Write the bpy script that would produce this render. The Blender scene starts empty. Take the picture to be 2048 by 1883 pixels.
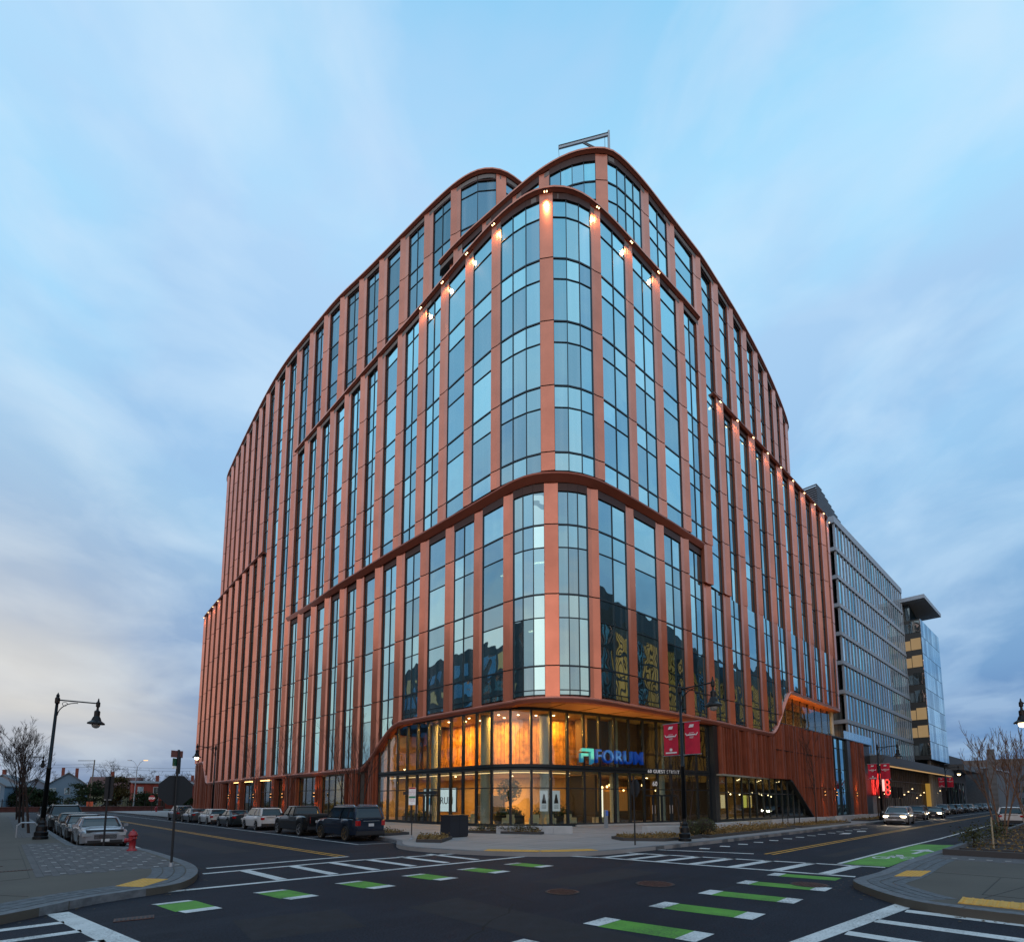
import bpy, bmesh, math, random
from math import sin, cos, pi, radians, sqrt, hypot, atan2
from mathutils import Vector, Matrix
random.seed(7)
SC = bpy.context.scene
COL = SC.collection

# ------------------------------------------------------------------ camera
cam_d = bpy.data.cameras.new("camera")
cam_d.sensor_width = 36.0
cam_d.lens = 17.847
cam_d.shift_y = 0.2716
cam_d.clip_start = 0.1
cam_d.clip_end = 6000
cam = bpy.data.objects.new("camera", cam_d)
cam.location = (0, 0, 2.0)
cam.rotation_euler = (radians(90 + 5.858), 0, 0)
COL.objects.link(cam)
SC.camera = cam

# ------------------------------------------------------------------ sky, sun, exposure
SUN_EL, SUN_AZ = 2.0, -158.0        # low dusk sun behind the camera's left shoulder, azimuth from +Y, negative to the left
world = bpy.data.worlds.new("World")
SC.world = world
world.use_nodes = True
wn, wl = world.node_tree.nodes, world.node_tree.links
wn.clear()
def N(t, **k):
    n = wn.new(t)
    for a, b in k.items():
        setattr(n, a, b)
    return n
w_out = N('ShaderNodeOutputWorld')
w_bg = N('ShaderNodeBackground')
w_bg.inputs['Strength'].default_value = 0.15
sky = N('ShaderNodeTexSky')
sky.sky_type = 'NISHITA'
sky.sun_disc = False
sky.sun_elevation = radians(SUN_EL)
sky.sun_rotation = radians(SUN_AZ)
sky.altitude = 10
sky.air_density = 1.0
sky.dust_density = 1.2
sky.ozone_density = 3.0
tc = N('ShaderNodeTexCoord')
sep = N('ShaderNodeSeparateXYZ')
wl.new(tc.outputs['Generated'], sep.inputs[0])
def wmath(op, a, b=None, c=None):
    m = N('ShaderNodeMath', operation=op)
    for i, q in enumerate((a, b, c)):
        if q is None: continue
        if isinstance(q, (int, float)): m.inputs[i].default_value = q
        else: wl.new(q, m.inputs[i])
    return m.outputs[0]
def wmix(f, a, b):
    m = N('ShaderNodeMix', data_type='RGBA')
    for i, q in ((0, f), (6, a), (7, b)):
        if isinstance(q, (int, float)): m.inputs[i].default_value = q
        elif isinstance(q, tuple): m.inputs[i].default_value = (*q, 1)
        else: wl.new(q, m.inputs[i])
    return m.outputs[2]
def wramp(f, stops):
    r = N('ShaderNodeValToRGB')
    e = r.color_ramp.elements
    while len(e) < len(stops): e.new(0.5)
    for i, (p, c) in enumerate(stops):
        e[i].position = p
        e[i].color = (*c, 1) if len(c) == 3 else c
    wl.new(f, r.inputs[0])
    return r.outputs[0]
# overcast veil: high thin cloud catching the afterglow, graded by height above the horizon
zc = wmath('MAXIMUM', sep.outputs[2], 0.0)
veil = wramp(zc, [(0.0, (1.6, 3.2, 6.2)), (0.10, (2.1, 4.3, 8.2)), (0.29, (3.7, 6.7, 10.6)),
                  (0.53, (5.6, 10.2, 14.6)), (0.77, (6.4, 11.7, 15.6)), (0.90, (3.9, 9.3, 14.0)), (1.0, (2.9, 7.6, 13.0))])
veil_n = veil
# afterglow bank: warm band low above the horizon around the sun's azimuth
sx, sy = sin(radians(SUN_AZ)), cos(radians(SUN_AZ))
hl = wmath('POWER', wmath('ADD', wmath('MULTIPLY', sep.outputs[0], sep.outputs[0]),
                          wmath('ADD', wmath('MULTIPLY', sep.outputs[1], sep.outputs[1]), 1e-6)), 0.5)
az = wmath('DIVIDE', wmath('ADD', wmath('MULTIPLY', sep.outputs[0], sx), wmath('MULTIPLY', sep.outputs[1], sy)), hl)
azf = N('ShaderNodeMapRange', interpolation_type='SMOOTHSTEP')
wl.new(az, azf.inputs[0])
azf.inputs[1].default_value = -0.78; azf.inputs[2].default_value = -0.36
glow_el = wramp(zc, [(0.0, (0.22,) * 3), (0.05, (0.45,) * 3), (0.13, (1,) * 3), (0.27, (0.72,) * 3), (0.42, (0.30,) * 3), (0.62, (0, 0, 0))])
gf = wmath('MULTIPLY', azf.outputs[0], glow_el)
veil_w0 = wmix(gf, veil_n, (11.0, 10.6, 9.9))
# the brightest part of the afterglow, wide and soft around the sun's azimuth
azr = N('ShaderNodeMapRange', interpolation_type='SMOOTHSTEP')
wl.new(az, azr.inputs[0])
azr.inputs[1].default_value = -0.1; azr.inputs[2].default_value = 0.9
rear_el = wramp(zc, [(0.0, (0.75,) * 3), (0.2, (1,) * 3), (0.5, (0.5,) * 3), (0.8, (0, 0, 0))])
veil_w = wmix(wmath('MULTIPLY', azr.outputs[0], rear_el), veil_w0, (20.0, 15.0, 13.0))
# clouds on a flat layer: project the direction onto a plane overhead
den = wmath('ADD', zc, 0.13)
cu = wmath('DIVIDE', sep.outputs[0], den)
cv = wmath('DIVIDE', sep.outputs[1], den)
comb = N('ShaderNodeCombineXYZ')
wl.new(cu, comb.inputs[0]); wl.new(cv, comb.inputs[1])
mp = N('ShaderNodeMapping')
mp.inputs['Rotation'].default_value = (0, 0, radians(-24))
mp.inputs['Scale'].default_value = (0.62, 0.34, 1)
mp.inputs['Location'].default_value = (3.1, 1.7, 0.4)
wl.new(comb.outputs[0], mp.inputs[0])
mp2 = N('ShaderNodeMapping')
mp2.inputs['Scale'].default_value = (1.0, 1.0, 2.6)
mp2.inputs['Location'].default_value = (0.7, 2.3, 0.0)
wl.new(tc.outputs['Generated'], mp2.inputs[0])
cmix = N('ShaderNodeMix', data_type='VECTOR')
cmix.inputs[0].default_value = 0.62
wl.new(mp.outputs[0], cmix.inputs[4]); wl.new(mp2.outputs[0], cmix.inputs[5])
n1 = N('ShaderNodeTexNoise')
n1.inputs['Scale'].default_value = 5.2; n1.inputs['Detail'].default_value = 7
n1.inputs['Roughness'].default_value = 0.52; n1.inputs['Distortion'].default_value = 0.35
wl.new(cmix.outputs[1], n1.inputs[0])
n2 = N('ShaderNodeTexNoise')
n2.inputs['Scale'].default_value = 2.4; n2.inputs['Detail'].default_value = 6; n2.inputs['Distortion'].default_value = 0.4
wl.new(cmix.outputs[1], n2.inputs[0])
c1 = wramp(n1.outputs[0], [(0.44, (0, 0, 0)), (0.66, (1, 1, 1))])
c2 = wramp(n2.outputs[0], [(0.42, (0, 0, 0)), (0.60, (1, 1, 1))])
dark_c = wramp(zc, [(0.0, (1.4, 2.7, 5.6)), (0.25, (2.8, 5.2, 9.4)), (0.5, (5.0, 8.2, 12.4)), (0.8, (7.6, 10.6, 14.6)), (1.0, (6.8, 9.9, 14.0))])
s1 = wmix(wmath('MULTIPLY', c2, wmath('SUBTRACT', 0.75, wmath('MULTIPLY', gf, 0.62))), veil_w, dark_c)
lit_c = wmix(gf, (9.4, 12.4, 15.2), (12.4, 12.2, 11.8))
s2 = wmix(wmath('MULTIPLY', c1, wmath('ADD', 0.30, wmath('MULTIPLY', zc, 0.42))), s1, lit_c)
final = wmix(0.86, sky.outputs[0], s2)
wl.new(final, w_bg.inputs[0])
wl.new(w_bg.outputs[0], w_out.inputs[0])

sun_d = bpy.data.lights.new("sun", 'SUN')
sun_d.energy = 0.7
sun_d.angle = radians(40)
sun_d.color = (1.0, 0.86, 0.76)
sun = bpy.data.objects.new("sun", sun_d)
el = radians(12)
sd = Vector((sx * cos(el), sy * cos(el), sin(el)))
sun.rotation_euler = sd.to_track_quat('Z', 'Y').to_euler()
COL.objects.link(sun)

SC.view_settings.view_transform = 'Standard'
SC.view_settings.look = 'None'
SC.view_settings.gamma = 1
SC.view_settings.use_curve_mapping = False
SC.view_settings.exposure = -1.0
try:
    SC.cycles.use_light_tree = True
    SC.cycles.sample_clamp_indirect = 3.0
    SC.cycles.max_bounces = 8
    SC.cycles.transparent_max_bounces = 12
    SC.cycles.caustics_reflective = False
    SC.cycles.caustics_refractive = False
except Exception:
    pass

# ------------------------------------------------------------------ materials
MATS = {}
def mat(name, col=(0.5, 0.5, 0.5), rough=0.6, metal=0.0, var=0.0, vscale=2.0, bump=0.0, bscale=30.0,
        emit=None, estr=0.0, col2=None, spec=None, obj_var=0.0, coat=0.0):
    if name in MATS: return MATS[name]
    m = bpy.data.materials.new(name)
    m.use_nodes = True
    nt = m.node_tree; ns, ls = nt.nodes, nt.links
    b = ns['Principled BSDF']
    b.inputs['Base Color'].default_value = (*col, 1)
    b.inputs['Roughness'].default_value = rough
    b.inputs['Metallic'].default_value = metal
    if spec is not None: b.inputs['Specular IOR Level'].default_value = spec
    if coat: b.inputs['Coat Weight'].default_value = coat; b.inputs['Coat Roughness'].default_value = 0.05
    tco = ns.new('ShaderNodeTexCoord')
    cur = None
    if var > 0 or col2:
        nz = ns.new('ShaderNodeTexNoise')
        nz.inputs['Scale'].default_value = vscale
        nz.inputs['Detail'].default_value = 6
        nz.inputs['Roughness'].default_value = 0.6
        ls.new(tco.outputs['Object'], nz.inputs[0])
        rp = ns.new('ShaderNodeValToRGB')
        rp.color_ramp.elements[0].position = 0.36
        rp.color_ramp.elements[1].position = 0.66
        ca = tuple(c * (1 - var) for c in col)
        cb = col2 if col2 else tuple(min(1, c * (1 + var)) for c in col)
        rp.color_ramp.elements[0].color = (*ca, 1)
        rp.color_ramp.elements[1].color = (*cb, 1)
        ls.new(nz.outputs[0], rp.inputs[0])
        cur = rp.outputs[0]
    if obj_var > 0:
        oi = ns.new('ShaderNodeObjectInfo')
        ge = ns.new('ShaderNodeNewGeometry')
        ad = ns.new('ShaderNodeMath'); ad.operation = 'ADD'
        ls.new(oi.outputs['Random'], ad.inputs[0]); ls.new(ge.outputs['Random Per Island'], ad.inputs[1])
        fr = ns.new('ShaderNodeMath'); fr.operation = 'FRACT'
        ls.new(ad.outputs[0], fr.inputs[0])
        mr = ns.new('ShaderNodeMapRange')
        mr.inputs[3].default_value = 1 - obj_var; mr.inputs[4].default_value = 1 + obj_var
        ls.new(fr.outputs[0], mr.inputs[0])
        hs = ns.new('ShaderNodeHueSaturation')
        ls.new(mr.outputs[0], hs.inputs['Value'])
        if cur: ls.new(cur, hs.inputs['Color'])
        else: hs.inputs['Color'].default_value = (*col, 1)
        cur = hs.outputs[0]
    if cur: ls.new(cur, b.inputs['Base Color'])
    if bump > 0:
        nb = ns.new('ShaderNodeTexNoise')
        nb.inputs['Scale'].default_value = bscale; nb.inputs['Detail'].default_value = 5
        ls.new(tco.outputs['Object'], nb.inputs[0])
        bp = ns.new('ShaderNodeBump')
        bp.inputs['Strength'].default_value = bump; bp.inputs['Distance'].default_value = 0.02
        ls.new(nb.outputs[0], bp.inputs['Height'])
        ls.new(bp.outputs[0], b.inputs['Normal'])
    if emit:
        b.inputs['Emission Color'].default_value = (*emit, 1)
        b.inputs['Emission Strength'].default_value = estr
    MATS[name] = m
    return m

def facade_glass(name, deep, tint, base_mix=0.5, wave=0.06):
    """coated curtain-wall glass: dark body with a tinted mirror film, slightly wavy, every pane a little different"""
    m = bpy.data.materials.new(name); m.use_nodes = True
    nt = m.node_tree; ns, ls = nt.nodes, nt.links
    ns.clear()
    out = ns.new('ShaderNodeOutputMaterial')
    body = ns.new('ShaderNodeBsdfPrincipled')
    body.inputs['Roughness'].default_value = 0.5
    gl = ns.new('ShaderNodeBsdfGlossy'); gl.inputs['Roughness'].default_value = 0.015
    mx = ns.new('ShaderNodeMixShader')
    lw = ns.new('ShaderNodeLayerWeight'); lw.inputs[0].default_value = 0.55
    mr = ns.new('ShaderNodeMapRange'); mr.inputs[3].default_value = base_mix; mr.inputs[4].default_value = 1.0
    ls.new(lw.outputs['Facing'], mr.inputs[0])
    ls.new(mr.outputs[0], mx.inputs[0]); ls.new(body.outputs[0], mx.inputs[1]); ls.new(gl.outputs[0], mx.inputs[2])
    ls.new(mx.outputs[0], out.inputs[0])
    oi = ns.new('ShaderNodeObjectInfo'); ge = ns.new('ShaderNodeNewGeometry')
    ad = ns.new('ShaderNodeMath'); ad.operation = 'ADD'
    ls.new(oi.outputs['Random'], ad.inputs[0]); ls.new(ge.outputs['Random Per Island'], ad.inputs[1])
    fr = ns.new('ShaderNodeMath'); fr.operation = 'FRACT'; ls.new(ad.outputs[0], fr.inputs[0])
    m1 = ns.new('ShaderNodeMix'); m1.data_type = 'RGBA'
    m1.inputs[6].default_value = (*[c * 0.62 for c in tint], 1); m1.inputs[7].default_value = (*[min(1, c * 1.12) for c in tint], 1)
    ls.new(fr.outputs[0], m1.inputs[0]); ls.new(m1.outputs[2], gl.inputs[0])
    # curtains and blinds standing close behind the glass: soft vertical folds in some panes
    tco = ns.new('ShaderNodeTexCoord')
    mpn = ns.new('ShaderNodeMapping'); mpn.inputs['Scale'].default_value = (1.1, 1.1, 0.03)
    ls.new(tco.outputs['Object'], mpn.inputs[0])
    nz = ns.new('ShaderNodeTexNoise'); nz.inputs['Scale'].default_value = 1.6; nz.inputs['Detail'].default_value = 4
    ls.new(mpn.outputs[0], nz.inputs[0])
    rp = ns.new('ShaderNodeValToRGB')
    rp.color_ramp.elements[0].position = 0.47; rp.color_ramp.elements[1].position = 0.66
    rp.color_ramp.elements[0].color = (*deep, 1)
    rp.color_ramp.elements[1].color = (0.22, 0.27, 0.27, 1)
    ls.new(nz.outputs[0], rp.inputs[0]); ls.new(rp.outputs[0], body.inputs['Base Color'])
    n2 = ns.new('ShaderNodeTexNoise'); n2.inputs['Scale'].default_value = 0.55; n2.inputs['Detail'].default_value = 1
    ls.new(tco.outputs['Object'], n2.inputs[0])
    bp = ns.new('ShaderNodeBump'); bp.inputs['Strength'].default_value = wave; bp.inputs['Distance'].default_value = 0.35
    ls.new(n2.outputs[0], bp.inputs['Height']); ls.new(bp.outputs[0], gl.inputs['Normal'])
    MATS[name] = m
    return m

def clear_glass(name, tint=(0.75, 0.85, 0.85), refl=0.08, refl_max=0.9, wave=0.04, gcol=(0.8, 0.9, 0.95)):
    m = bpy.data.materials.new(name); m.use_nodes = True
    nt = m.node_tree; ns, ls = nt.nodes, nt.links
    ns.clear()
    out = ns.new('ShaderNodeOutputMaterial')
    tr = ns.new('ShaderNodeBsdfTransparent'); tr.inputs[0].default_value = (*tint, 1)
    gl = ns.new('ShaderNodeBsdfGlossy'); gl.inputs['Roughness'].default_value = 0.01; gl.inputs[0].default_value = (*gcol, 1)
    lw = ns.new('ShaderNodeLayerWeight'); lw.inputs[0].default_value = 0.5
    mr = ns.new('ShaderNodeMapRange'); mr.inputs[3].default_value = refl; mr.inputs[4].default_value = refl_max
    pw = ns.new('ShaderNodeMath'); pw.operation = 'POWER'; pw.inputs[1].default_value = 2.2
    ls.new(lw.outputs['Facing'], pw.inputs[0]); ls.new(pw.outputs[0], mr.inputs[0])
    mx = ns.new('ShaderNodeMixShader')
    ls.new(mr.outputs[0], mx.inputs[0]); ls.new(tr.outputs[0], mx.inputs[1]); ls.new(gl.outputs[0], mx.inputs[2])
    ls.new(mx.outputs[0], out.inputs[0])
    tco = ns.new('ShaderNodeTexCoord')
    n2 = ns.new('ShaderNodeTexNoise'); n2.inputs['Scale'].default_value = 0.6; n2.inputs['Detail'].default_value = 1
    ls.new(tco.outputs['Object'], n2.inputs[0])
    bp = ns.new('ShaderNodeBump'); bp.inputs['Strength'].default_value = wave; bp.inputs['Distance'].default_value = 0.3
    ls.new(n2.outputs[0], bp.inputs['Height']); ls.new(bp.outputs[0], gl.inputs['Normal'])
    MATS[name] = m
    return m

def emis(name, col, s):
    return mat(name, col=(0.02, 0.02, 0.02), rough=0.5, emit=col, estr=s)

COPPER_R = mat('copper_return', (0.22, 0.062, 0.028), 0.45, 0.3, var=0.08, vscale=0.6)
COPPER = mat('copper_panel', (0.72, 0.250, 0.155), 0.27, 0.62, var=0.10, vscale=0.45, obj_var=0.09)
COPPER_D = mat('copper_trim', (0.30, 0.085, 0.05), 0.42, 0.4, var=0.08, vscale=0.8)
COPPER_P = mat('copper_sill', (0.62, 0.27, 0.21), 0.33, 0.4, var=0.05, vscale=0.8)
SOFFIT = mat('soffit_metal', (0.50, 0.24, 0.09), 0.38, 0.4, var=0.08, vscale=0.5)
FINC = mat('terracotta_fin', (0.26, 0.066, 0.032), 0.5, 0.15, var=0.15, vscale=0.7, obj_var=0.22)
JOINT = mat('joint_dark', (0.02, 0.014, 0.012), 0.7)
FRAME = mat('dark_frame', (0.022, 0.03, 0.036), 0.4, 0.4)
MULL = mat('mullion_grey', (0.015, 0.03, 0.042), 0.4, 0.3)
GLASS = facade_glass('facade_glass', (0.008, 0.045, 0.06), (0.52, 0.85, 0.98), 0.58, wave=0.065)
GLASS_D = facade_glass('dark_facade_glass', (0.01, 0.03, 0.04), (0.30, 0.46, 0.54), 0.4)
CLEAR = clear_glass('lobby_glass', (0.8, 0.86, 0.84), 0.06, 0.62)
SHOP = clear_glass('shop_glass', (0.6, 0.64, 0.62), 0.07, 0.42)
CONC = mat('concrete', (0.40, 0.39, 0.37), 0.8, var=0.12, vscale=1.5, bump=0.15, bscale=20)
CONCD = mat('concrete_grey', (0.27, 0.27, 0.27), 0.8, var=0.12, vscale=1.2, bump=0.15, bscale=20)
BLACK = mat('black_metal', (0.008, 0.009, 0.011), 0.35, 0.5)
BLACKM = mat('matt_black', (0.012, 0.013, 0.016), 0.6)
WHITEP = mat('road_white', (0.62, 0.63, 0.62), 0.7, var=0.13, vscale=2.5, bump=0.1, bscale=60)
YELLOWP = mat('road_yellow', (0.62, 0.31, 0.03), 0.7, var=0.14, vscale=3)
GREENP = mat('road_green', (0.10, 0.30, 0.035), 0.75, var=0.14, vscale=2.5, bump=0.1, bscale=60)
WARM = (1.0, 0.60, 0.22)

# ------------------------------------------------------------------ mesh helpers
class MB:
    def __init__(s): s.v = []; s.f = []
    def add(s, vs, fs):
        o = len(s.v); s.v += [tuple(p) for p in vs]; s.f += [tuple(i + o for i in f) for f in fs]; return s
    def box(s, x0, x1, y0, y1, z0, z1):
        return s.add([(x0, y0, z0), (x1, y0, z0), (x1, y1, z0), (x0, y1, z0), (x0, y0, z1), (x1, y0, z1), (x1, y1, z1), (x0, y1, z1)],
                     [(0, 3, 2, 1), (4, 5, 6, 7), (0, 1, 5, 4), (1, 2, 6, 5), (2, 3, 7, 6), (3, 0, 4, 7)])
    def cbox(s, cx, cy, cz, sx, sy, sz, rz=0.0, rx=0.0, ry=0.0):
        M = Matrix.Translation((cx, cy, cz)) @ Matrix.Rotation(rz, 4, 'Z') @ Matrix.Rotation(ry, 4, 'Y') @ Matrix.Rotation(rx, 4, 'X')
        t = MB().box(-sx / 2, sx / 2, -sy / 2, sy / 2, -sz / 2, sz / 2)
        return s.add([M @ Vector(p) for p in t.v], t.f)
    def prism(s, poly, z0, z1):
        """z0, z1: numbers or per-vertex lists"""
        n = len(poly)
        zb = z0 if isinstance(z0, (list, tuple)) else [z0] * n
        zt = z1 if isinstance(z1, (list, tuple)) else [z1] * n
        vs = [(p[0], p[1], zb[i]) for i, p in enumerate(poly)] + [(p[0], p[1], zt[i]) for i, p in enumerate(poly)]
        fs = [tuple(range(n))[::-1], tuple(range(n, 2 * n))] + [(i, (i + 1) % n, n + (i + 1) % n, n + i) for i in range(n)]
        return s.add(vs, fs)
    def tube(s, pts, r, n=8, cap=True):
        pts = [Vector(p) for p in pts]
        rs = r if isinstance(r, (list, tuple)) else [r] * len(pts)
        vs = []; prev = None
        for i, p in enumerate(pts):
            t = (pts[min(i + 1, len(pts) - 1)] - pts[max(i - 1, 0)])
            if t.length < 1e-9: t = Vector((0, 0, 1))
            t.normalize()
            a = Vector((0, 0, 1)) if abs(t.z) < 0.9 else Vector((1, 0, 0))
            if prev is not None: a = prev
            x = a - t * a.dot(t)
            if x.length < 1e-6: x = t.orthogonal()
            x.normalize(); y = t.cross(x); prev = x
            for k in range(n):
                an = 2 * pi * k / n
                vs.append(p + x * rs[i] * cos(an) + y * rs[i] * sin(an))
        fs = []
        for i in range(len(pts) - 1):
            for k in range(n):
                fs.append((i * n + k, i * n + (k + 1) % n, (i + 1) * n + (k + 1) % n, (i + 1) * n + k))
        if cap:
            fs.append(tuple(range(n))[::-1]); fs.append(tuple(range((len(pts) - 1) * n, len(pts) * n)))
        return s.add(vs, fs)
    def lathe(s, c, prof, n=16, axis='Z'):
        vs = []
        for r, z in prof:
            for k in range(n):
                a = 2 * pi * k / n
                if axis == 'Z': vs.append((c[0] + r * cos(a), c[1] + r * sin(a), c[2] + z))
                else: vs.append((c[0] + r * cos(a), c[1] + z, c[2] + r * sin(a)))
        fs = []
        for i in range(len(prof) - 1):
            for k in range(n):
                fs.append((i * n + k, i * n + (k + 1) % n, (i + 1) * n + (k + 1) % n, (i + 1) * n + k))
        fs.append(tuple(range(n))[::-1]); fs.append(tuple(range((len(prof) - 1) * n, len(prof) * n)))
        return s.add(vs, fs)
    def build(s, name, m, parent=None, smooth=False, kind=None, label=None, cat=None, group=None, rz=None, loc=None):
        me = bpy.data.meshes.new(name)
        me.from_pydata(s.v, [], s.f)
        me.update()
        if smooth:
            for p in me.polygons: p.use_smooth = True
        if m: me.materials.append(m)
        o = bpy.data.objects.new(name, me)
        COL.objects.link(o)
        if parent is not None: o.parent = parent
        if rz is not None: o.rotation_euler = (0, 0, rz)
        if loc is not None: o.location = loc
        tag(o, label, cat, group, kind)
        return o
def tag(o, label=None, cat=None, group=None, kind=None):
    if label: o['label'] = label
    if cat: o['category'] = cat
    if group: o['group'] = group
    if kind: o['kind'] = kind
    return o
FR = radians(45)                     # street frame: local x runs along the right-hand street, local y along the left-hand one
R2 = sqrt(0.5)
def W(u, v, z=0.0): return ((u - v) * R2, (u + v) * R2, z)
def thing(name, label, cat, loc=(0, 0, 0), rz=0.0, group=None):
    o = bpy.data.objects.new(name, None)
    o.empty_display_size = 0.3
    COL.objects.link(o)
    o.location = loc; o.rotation_euler = (0, 0, rz)
    return tag(o, label, cat, group)
def copy_tree(o, parent=None):
    c = o.copy(); COL.objects.link(c)
    if parent is not None: c.parent = parent
    for ch in list(o.children): copy_tree(ch, c)
    return c
def recalc(o):
    bm = bmesh.new(); bm.from_mesh(o.data)
    bmesh.ops.recalc_face_normals(bm, faces=bm.faces)
    bm.to_mesh(o.data); bm.free()
    return o
def text_obj(txt, size, depth, m, name, parent=None, loc=(0, 0, 0), rot=(pi / 2, 0, 0), bold=0.0, spacing=1.0, align='CENTER'):
    cu = bpy.data.curves.new(name, 'FONT')
    cu.body = txt; cu.size = size; cu.extrude = depth; cu.offset = bold
    cu.align_x = align; cu.align_y = 'CENTER'; cu.space_character = spacing; cu.resolution_u = 3
    t = bpy.data.objects.new('tmp', cu); COL.objects.link(t)
    dg = bpy.context.evaluated_depsgraph_get()
    me = bpy.data.meshes.new_from_object(t.evaluated_get(dg))
    me.name = name
    bpy.data.objects.remove(t); bpy.data.curves.remove(cu)
    me.materials.clear(); me.materials.append(m)
    o = bpy.data.objects.new(name, me); COL.objects.link(o)
    o.location = loc; o.rotation_euler = rot
    if parent is not None: o.parent = parent
    return o
def light(kind, name, loc, power, col=WARM, size=0.3, sy=None, rot=(0, 0, 0), spot=60, blend=0.5, parent=None):
    d = bpy.data.lights.new(name, kind)
    d.energy = power; d.color = col
    if kind == 'AREA':
        d.size = size
        if sy: d.shape = 'RECTANGLE'; d.size_y = sy
    else:
        d.shadow_soft_size = size
    if kind == 'SPOT': d.spot_size = radians(spot); d.spot_blend = blend
    o = bpy.data.objects.new(name, d); COL.objects.link(o)
    o.location = loc; o.rotation_euler = rot
    if parent is not None: o.parent = parent
    return o

class Curve:
    def __init__(s, pts):
        s.p = [Vector(q) for q in pts]
        s.s = [0.0]
        for a, b in zip(s.p, s.p[1:]): s.s.append(s.s[-1] + (b - a).length)
        s.L = s.s[-1]
    def at(s, t):
        t = max(0.0, min(s.L, t))
        for i in range(len(s.p) - 1):
            if t <= s.s[i + 1] or i == len(s.p) - 2:
                f = (t - s.s[i]) / max(1e-9, s.s[i + 1] - s.s[i])
                return s.p[i].lerp(s.p[i + 1], f)
    def frame(s, t):
        p = s.at(t); d = s.at(t + 0.35) - s.at(t - 0.35); d.normalize()
        return p, d, Vector((d.y, -d.x))
    def at_v(s, v):       # left-hand side, path runs with falling v
        for i in range(len(s.p) - 1):
            a, b = s.p[i].y, s.p[i + 1].y
            if a >= v >= b and a != b: return s.s[i] + (a - v) / (a - b) * (s.s[i + 1] - s.s[i])
        return 0.0 if v > s.p[0].y else s.L
    def at_u(s, u):
        for i in range(len(s.p) - 2, -1, -1):
            a, b = s.p[i].x, s.p[i + 1].x
            if a <= u <= b and a != b: return s.s[i] + (u - a) / (b - a) * (s.s[i + 1] - s.s[i])
        return s.L
    def sub(s, t0, t1, step=0.6):
        n = max(2, int((t1 - t0) / step))
        return [t0 + (t1 - t0) * i / n for i in range(n + 1)]
def smooth_curve(pts, it=2):
    p = [Vector(q) for q in pts]
    for _ in range(it):
        q = [p[0]]
        for a, b in zip(p, p[1:]): q += [a.lerp(b, 0.25), a.lerp(b, 0.75)]
        q.append(p[-1]); p = q
    return Curve(p)
def sweep(mb, curve, ts, prof, zf):
    """closed profile [(out, dz)] swept along the curve; zf(t) or number"""
    n = len(prof); vs = []
    for t in ts:
        p, d, nn = curve.frame(t)
        z = zf(t) if callable(zf) else zf
        for o, dz in prof:
            q = p + nn * o
            vs.append((q.x, q.y, z + dz))
    fs = []
    for i in range(len(ts) - 1):
        for k in range(n):
            fs.append((i * n + k, i * n + (k + 1) % n, (i + 1) * n + (k + 1) % n, (i + 1) * n + k))
    fs.append(tuple(range(n))); fs.append(tuple(range((len(ts) - 1) * n, len(ts) * n))[::-1])
    mb.add(vs, fs)
def sstep(a, b, x):
    t = max(0.0, min(1.0, (x - a) / (b - a))); return t * t * (3 - 2 * t)

# ------------------------------------------------------------------ ground, roads, pavements
ASPH = mat('asphalt', (0.012, 0.015, 0.023), 0.78, var=0.22, vscale=0.35, bump=0.35, bscale=90, spec=0.22)
def asphalt_nodes():
    m = ASPH; ns, ls = m.node_tree.nodes, m.node_tree.links
    b = ns['Principled BSDF']
    src = b.inputs['Base Color'].links[0].from_socket
    tco = ns.new('ShaderNodeTexCoord')
    sp = ns.new('ShaderNodeTexNoise'); sp.inputs['Scale'].default_value = 30; sp.inputs['Detail'].default_value = 3
    ls.new(tco.outputs['Object'], sp.inputs[0])
    mx = ns.new('ShaderNodeMix'); mx.data_type = 'RGBA'; mx.blend_type = 'MULTIPLY'; mx.inputs[0].default_value = 0.75
    rp = ns.new('ShaderNodeValToRGB'); rp.color_ramp.elements[0].position = 0.3; rp.color_ramp.elements[1].position = 0.7
    rp.color_ramp.elements[0].color = (0.30, 0.30, 0.31, 1); rp.color_ramp.elements[1].color = (2.2, 2.2, 2.2, 1)
    ls.new(sp.outputs[0], rp.inputs[0]); ls.new(src, mx.inputs[6]); ls.new(rp.outputs[0], mx.inputs[7])
    # tyre-worn streaks and salt dust patches
    wv = ns.new('ShaderNodeTexNoise'); wv.inputs['Scale'].default_value = 0.9; wv.inputs['Detail'].default_value = 8; wv.inputs['Roughness'].default_value = 0.7
    mpn = ns.new('ShaderNodeMapping'); mpn.inputs['Scale'].default_value = (0.25, 1.6, 1)
    ls.new(tco.outputs['Object'], mpn.inputs[0]); ls.new(mpn.outputs[0], wv.inputs[0])
    rw = ns.new('ShaderNodeValToRGB'); rw.color_ramp.elements[0].position = 0.52; rw.color_ramp.elements[1].position = 0.72
    rw.color_ramp.elements[0].color = (0, 0, 0, 1); rw.color_ramp.elements[1].color = (0.45, 0.45, 0.45, 1)
    ls.new(wv.outputs[0], rw.inputs[0])
    m2 = ns.new('ShaderNodeMix'); m2.data_type = 'RGBA'
    ls.new(rw.outputs[0], m2.inputs[0]); ls.new(mx.outputs[2], m2.inputs[6]); m2.inputs[7].default_value = (0.036, 0.042, 0.054, 1)
    ls.new(m2.outputs[2], b.inputs['Base Color'])
asphalt_nodes()
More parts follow.
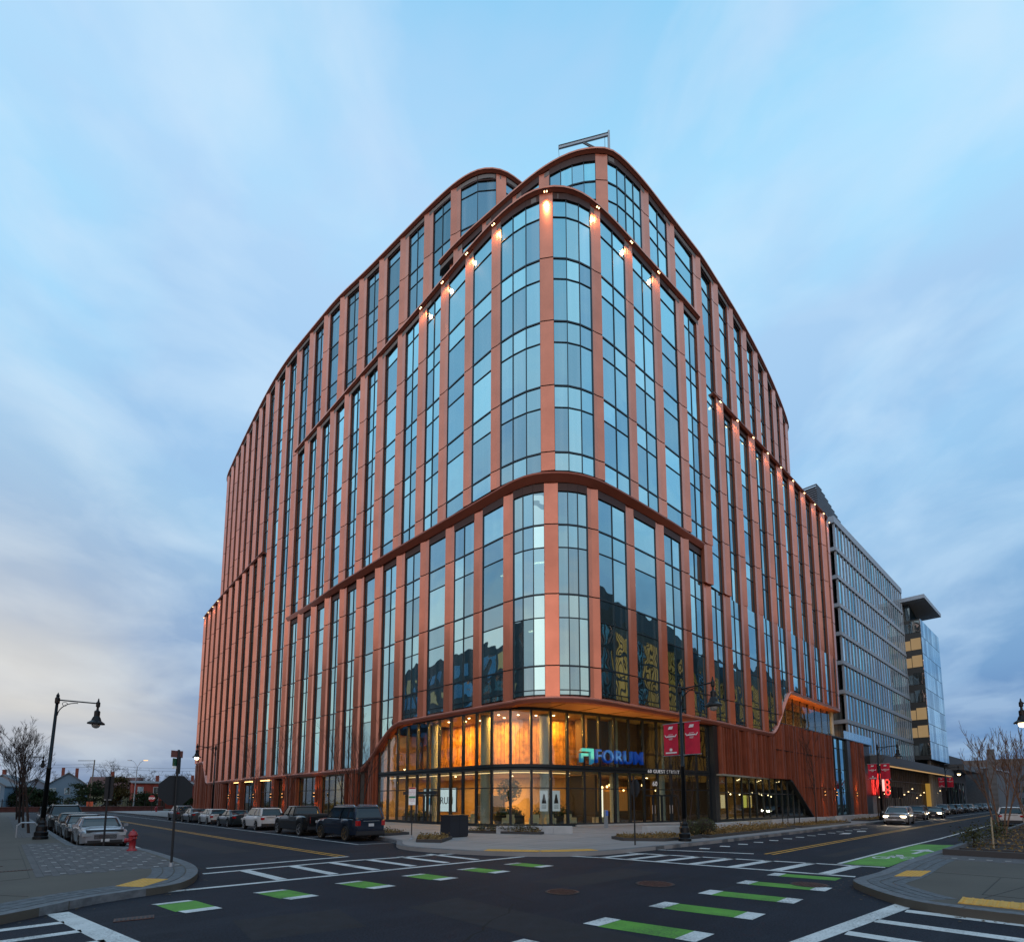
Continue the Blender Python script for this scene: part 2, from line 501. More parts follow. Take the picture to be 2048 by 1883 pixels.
def worn(m, amt=0.62):
    ns, ls = m.node_tree.nodes, m.node_tree.links
    b = ns['Principled BSDF']; src = b.inputs['Base Color'].links[0].from_socket
    tco = ns.new('ShaderNodeTexCoord')
    a = ns.new('ShaderNodeTexNoise'); a.inputs['Scale'].default_value = 26; a.inputs['Detail'].default_value = 8; a.inputs['Roughness'].default_value = 0.75
    c = ns.new('ShaderNodeTexNoise'); c.inputs['Scale'].default_value = 1.3; c.inputs['Detail'].default_value = 3
    ls.new(tco.outputs['Object'], a.inputs[0]); ls.new(tco.outputs['Object'], c.inputs[0])
    ad = ns.new('ShaderNodeMath'); ad.operation = 'MULTIPLY_ADD'; ad.inputs[1].default_value = 0.45
    ls.new(c.outputs[0], ad.inputs[0]); ls.new(a.outputs[0], ad.inputs[2])
    r = ns.new('ShaderNodeValToRGB'); r.color_ramp.elements[0].position = amt; r.color_ramp.elements[1].position = amt + .13; 
    r.color_ramp.elements[0].color = (1, 1, 1, 1); r.color_ramp.elements[1].color = (0.25, 0.25, 0.25, 1)
    r.color_ramp.elements[1].position = min(1, amt + .2)
    ls.new(ad.outputs[0], r.inputs[0])
    mx = ns.new('ShaderNodeMix'); mx.data_type = 'RGBA'; mx.inputs[6].default_value = (0.03, 0.033, 0.04, 1)
    ls.new(r.outputs[0], mx.inputs[0]); ls.new(src, mx.inputs[7]); ls.new(mx.outputs[2], b.inputs['Base Color'])
worn(WHITEP, .72); worn(GREENP, .72); worn(YELLOWP, .70)
gm = mat('far_ground', (0.05, 0.055, 0.04), 0.9, var=0.3, vscale=0.05)
g = MB().box(-900, 900, -900, 900, -1.0, -0.02).build('ground', gm, kind='structure', rz=FR)
road = MB()
road.add([(-60, -60, 0), (260, -60, 0), (260, 160, 0), (-60, 160, 0)], [(0, 1, 2, 3)])
road.build('road', ASPH, kind='structure', rz=FR)

PAVE = mat('pavement_concrete', (0.082, 0.074, 0.061), 0.8, var=0.12, vscale=0.5, bump=0.2, bscale=40)
PAVE2 = mat('plaza_concrete', (0.26, 0.25, 0.245), 0.75, var=0.10, vscale=0.5, bump=0.15, bscale=40)
GRAN = mat('granite_kerb', (0.12, 0.133, 0.148), 0.75, var=0.25, vscale=6, bump=0.4, bscale=50, obj_var=0.12)
GRAN_D = mat('granite_setts', (0.10, 0.115, 0.13), 0.8, var=0.3, vscale=8, bump=0.4, bscale=40)
BRICKP = mat('paver', (0.09, 0.088, 0.092), 0.8, var=0.2, vscale=3, bump=0.2, bscale=40, obj_var=0.14)
KZ = 0.15
def slab(poly, m, name='pavement', z=KZ, kind='structure', zb=-0.3):
    o = MB().prism(poly, zb, z).build(name, m, kind=kind, rz=FR)
    return recalc(o)
def offset_poly(line, d):
    out = []
    for i, p in enumerate(line):
        a = Vector(line[max(0, i - 1)]); b = Vector(line[min(len(line) - 1, i + 1)])
        t = (b - a).normalized(); n = Vector((t.y, -t.x))
        out.append((p[0] + n.x * d, p[1] + n.y * d))
    return out
def kerb(line, parent, w=0.26, zt=KZ + 0.006, seg=1.6, side=1):
    """granite kerb stones laid one by one along a line; side=+1 puts the stone on the right of travel"""
    c = Curve(line); n = max(1, int(c.L / seg))
    for i in range(n):
        t0, t1 = c.L * i / n + 0.012, c.L * (i + 1) / n - 0.012
        k = 1 if c.L / n < 2.2 else 2
        a = []; b = []
        m_ = 3
        for j in range(m_ + 1):
            t = t0 + (t1 - t0) * j / m_
            p, d, nn = c.frame(t)
            a.append((p.x, p.y)); q = p + nn * w * side; b.append((q.x, q.y))
        recalc(MB().prism(a + b[::-1], -0.2, zt).build('kerb_stone', GRAN, parent))
def smooth_line(pts, it=2): return [tuple(p) for p in smooth_curve(pts, it).p]

# left corner pavement
kl = smooth_line([(-9.0, 6.2), (-3.0, 10.2), (0.12, 11.85), (1.2, 12.9), (2.0, 13.25), (2.75, 13.45), (3.2, 13.95), (3.7, 15.1), (4.05, 16.6), (4.2, 18.2), (4.2, 22.0), (4.1, 25.2), (3.6, 26.6), (2.4, 28.0), (2.3, 30.0), (2.3, 60.0), (2.3, 122.0)], 2)
p_left = slab(kl + [(-60, 122), (-60, 6.2)], PAVE)
p_left['kind'] = 'structure'
kerb(kl, p_left, side=-1, seg=1.7)
# band of granite setts just inside the kerb at the corner
band_in = offset_poly(kl, -1.05)
sel = [i for i, p in enumerate(kl) if 11.0 < p[1] < 17.5 and p[0] < 4.6 and p[0] > -3]
sett = MB()
lo = [kl[i] for i in sel]; li = [offset_poly(kl, -0.28)[i] for i in sel]; l2 = [band_in[i] for i in sel]
rows = 3
for r in range(rows):
    for i in range(len(sel) - 1):
        f0, f1 = r / rows + 0.02, (r + 1) / rows - 0.02
        A = Vector(li[i]).lerp(Vector(l2[i]), f0); B = Vector(li[i + 1]).lerp(Vector(l2[i + 1]), f0)
        C = Vector(li[i + 1]).lerp(Vector(l2[i + 1]), f1); D = Vector(li[i]).lerp(Vector(l2[i]), f1)
        sett.prism([A, A.lerp(B, 0.96), D.lerp(C, 0.96), D], KZ - 0.05, KZ + 0.008)
o = sett.build('granite_setts', GRAN_D, p_left, kind='stuff'); recalc(o)
# brick paver field on the left corner: long narrow units laid along the street
pav = MB(); dots = MB()
def paver_field(mb, poly_fn, u0, u1, v0, v1, lw=0.42, ww=0.155):
    v = v0; r = 0
    while v < v1:
        u = u0 - (r % 2) * lw * 0.5
        while u < u1:
            if poly_fn(u + lw / 2, v + ww / 2):
                mb.add([(u + .012, v + .012, KZ + .009), (u + lw - .012, v + .012, KZ + .009), (u + lw - .012, v + ww - .012, KZ + .009), (u + .012, v + ww - .012, KZ + .009),
                        (u, v, KZ + 0.001), (u + lw, v, KZ + 0.001), (u + lw, v + ww, KZ + 0.001), (u, v + ww, KZ + 0.001)],
                       [(0, 1, 2, 3), (4, 5, 1, 0), (5, 6, 2, 1), (6, 7, 3, 2), (7, 4, 0, 3)])
            u += lw
        v += ww; r += 1
def in_left(u, v):
    if v < 17.25: return False
    lim = 3.85 if v < 25 else (3.85 - (v - 25) * 0.5 if v < 28 else 1.95)
    return 0.72 < u < min(lim, 3.85)
MB_sw = MB()
def paver_rot(u0, u1, v0, v1, fn):    # courses run along v
    u = u0; r = 0
    lw, ww = 0.42, 0.155
    while u < u1:
        v = v0 - (r % 2) * lw * 0.5
        while v < v1:
            if fn(u + ww / 2, v + lw / 2):
                pav.add([(u + .010, v + .010, KZ + .010), (u + ww - .010, v + .010, KZ + .010), (u + ww - .010, v + lw - .010, KZ + .010), (u + .010, v + lw - .010, KZ + .010),
                         (u, v, KZ + 0.001), (u + ww, v, KZ + 0.001), (u + ww, v + lw, KZ + 0.001), (u, v + lw, KZ + 0.001)],
                        [(0, 1, 2, 3), (4, 5, 1, 0), (5, 6, 2, 1), (6, 7, 3, 2), (7, 4, 0, 3)])
            v += lw
        u += ww; r += 1
paver_rot(0.72, 3.9, 17.2, 30.5, in_left)
paver_rot(0.72, 2.0, 36.5, 90, lambda u, v: u < 1.98)
pav.build('brick_pavers', BRICKP, p_left, kind='stuff')
WDOT = mat('white_paver', (0.3, 0.3, 0.3), 0.7, var=0.1, obj_var=0.1)
vv = 17.6
while vv < 30:
    uu = 1.0
    while uu < 3.75:
        if in_left(uu, vv) and in_left(uu + .2, vv):
            dots.cbox(uu + (int(vv / 0.82) % 2) * 0.25, vv, KZ + 0.006, 0.12, 0.13, 0.02)
        uu += 0.5
    vv += 0.82
dots.build('white_pavers', WDOT, p_left, kind='stuff')
# pavement expansion joints on the left
jt = MB()
for a, b in (((-6, 14.6), (0.6, 17.2)), ((0.62, 17.2), (0.62, 30)), ((-3, 23), (0.6, 23)), ((0.7, 30.6), (2.0, 30.6)), ((0.5, 13.9), (-4, 20.5))):
    d = Vector(b) - Vector(a)
    jt.cbox((a[0] + b[0]) / 2, (a[1] + b[1]) / 2, KZ + 0.001, d.length, 0.014, 0.006, atan2(d.y, d.x))
jt.build('pavement_joint', JOINT, p_left, kind='stuff')

TACT = mat('tactile_yellow', (0.60, 0.32, 0.045), 0.65, var=0.12, vscale=4)
def tactile(c, a, b, label, parent=None, n=10, m=8):
    """yellow ramp mat spanning vectors a, b from corner c with raised domes"""
    t = thing('tactile_mat', label, 'tactile paving', W(c[0], c[1], KZ + 0.004), FR)
    a = Vector(a); b = Vector(b)
    base = MB(); P = [Vector((0, 0)), a, a + b, b]
    base.prism([tuple(p) for p in P], -0.01, 0.008)
    recalc(base.build('mat_plate', TACT, t))
    dm = MB()
    for i in range(n):
        for j in range(m):
            p = a * ((i + 0.5) / n) + b * ((j + 0.5) / m)
            dm.lathe((p.x, p.y, 0.008), [(0.022, 0), (0.014, 0.008)], 6)
    dm.build('dome', TACT, t, kind='stuff')
    return t
tactile((1.89, 14.19), (0.66, 0.93), (0.40, -0.56), 'small flat yellow tactile mat on the left corner pavement', n=9, m=6)

# right corner pavement
kr = smooth_line([(12.0, -30), (12.02, -2), (11.92, 0.6), (12.1, 1.5), (12.75, 2.1), (13.7, 2.7), (14.4, 3.02), (15.2, 2.95), (16.4, 2.78), (19.8, 2.75), (21.9, 2.6), (25.6, 2.37), (29.2, 2.1), (43.4, 1.2), (70, -0.4), (160, -6)], 2)
p_right = slab(kr[::-1] + [(12.0, -30), (160, -30)][::1], PAVE)
kerb(kr, p_right, side=1, seg=1.7)
sett = MB()
inn = offset_poly(kr, 0.28); in2 = offset_poly(kr, 1.0)
for i in range(len(kr) - 1):
    if 12.2 < kr[i][0] < 23 and kr[i][1] > 0.8:
        for r in range(3):
            f0, f1 = r / 3 + 0.02, (r + 1) / 3 - 0.02
            A = Vector(inn[i]).lerp(Vector(in2[i]), f0); B = Vector(inn[i + 1]).lerp(Vector(in2[i + 1]), f0)
            C = Vector(inn[i + 1]).lerp(Vector(in2[i + 1]), f1); D = Vector(inn[i]).lerp(Vector(in2[i]), f1)
            k = max(1, int((B - A).length / 0.3))
            for q in range(k):
                sett.prism([A.lerp(B, (q + .03) / k), A.lerp(B, (q + .97) / k), D.lerp(C, (q + .97) / k), D.lerp(C, (q + .03) / k)], KZ - 0.05, KZ + 0.008)
recalc(sett.build('granite_setts', GRAN_D, p_right, kind='stuff'))
# strip of dark pavers with white dots in front of the planting bed
pav = MB()
paver_rot(21.6, 23.3, -3, 2.0, lambda u, v: True)
pav.build('brick_pavers', BRICKP, p_right, kind='stuff')
dots = MB()
for i in range(12): dots.cbox(22.1, 1.7 - i * 0.42, KZ + 0.008, 0.14, 0.14, 0.02)
dots.build('white_pavers', WDOT, p_right, kind='stuff')
jt = MB()
for a, b in (((13.9, -2), (14.0, 0.7)), ((14.0, 0.7), (17.5, 0.5)), ((17.5, 2.0), (17.5, -4)), ((12.9, 0.8), (21.5, -1.2))):
    d = Vector(b) - Vector(a)
    jt.cbox((a[0] + b[0]) / 2, (a[1] + b[1]) / 2, KZ + 0.001, d.length, 0.014, 0.006, atan2(d.y, d.x))
jt.build('pavement_joint', JOINT, p_right, kind='stuff')
tactile((15.79, 2.39), (1.5, -0.06), (0.42, -0.48), 'small flat yellow tactile mat on the right corner pavement, nearer the green lane', n=12, m=6)
t = tactile((12.5, 0.97), (0.0, -3.2), (0.8, -0.02), 'long ribbed yellow tactile strip along the kerb at the lower right', n=22, m=6)
rb = MB()
for i in range(24): rb.box(0.0, 0.8, -0.02 - i * 0.135, -0.055 - i * 0.135, 0.006, 0.016)
recalc(rb.build('rib', TACT, t, kind='stuff'))

# plaza corner at the building
kp = smooth_line([(14.2, 122), (14.2, 40), (14.1, 24.5), (13.9, 22.6), (13.5, 21.2), (12.7, 20.1), (12.1, 19.0), (11.9, 17.6), (12.3, 15.8), (12.9, 14.1), (14.0, 12.4), (15.6, 11.35), (17.5, 11.05), (22.1, 10.65), (26.5, 10.43), (33.3, 10.15), (40, 9.95), (58, 9.5), (85, 8.6), (120, 7.3), (200, 4.6)], 2)
p_pl = slab(kp + [(200, 30), (120, 60), (40, 122)], PAVE2)
kerb(kp, p_pl, side=-1, seg=1.9)
tactile((12.95, 14.45), (1.15, -1.75), (0.55, 0.38), 'long yellow tactile strip curving along the plaza kerb', n=16, m=5)
tactile((14.18, 12.62), (1.9, -1.15), (0.33, 0.56), 'yellow tactile strip on the plaza kerb, right-hand length', n=16, m=5)
jt = MB()
for k in range(9):
    jt.box(14.5 + 0.001, 24.9, 16.0 + k * 3.0, 16.014 + k * 3.0, KZ - .002, KZ + 0.003)
for k in range(16):
    jt.box(16 + k * 3.0, 16.014 + k * 3.0, 12.9, 19.0, KZ - .002, KZ + 0.003)
jt.box(15.4, 64, 12.9, 12.914, KZ - .002, KZ + 0.0035); jt.box(15.4, 15.414, 12.9, 60, KZ - .002, KZ + 0.0038)
jt.build('pavement_joint', mat('plaza_joint', (0.16, 0.15, 0.14), 0.8), p_pl, kind='stuff')

# far verge at the end of the left street, far pavements
slab([(-80, 130), (60, 130), (60, 300), (-220, 300), (-220, 130)], mat('verge', (0.07, 0.065, 0.05), 0.9, var=0.3, vscale=0.3), 'far_verge', z=0.12)

# ------------------------------------------------------------------ painted markings
def paint(name, polys, m, z, label):
    mb = MB()
    for P in polys:
        n = len(P); mb.add([(p[0], p[1], z) for p in P], [tuple(range(n))])
    o = mb.build(name, m, kind='structure', rz=FR)
    bm = bmesh.new(); bm.from_mesh(o.data); bmesh.ops.recalc_face_normals(bm, faces=bm.faces)
    for f in bm.faces:
        if f.normal.z < 0: f.normal_flip()
    bm.to_mesh(o.data); bm.free()
    return o
def strip(a, b, w, ext=0.0):
    a = Vector(a); b = Vector(b); t = (b - a).normalized(); n = Vector((-t.y, t.x)) * w / 2
    return [a + n, a - n, b - n, b + n]
Z1 = 0.004; Z2 = 0.008
# left crosswalk ladder
rails = [strip((2.4, 13.62), (14.6, 12.95), 0.2), strip((4.1, 16.25), (8.5, 16.3), 0.2), strip((8.5, 16.3), (13.6, 15.35), 0.2),
         strip((4.5, 17.5), (9.1, 17.56), 0.2), strip((13.6, 15.35), (14.6, 12.95), 0.2)]
rungs = []
for k in range(6):
    u = 5.1 + k * 1.28 + (0.12 if k else 0)
    rungs.append(strip((u + 0.05, 16.2), (u + 0.15, 13.62 - 0.03 * k), 0.28))
paint('crosswalk_marking', rails + rungs, WHITEP, Z1, '')
# right crosswalk ladder
rails = [strip((14.5, 12.95), (15.35, 10.85), 0.2), strip((15.35, 10.85), (16.27, 3.3), 0.2), strip((14.9, 13.1), (17.35, 11.75), 0.2),
         strip((17.35, 11.75), (19.2, 3.1), 0.2), strip((19.45, 11.1), (20.6, 7.45), 0.2)]
rungs = []
for (a, b) in (((15.35, 10.8), (17.55, 10.5)), ((15.5, 9.8), (17.85, 9.58)), ((15.7, 8.75), (18.15, 8.45)), ((15.85, 7.65), (18.4, 7.38)), ((15.95, 6.45), (18.65, 6.2)), ((16.08, 5.25), (18.9, 5.0)), ((16.2, 4.05), (19.05, 3.8))):
    rungs.append(strip(a, b, 0.3))
paint('crosswalk_marking', rails + rungs, WHITEP, Z1, '')
# near-left crosswalk
paint('crosswalk_marking', [[(0.70, 12.44), (1.01, 12.44), (1.55, 9.05), (1.75, 8.0), (1.40, 8.0), (1.13, 9.5)],
      strip((0.88, 11.42), (-6.0, 11.45), 0.22), strip((1.02, 10.48), (-6.0, 10.5), 0.22), strip((1.2, 9.5), (-6, 9.5), 0.22)], WHITEP, Z1, '')
# near-right crosswalk
paint('crosswalk_marking', [[(12.71, 1.89), (12.70, 1.58), (8.35, 2.22), (6.2, 2.55), (6.2, 2.8), (8.13, 2.5)],
      strip((11.9, 1.66), (11.95, -6), 0.3), strip((10.58, 1.9), (10.66, -6), 0.3), strip((9.3, 2.05), (9.35, -6), 0.3), strip((8.05, 2.25), (8.1, -6), 0.3)], WHITEP, Z1, '')
# centre lines
def dline(pts, w=0.11, gap=0.13, m=YELLOWP, z=Z1, name='centre_line'):
    c = Curve(pts); polys = []
    for sg in (-1, 1):
        for a, b in zip(c.p, c.p[1:]):
            t = (b - a).normalized(); n = Vector((-t.y, t.x)) * (sg * gap)
            polys.append(strip(a + n, b + n, w))
    paint(name, polys, m, z, '')
dline([(8.95, 17.75), (8.72, 30), (8.7, 122)])
dline([(20.8, 6.98), (41, 6.3), (101, 3.6), (200, -1)])
paint('parking_line', [strip((11.92, 22.0), (12.2, 45), 0.1), strip((12.2, 45), (12.4, 116), 0.1), strip((11.87, 22.05), (13.75, 21.85), 0.1),
      strip((12.0, 28.6), (13.9, 28.6), 0.09), strip((12.1, 36.2), (14, 36.2), 0.09), strip((12.15, 43), (14, 43), 0.09), strip((12.2, 49.6), (14, 49.6), 0.09),
      strip((4.35, 26.5), (4.35, 30), 0.1), strip((4.3, 33.6), (2.6, 33.6), 0.09), strip((4.35, 26.5), (3.9, 26.5), 0.09)], WHITEP, Z1, '')
paint('stop_line', [strip((4.4, 116), (8.5, 116), 0.35), strip((3, 119), (14, 119.5), 0.25), strip((3, 121.8), (14, 122.3), 0.25)], WHITEP, Z1, '')
# bike lane edge, parking dashes on the building side
paint('lane_line', [strip((19.3, 4.34), (28.8, 3.82), 0.13), strip((28.8, 3.82), (36, 3.3), 0.13), strip((36, 3.3), (70, 1.55), 0.13), strip((70, 1.55), (160, -3), 0.13)], WHITEP, Z1, '')
ds = []
for (u, v) in ((21.35, 9.75), (23.05, 9.58), (24.8, 9.45), (26.5, 9.35), (28.3, 9.22), (30.1, 9.1), (31.9, 9.0), (33.8, 8.92), (35.7, 8.85), (37.6, 8.76), (39.5, 8.7), (41.4, 8.6), (43.3, 8.5), (45.2, 8.4)):
    ds.append(strip((u - 0.02, v + 0.2), (u + 0.1, v - 0.2), 0.42))
paint('lane_dash', ds, WHITEP, Z1, '')
paint('lane_line', [strip((58, 7.9), (160, 3.2), 0.12)], WHITEP, Z1, '')
paint('lane_symbol', [[(36.6, 8.15), (38.2, 8.2), (38.6, 7.85), (37.2, 7.7)], [(40.2, 7.9), (41.4, 8.1), (42.2, 7.8), (41.0, 7.5)]], WHITEP, Z1, '')
# green bicycle crossing blocks
def gblocks(lst, whites, m=GREENP):
    paint('bike_crossing_marking', lst, m, Z1, ''); paint('bike_crossing_marking', whites, WHITEP, Z2, '')
gb, wb = [], []
for k in range(6):         # row on the left of the junction, running along the left-hand crosswalk
    u = 2.2 + k * 1.83 + max(0, k - 1) * 0.015 + (0.01 * k)
    if k == 0: w_ = 0.62
    else: w_ = 0.62
    v1_ = 12.16 - 0.06 * k; v0_ = 10.78 - 0.06 * k
    gb.append([(u + .06, v1_ - .16), (u + w_ + .1, v1_ - .16), (u + w_ + .22, v0_ + .28), (u + .18, v0_ + .28)])
    wb.append([(u, v1_), (u + w_, v1_), (u + w_ + .08, v1_ - .17), (u + .08, v1_ - .17)])
    wb.append([(u + .22, v0_ + .28), (u + w_ + .22, v0_ + .28), (u + w_ + .26, v0_), (u + .28, v0_)])
for k in range(6):         # row on the right
    u = 4.9 + k * 1.98 + 0.02 * k
    v1_ = 5.30 - 0.045 * k; v0_ = 3.50 - 0.06 * k
    gb.append([(u + .02, v1_ - .28), (u + .66, v1_ - .28), (u + .86, v0_ + .30), (u + .22, v0_ + .30)])
    if k < 5: wb.append([(u, v1_), (u + .64, v1_), (u + .68, v1_ - .29), (u + .04, v1_ - .29)])
    else: wb.append([(u, v1_), (u + .64, v1_), (u + .68, v1_ - .29), (u + .04, v1_ - .29)])
    if k < 5: wb.append([(u + .20, v0_ + .30), (u + .84, v0_ + .30), (u + .88, v0_), (u + .24, v0_)])
gblocks(gb, wb)
# green lane with the bicycle symbol and arrow
paint('bike_lane_marking', [[(19.33, 4.24), (19.4, 3.05), (22.0, 2.95), (27.4, 2.55), (31.2, 2.3), (30.6, 3.55), (28.8, 3.73)]], GREENP, Z1, '')
bm_ = []
def ring(cu, cv, ru, rv, w, n=20):
    for i in range(n):
        a, b = 2 * pi * i / n, 2 * pi * (i + 1) / n
        bm_.append([(cu + ru * cos(a), cv + rv * sin(a)), (cu + ru * cos(b), cv + rv * sin(b)),
                    (cu + (ru - w) * cos(b), cv + (rv - w * .7) * sin(b)), (cu + (ru - w) * cos(a), cv + (rv - w * .7) * sin(a))])
ring(22.4, 3.72, 0.5, 0.26, 0.12); ring(22.9, 3.02, 0.5, 0.22, 0.12)
bm_ += [strip((22.4, 3.72), (23.1, 3.5), 0.08), strip((23.1, 3.5), (22.9, 3.02), 0.08), strip((23.3, 3.62), (23.2, 3.25), 0.1), strip((22.7, 3.4), (23.5, 3.55), 0.1), strip((23.4, 3.3), (24.0, 3.42), 0.22)]
bm_ += [strip((24.9, 3.1), (26.6, 2.98), 0.16), [(26.5, 3.42), (27.6, 2.93), (26.4, 2.6)]]
paint('bike_symbol', bm_, WHITEP, Z2, '')
# tar patches and stains along the kerb
TAR = mat('tar_patch', (0.018, 0.019, 0.021), 0.75, var=0.3, vscale=4, bump=0.3, bscale=70)
tp = [[(kl[i][0] + 0.02, kl[i][1] - 0.02) for i in range(len(kl)) if 1.0 < kl[i][0] < 4.3 and kl[i][1] < 17]]
# patched asphalt, crack sealing and stains
PATCH = mat('asphalt_patch', (0.0075, 0.009, 0.014), 0.85, var=0.3, vscale=3, bump=0.3, bscale=90)
paint('asphalt_patch', [[(9.6, 8.9), (13.4, 8.6), (13.3, 7.4), (9.7, 7.6)], [(5.6, 8.4), (6.9, 8.5), (6.8, 2.0), (5.7, 2.0)], [(21.5, 5.4), (27.5, 5.1), (27.4, 4.7), (21.5, 4.9)], [(6.2, 22), (7.3, 22), (7.4, 40), (6.3, 40)], [(2.9, 9.6), (4.6, 9.2), (4.3, 7.6), (2.7, 8.0)]], PATCH, 0.002, '')
rc = random.Random(5); segs = []
for (u, v, a, n_) in ((6, 9.8, .1, 16), (9.5, 6.2, -.5, 14), (12.5, 9.4, .2, 14), (7.6, 7.0, 1.4, 12), (14.5, 7.5, .9, 12), (10.6, 20, 1.5, 16), (24, 8.4, -.1, 18), (4.6, 5.6, .7, 12)):
    for k in range(n_):
        a2 = a + rc.gauss(0, .35); L_ = rc.uniform(.18, .4); b = (u + cos(a2) * L_, v + sin(a2) * L_)
        segs.append(strip((u, v), b, rc.uniform(.025, .05))); u, v = b
paint('crack_seal', segs, mat('tar_line', (0.004, 0.004, 0.005), 0.9), 0.003, '')
# gutter grime and leaf litter along the kerbs
LIT_ = MB(); 
for line, sd, n_ in ((kl, 1, 420), (kr, -1, 420), (kp, 1, 500)):
    c_ = Curve([p for p in line if abs(p[0]) < 70 and abs(p[1]) < 60])
    for _ in range(n_):
        p, d, n = c_.frame(rc.uniform(0, min(c_.L, 60))); q = p + n * sd * abs(rc.gauss(0, .22)) + n * sd * .03
        s_ = rc.uniform(.012, .035); a = rc.uniform(0, 3.1)
        LIT_.add([(q.x + s_ * cos(a), q.y + s_ * sin(a), .012), (q.x - s_ * sin(a), q.y + s_ * cos(a), .016), (q.x - s_ * cos(a), q.y - s_ * sin(a), .012), (q.x + s_ * sin(a), q.y - s_ * cos(a), .018)], [(0, 1, 2, 3)])
LIT_.build('leaf_litter', mat('litter', (.10, .07, .04), .9, obj_var=.5), kind='stuff', rz=FR)
# manholes and plates
RUST = mat('cast_iron', (0.085, 0.04, 0.032), 0.6, 0.3, var=0.35, vscale=9, bump=0.5, bscale=60)
def manhole(u, v, r, label):
    t = thing('manhole_cover', label, 'manhole', W(u, v, 0.001), FR)
    MB().lathe((0, 0, 0), [(r, 0), (r, 0.010), (r * .92, 0.010)], 36).build('rim', BLACKM, t)
    mb = MB().lathe((0, 0, 0), [(r * .9, 0.0), (r * .9, 0.013)], 36)
    mb.build('cover', RUST, t)
    d = MB()
    for i in range(-5, 6):
        for j in range(-5, 6):
            if hypot(i, j) < 5.2: d.cbox(i * r * .155, j * r * .155, 0.016, r * .09, r * .09, 0.008)
    d.build('stud', RUST, t, kind='stuff')
manhole(8.95, 7.37, 0.38, 'rusty round manhole cover left of centre in the junction')
manhole(11.4, 6.47, 0.47, 'rusty round manhole cover nearer the right crosswalk, larger')
manhole(13.93, 3.78, 0.42, 'dark round manhole cover between the green bicycle blocks')
t = thing('steel_plate', 'narrow rusty rectangular grate set in the asphalt by the left crosswalk', 'grate', W(1.75, 10.9, 0.003), FR + radians(-10))
MB().box(-.28, .28, -.14, .14, 0, 0.012).build('plate', RUST, t)
gs = MB()
for i in range(9): gs.box(-.25 + i * .06, -.22 + i * .06, -.1, .1, 0.012, 0.017)
gs.build('bar', BLACKM, t, kind='stuff')
for (u, v, a) in ((-1.9, 20.8, .1), (-1.3, 19.2, .1)):
    t = thing('steel_plate', 'rusty strip grate in the left pavement, %s one' % ('farther' if v > 20 else 'nearer'), 'grate', W(u + 1.6, v, KZ + 0.001), FR + a)
    MB().box(-.45, .45, -.07, .07, 0, 0.012).build('plate', RUST, t)
    gs = MB()
    for i in range(12): gs.box(-.42 + i * .07, -.39 + i * .07, -.05, .05, 0.012, 0.017)
    gs.build('bar', BLACKM, t, kind='stuff')

# ------------------------------------------------------------------ the copper building
ZH = lambda h: 2.0 + 5.2 * h
JN = [ZH(k + 0.82 + (0.0 if k < 4 else 0.0)) for k in range(1, 12)]     # floor joints
LC = smooth_curve([(25.4, 109.6), (24.9, 100), (24.5, 90), (24.25, 80), (24.12, 75), (24.15, 70), (24.3, 66), (24.6, 60), (24.6, 53), (24.7, 45), (24.8, 40), (24.95, 36), (25.1, 32), (25.27, 28.5),
             (25.35, 25.4), (25.6, 24.0), (26.1, 23.05), (26.8, 22.25), (27.7, 21.5), (28.8, 20.95), (30.4, 20.55), (32.7, 20.25), (36.5, 19.8), (40, 19.4), (44, 19.12), (47.6, 18.9),
             (51.5, 18.68), (55, 18.45), (59, 18.2), (63, 17.95), (67, 17.72), (74, 17.3), (80.4, 16.85), (81.4, 17.2), (81.6, 18.5)], 2)
V1 = smooth_curve([(24.45, 65.3), (24.5, 56), (24.55, 49), (24.68, 41), (24.72, 37), (24.7, 33), (24.7, 29.5), (24.78, 27.2), (24.88, 25.8), (25.15, 24.3), (25.6, 23.0), (26.3, 22.0), (27.2, 21.2),
             (28.3, 20.65), (29.9, 20.2), (33.9, 19.75), (38, 19.35), (41, 19.05), (44.2, 18.8)], 2)
BC = smooth_curve([(27.3, 37.5), (27.45, 34.5), (28.0, 30.6), (28.45, 27.6), (28.9, 25.2), (29.8, 22.8), (31.0, 21.2), (32.0, 20.35), (33.7, 19.95), (35.7, 19.65), (37.5, 19.48), (40.1, 19.25),
             (43, 19.0), (45, 18.8), (48.6, 18.72), (51.2, 18.68), (56.4, 18.65), (63.3, 18.87), (70, 19.35), (75.5, 19.95), (77.2, 20.4), (77.9, 21.6)], 2)
CC = smooth_curve([(27.3, 105.4), (26.2, 103.8), (25.6, 97), (25.1, 90.7), (24.5, 82), (24.12, 75), (24.05, 70), (24.2, 66), (24.6, 60.4), (25.0, 55), (25.8, 50.3), (26.4, 45.8), (27.1, 40.4), (27.6, 37.2),
             (28.1, 35.0), (28.9, 33.2), (30.1, 32.0), (31.5, 31.4), (34, 31.0), (40, 31)], 2)
VL = [25.23, 28.47, 31.9, 35.3, 38.9, 42.6, 46.2, 49.85, 53.5, 57.15, 60.8, 64.45, 68.1, 71.8, 75.5] + [75.5 + 3.68 * k for k in range(1, 10)]
UR = [28.75, 32.7, 36.53, 40.18, 43.81, 47.6, 51.4, 55.2, 59.0, 62.8, 66.6, 70.4, 74.2, 77.6, 80.7]
Z_LIP, Z_BELT, Z_V1, Z_B, Z_C, Z_E, Z_D = 9.1, 25.15, 48.3, 55.7, 63.6, 37.7, 42.3
J3 = JN[2]
s_c = LC.at_v(24.0)
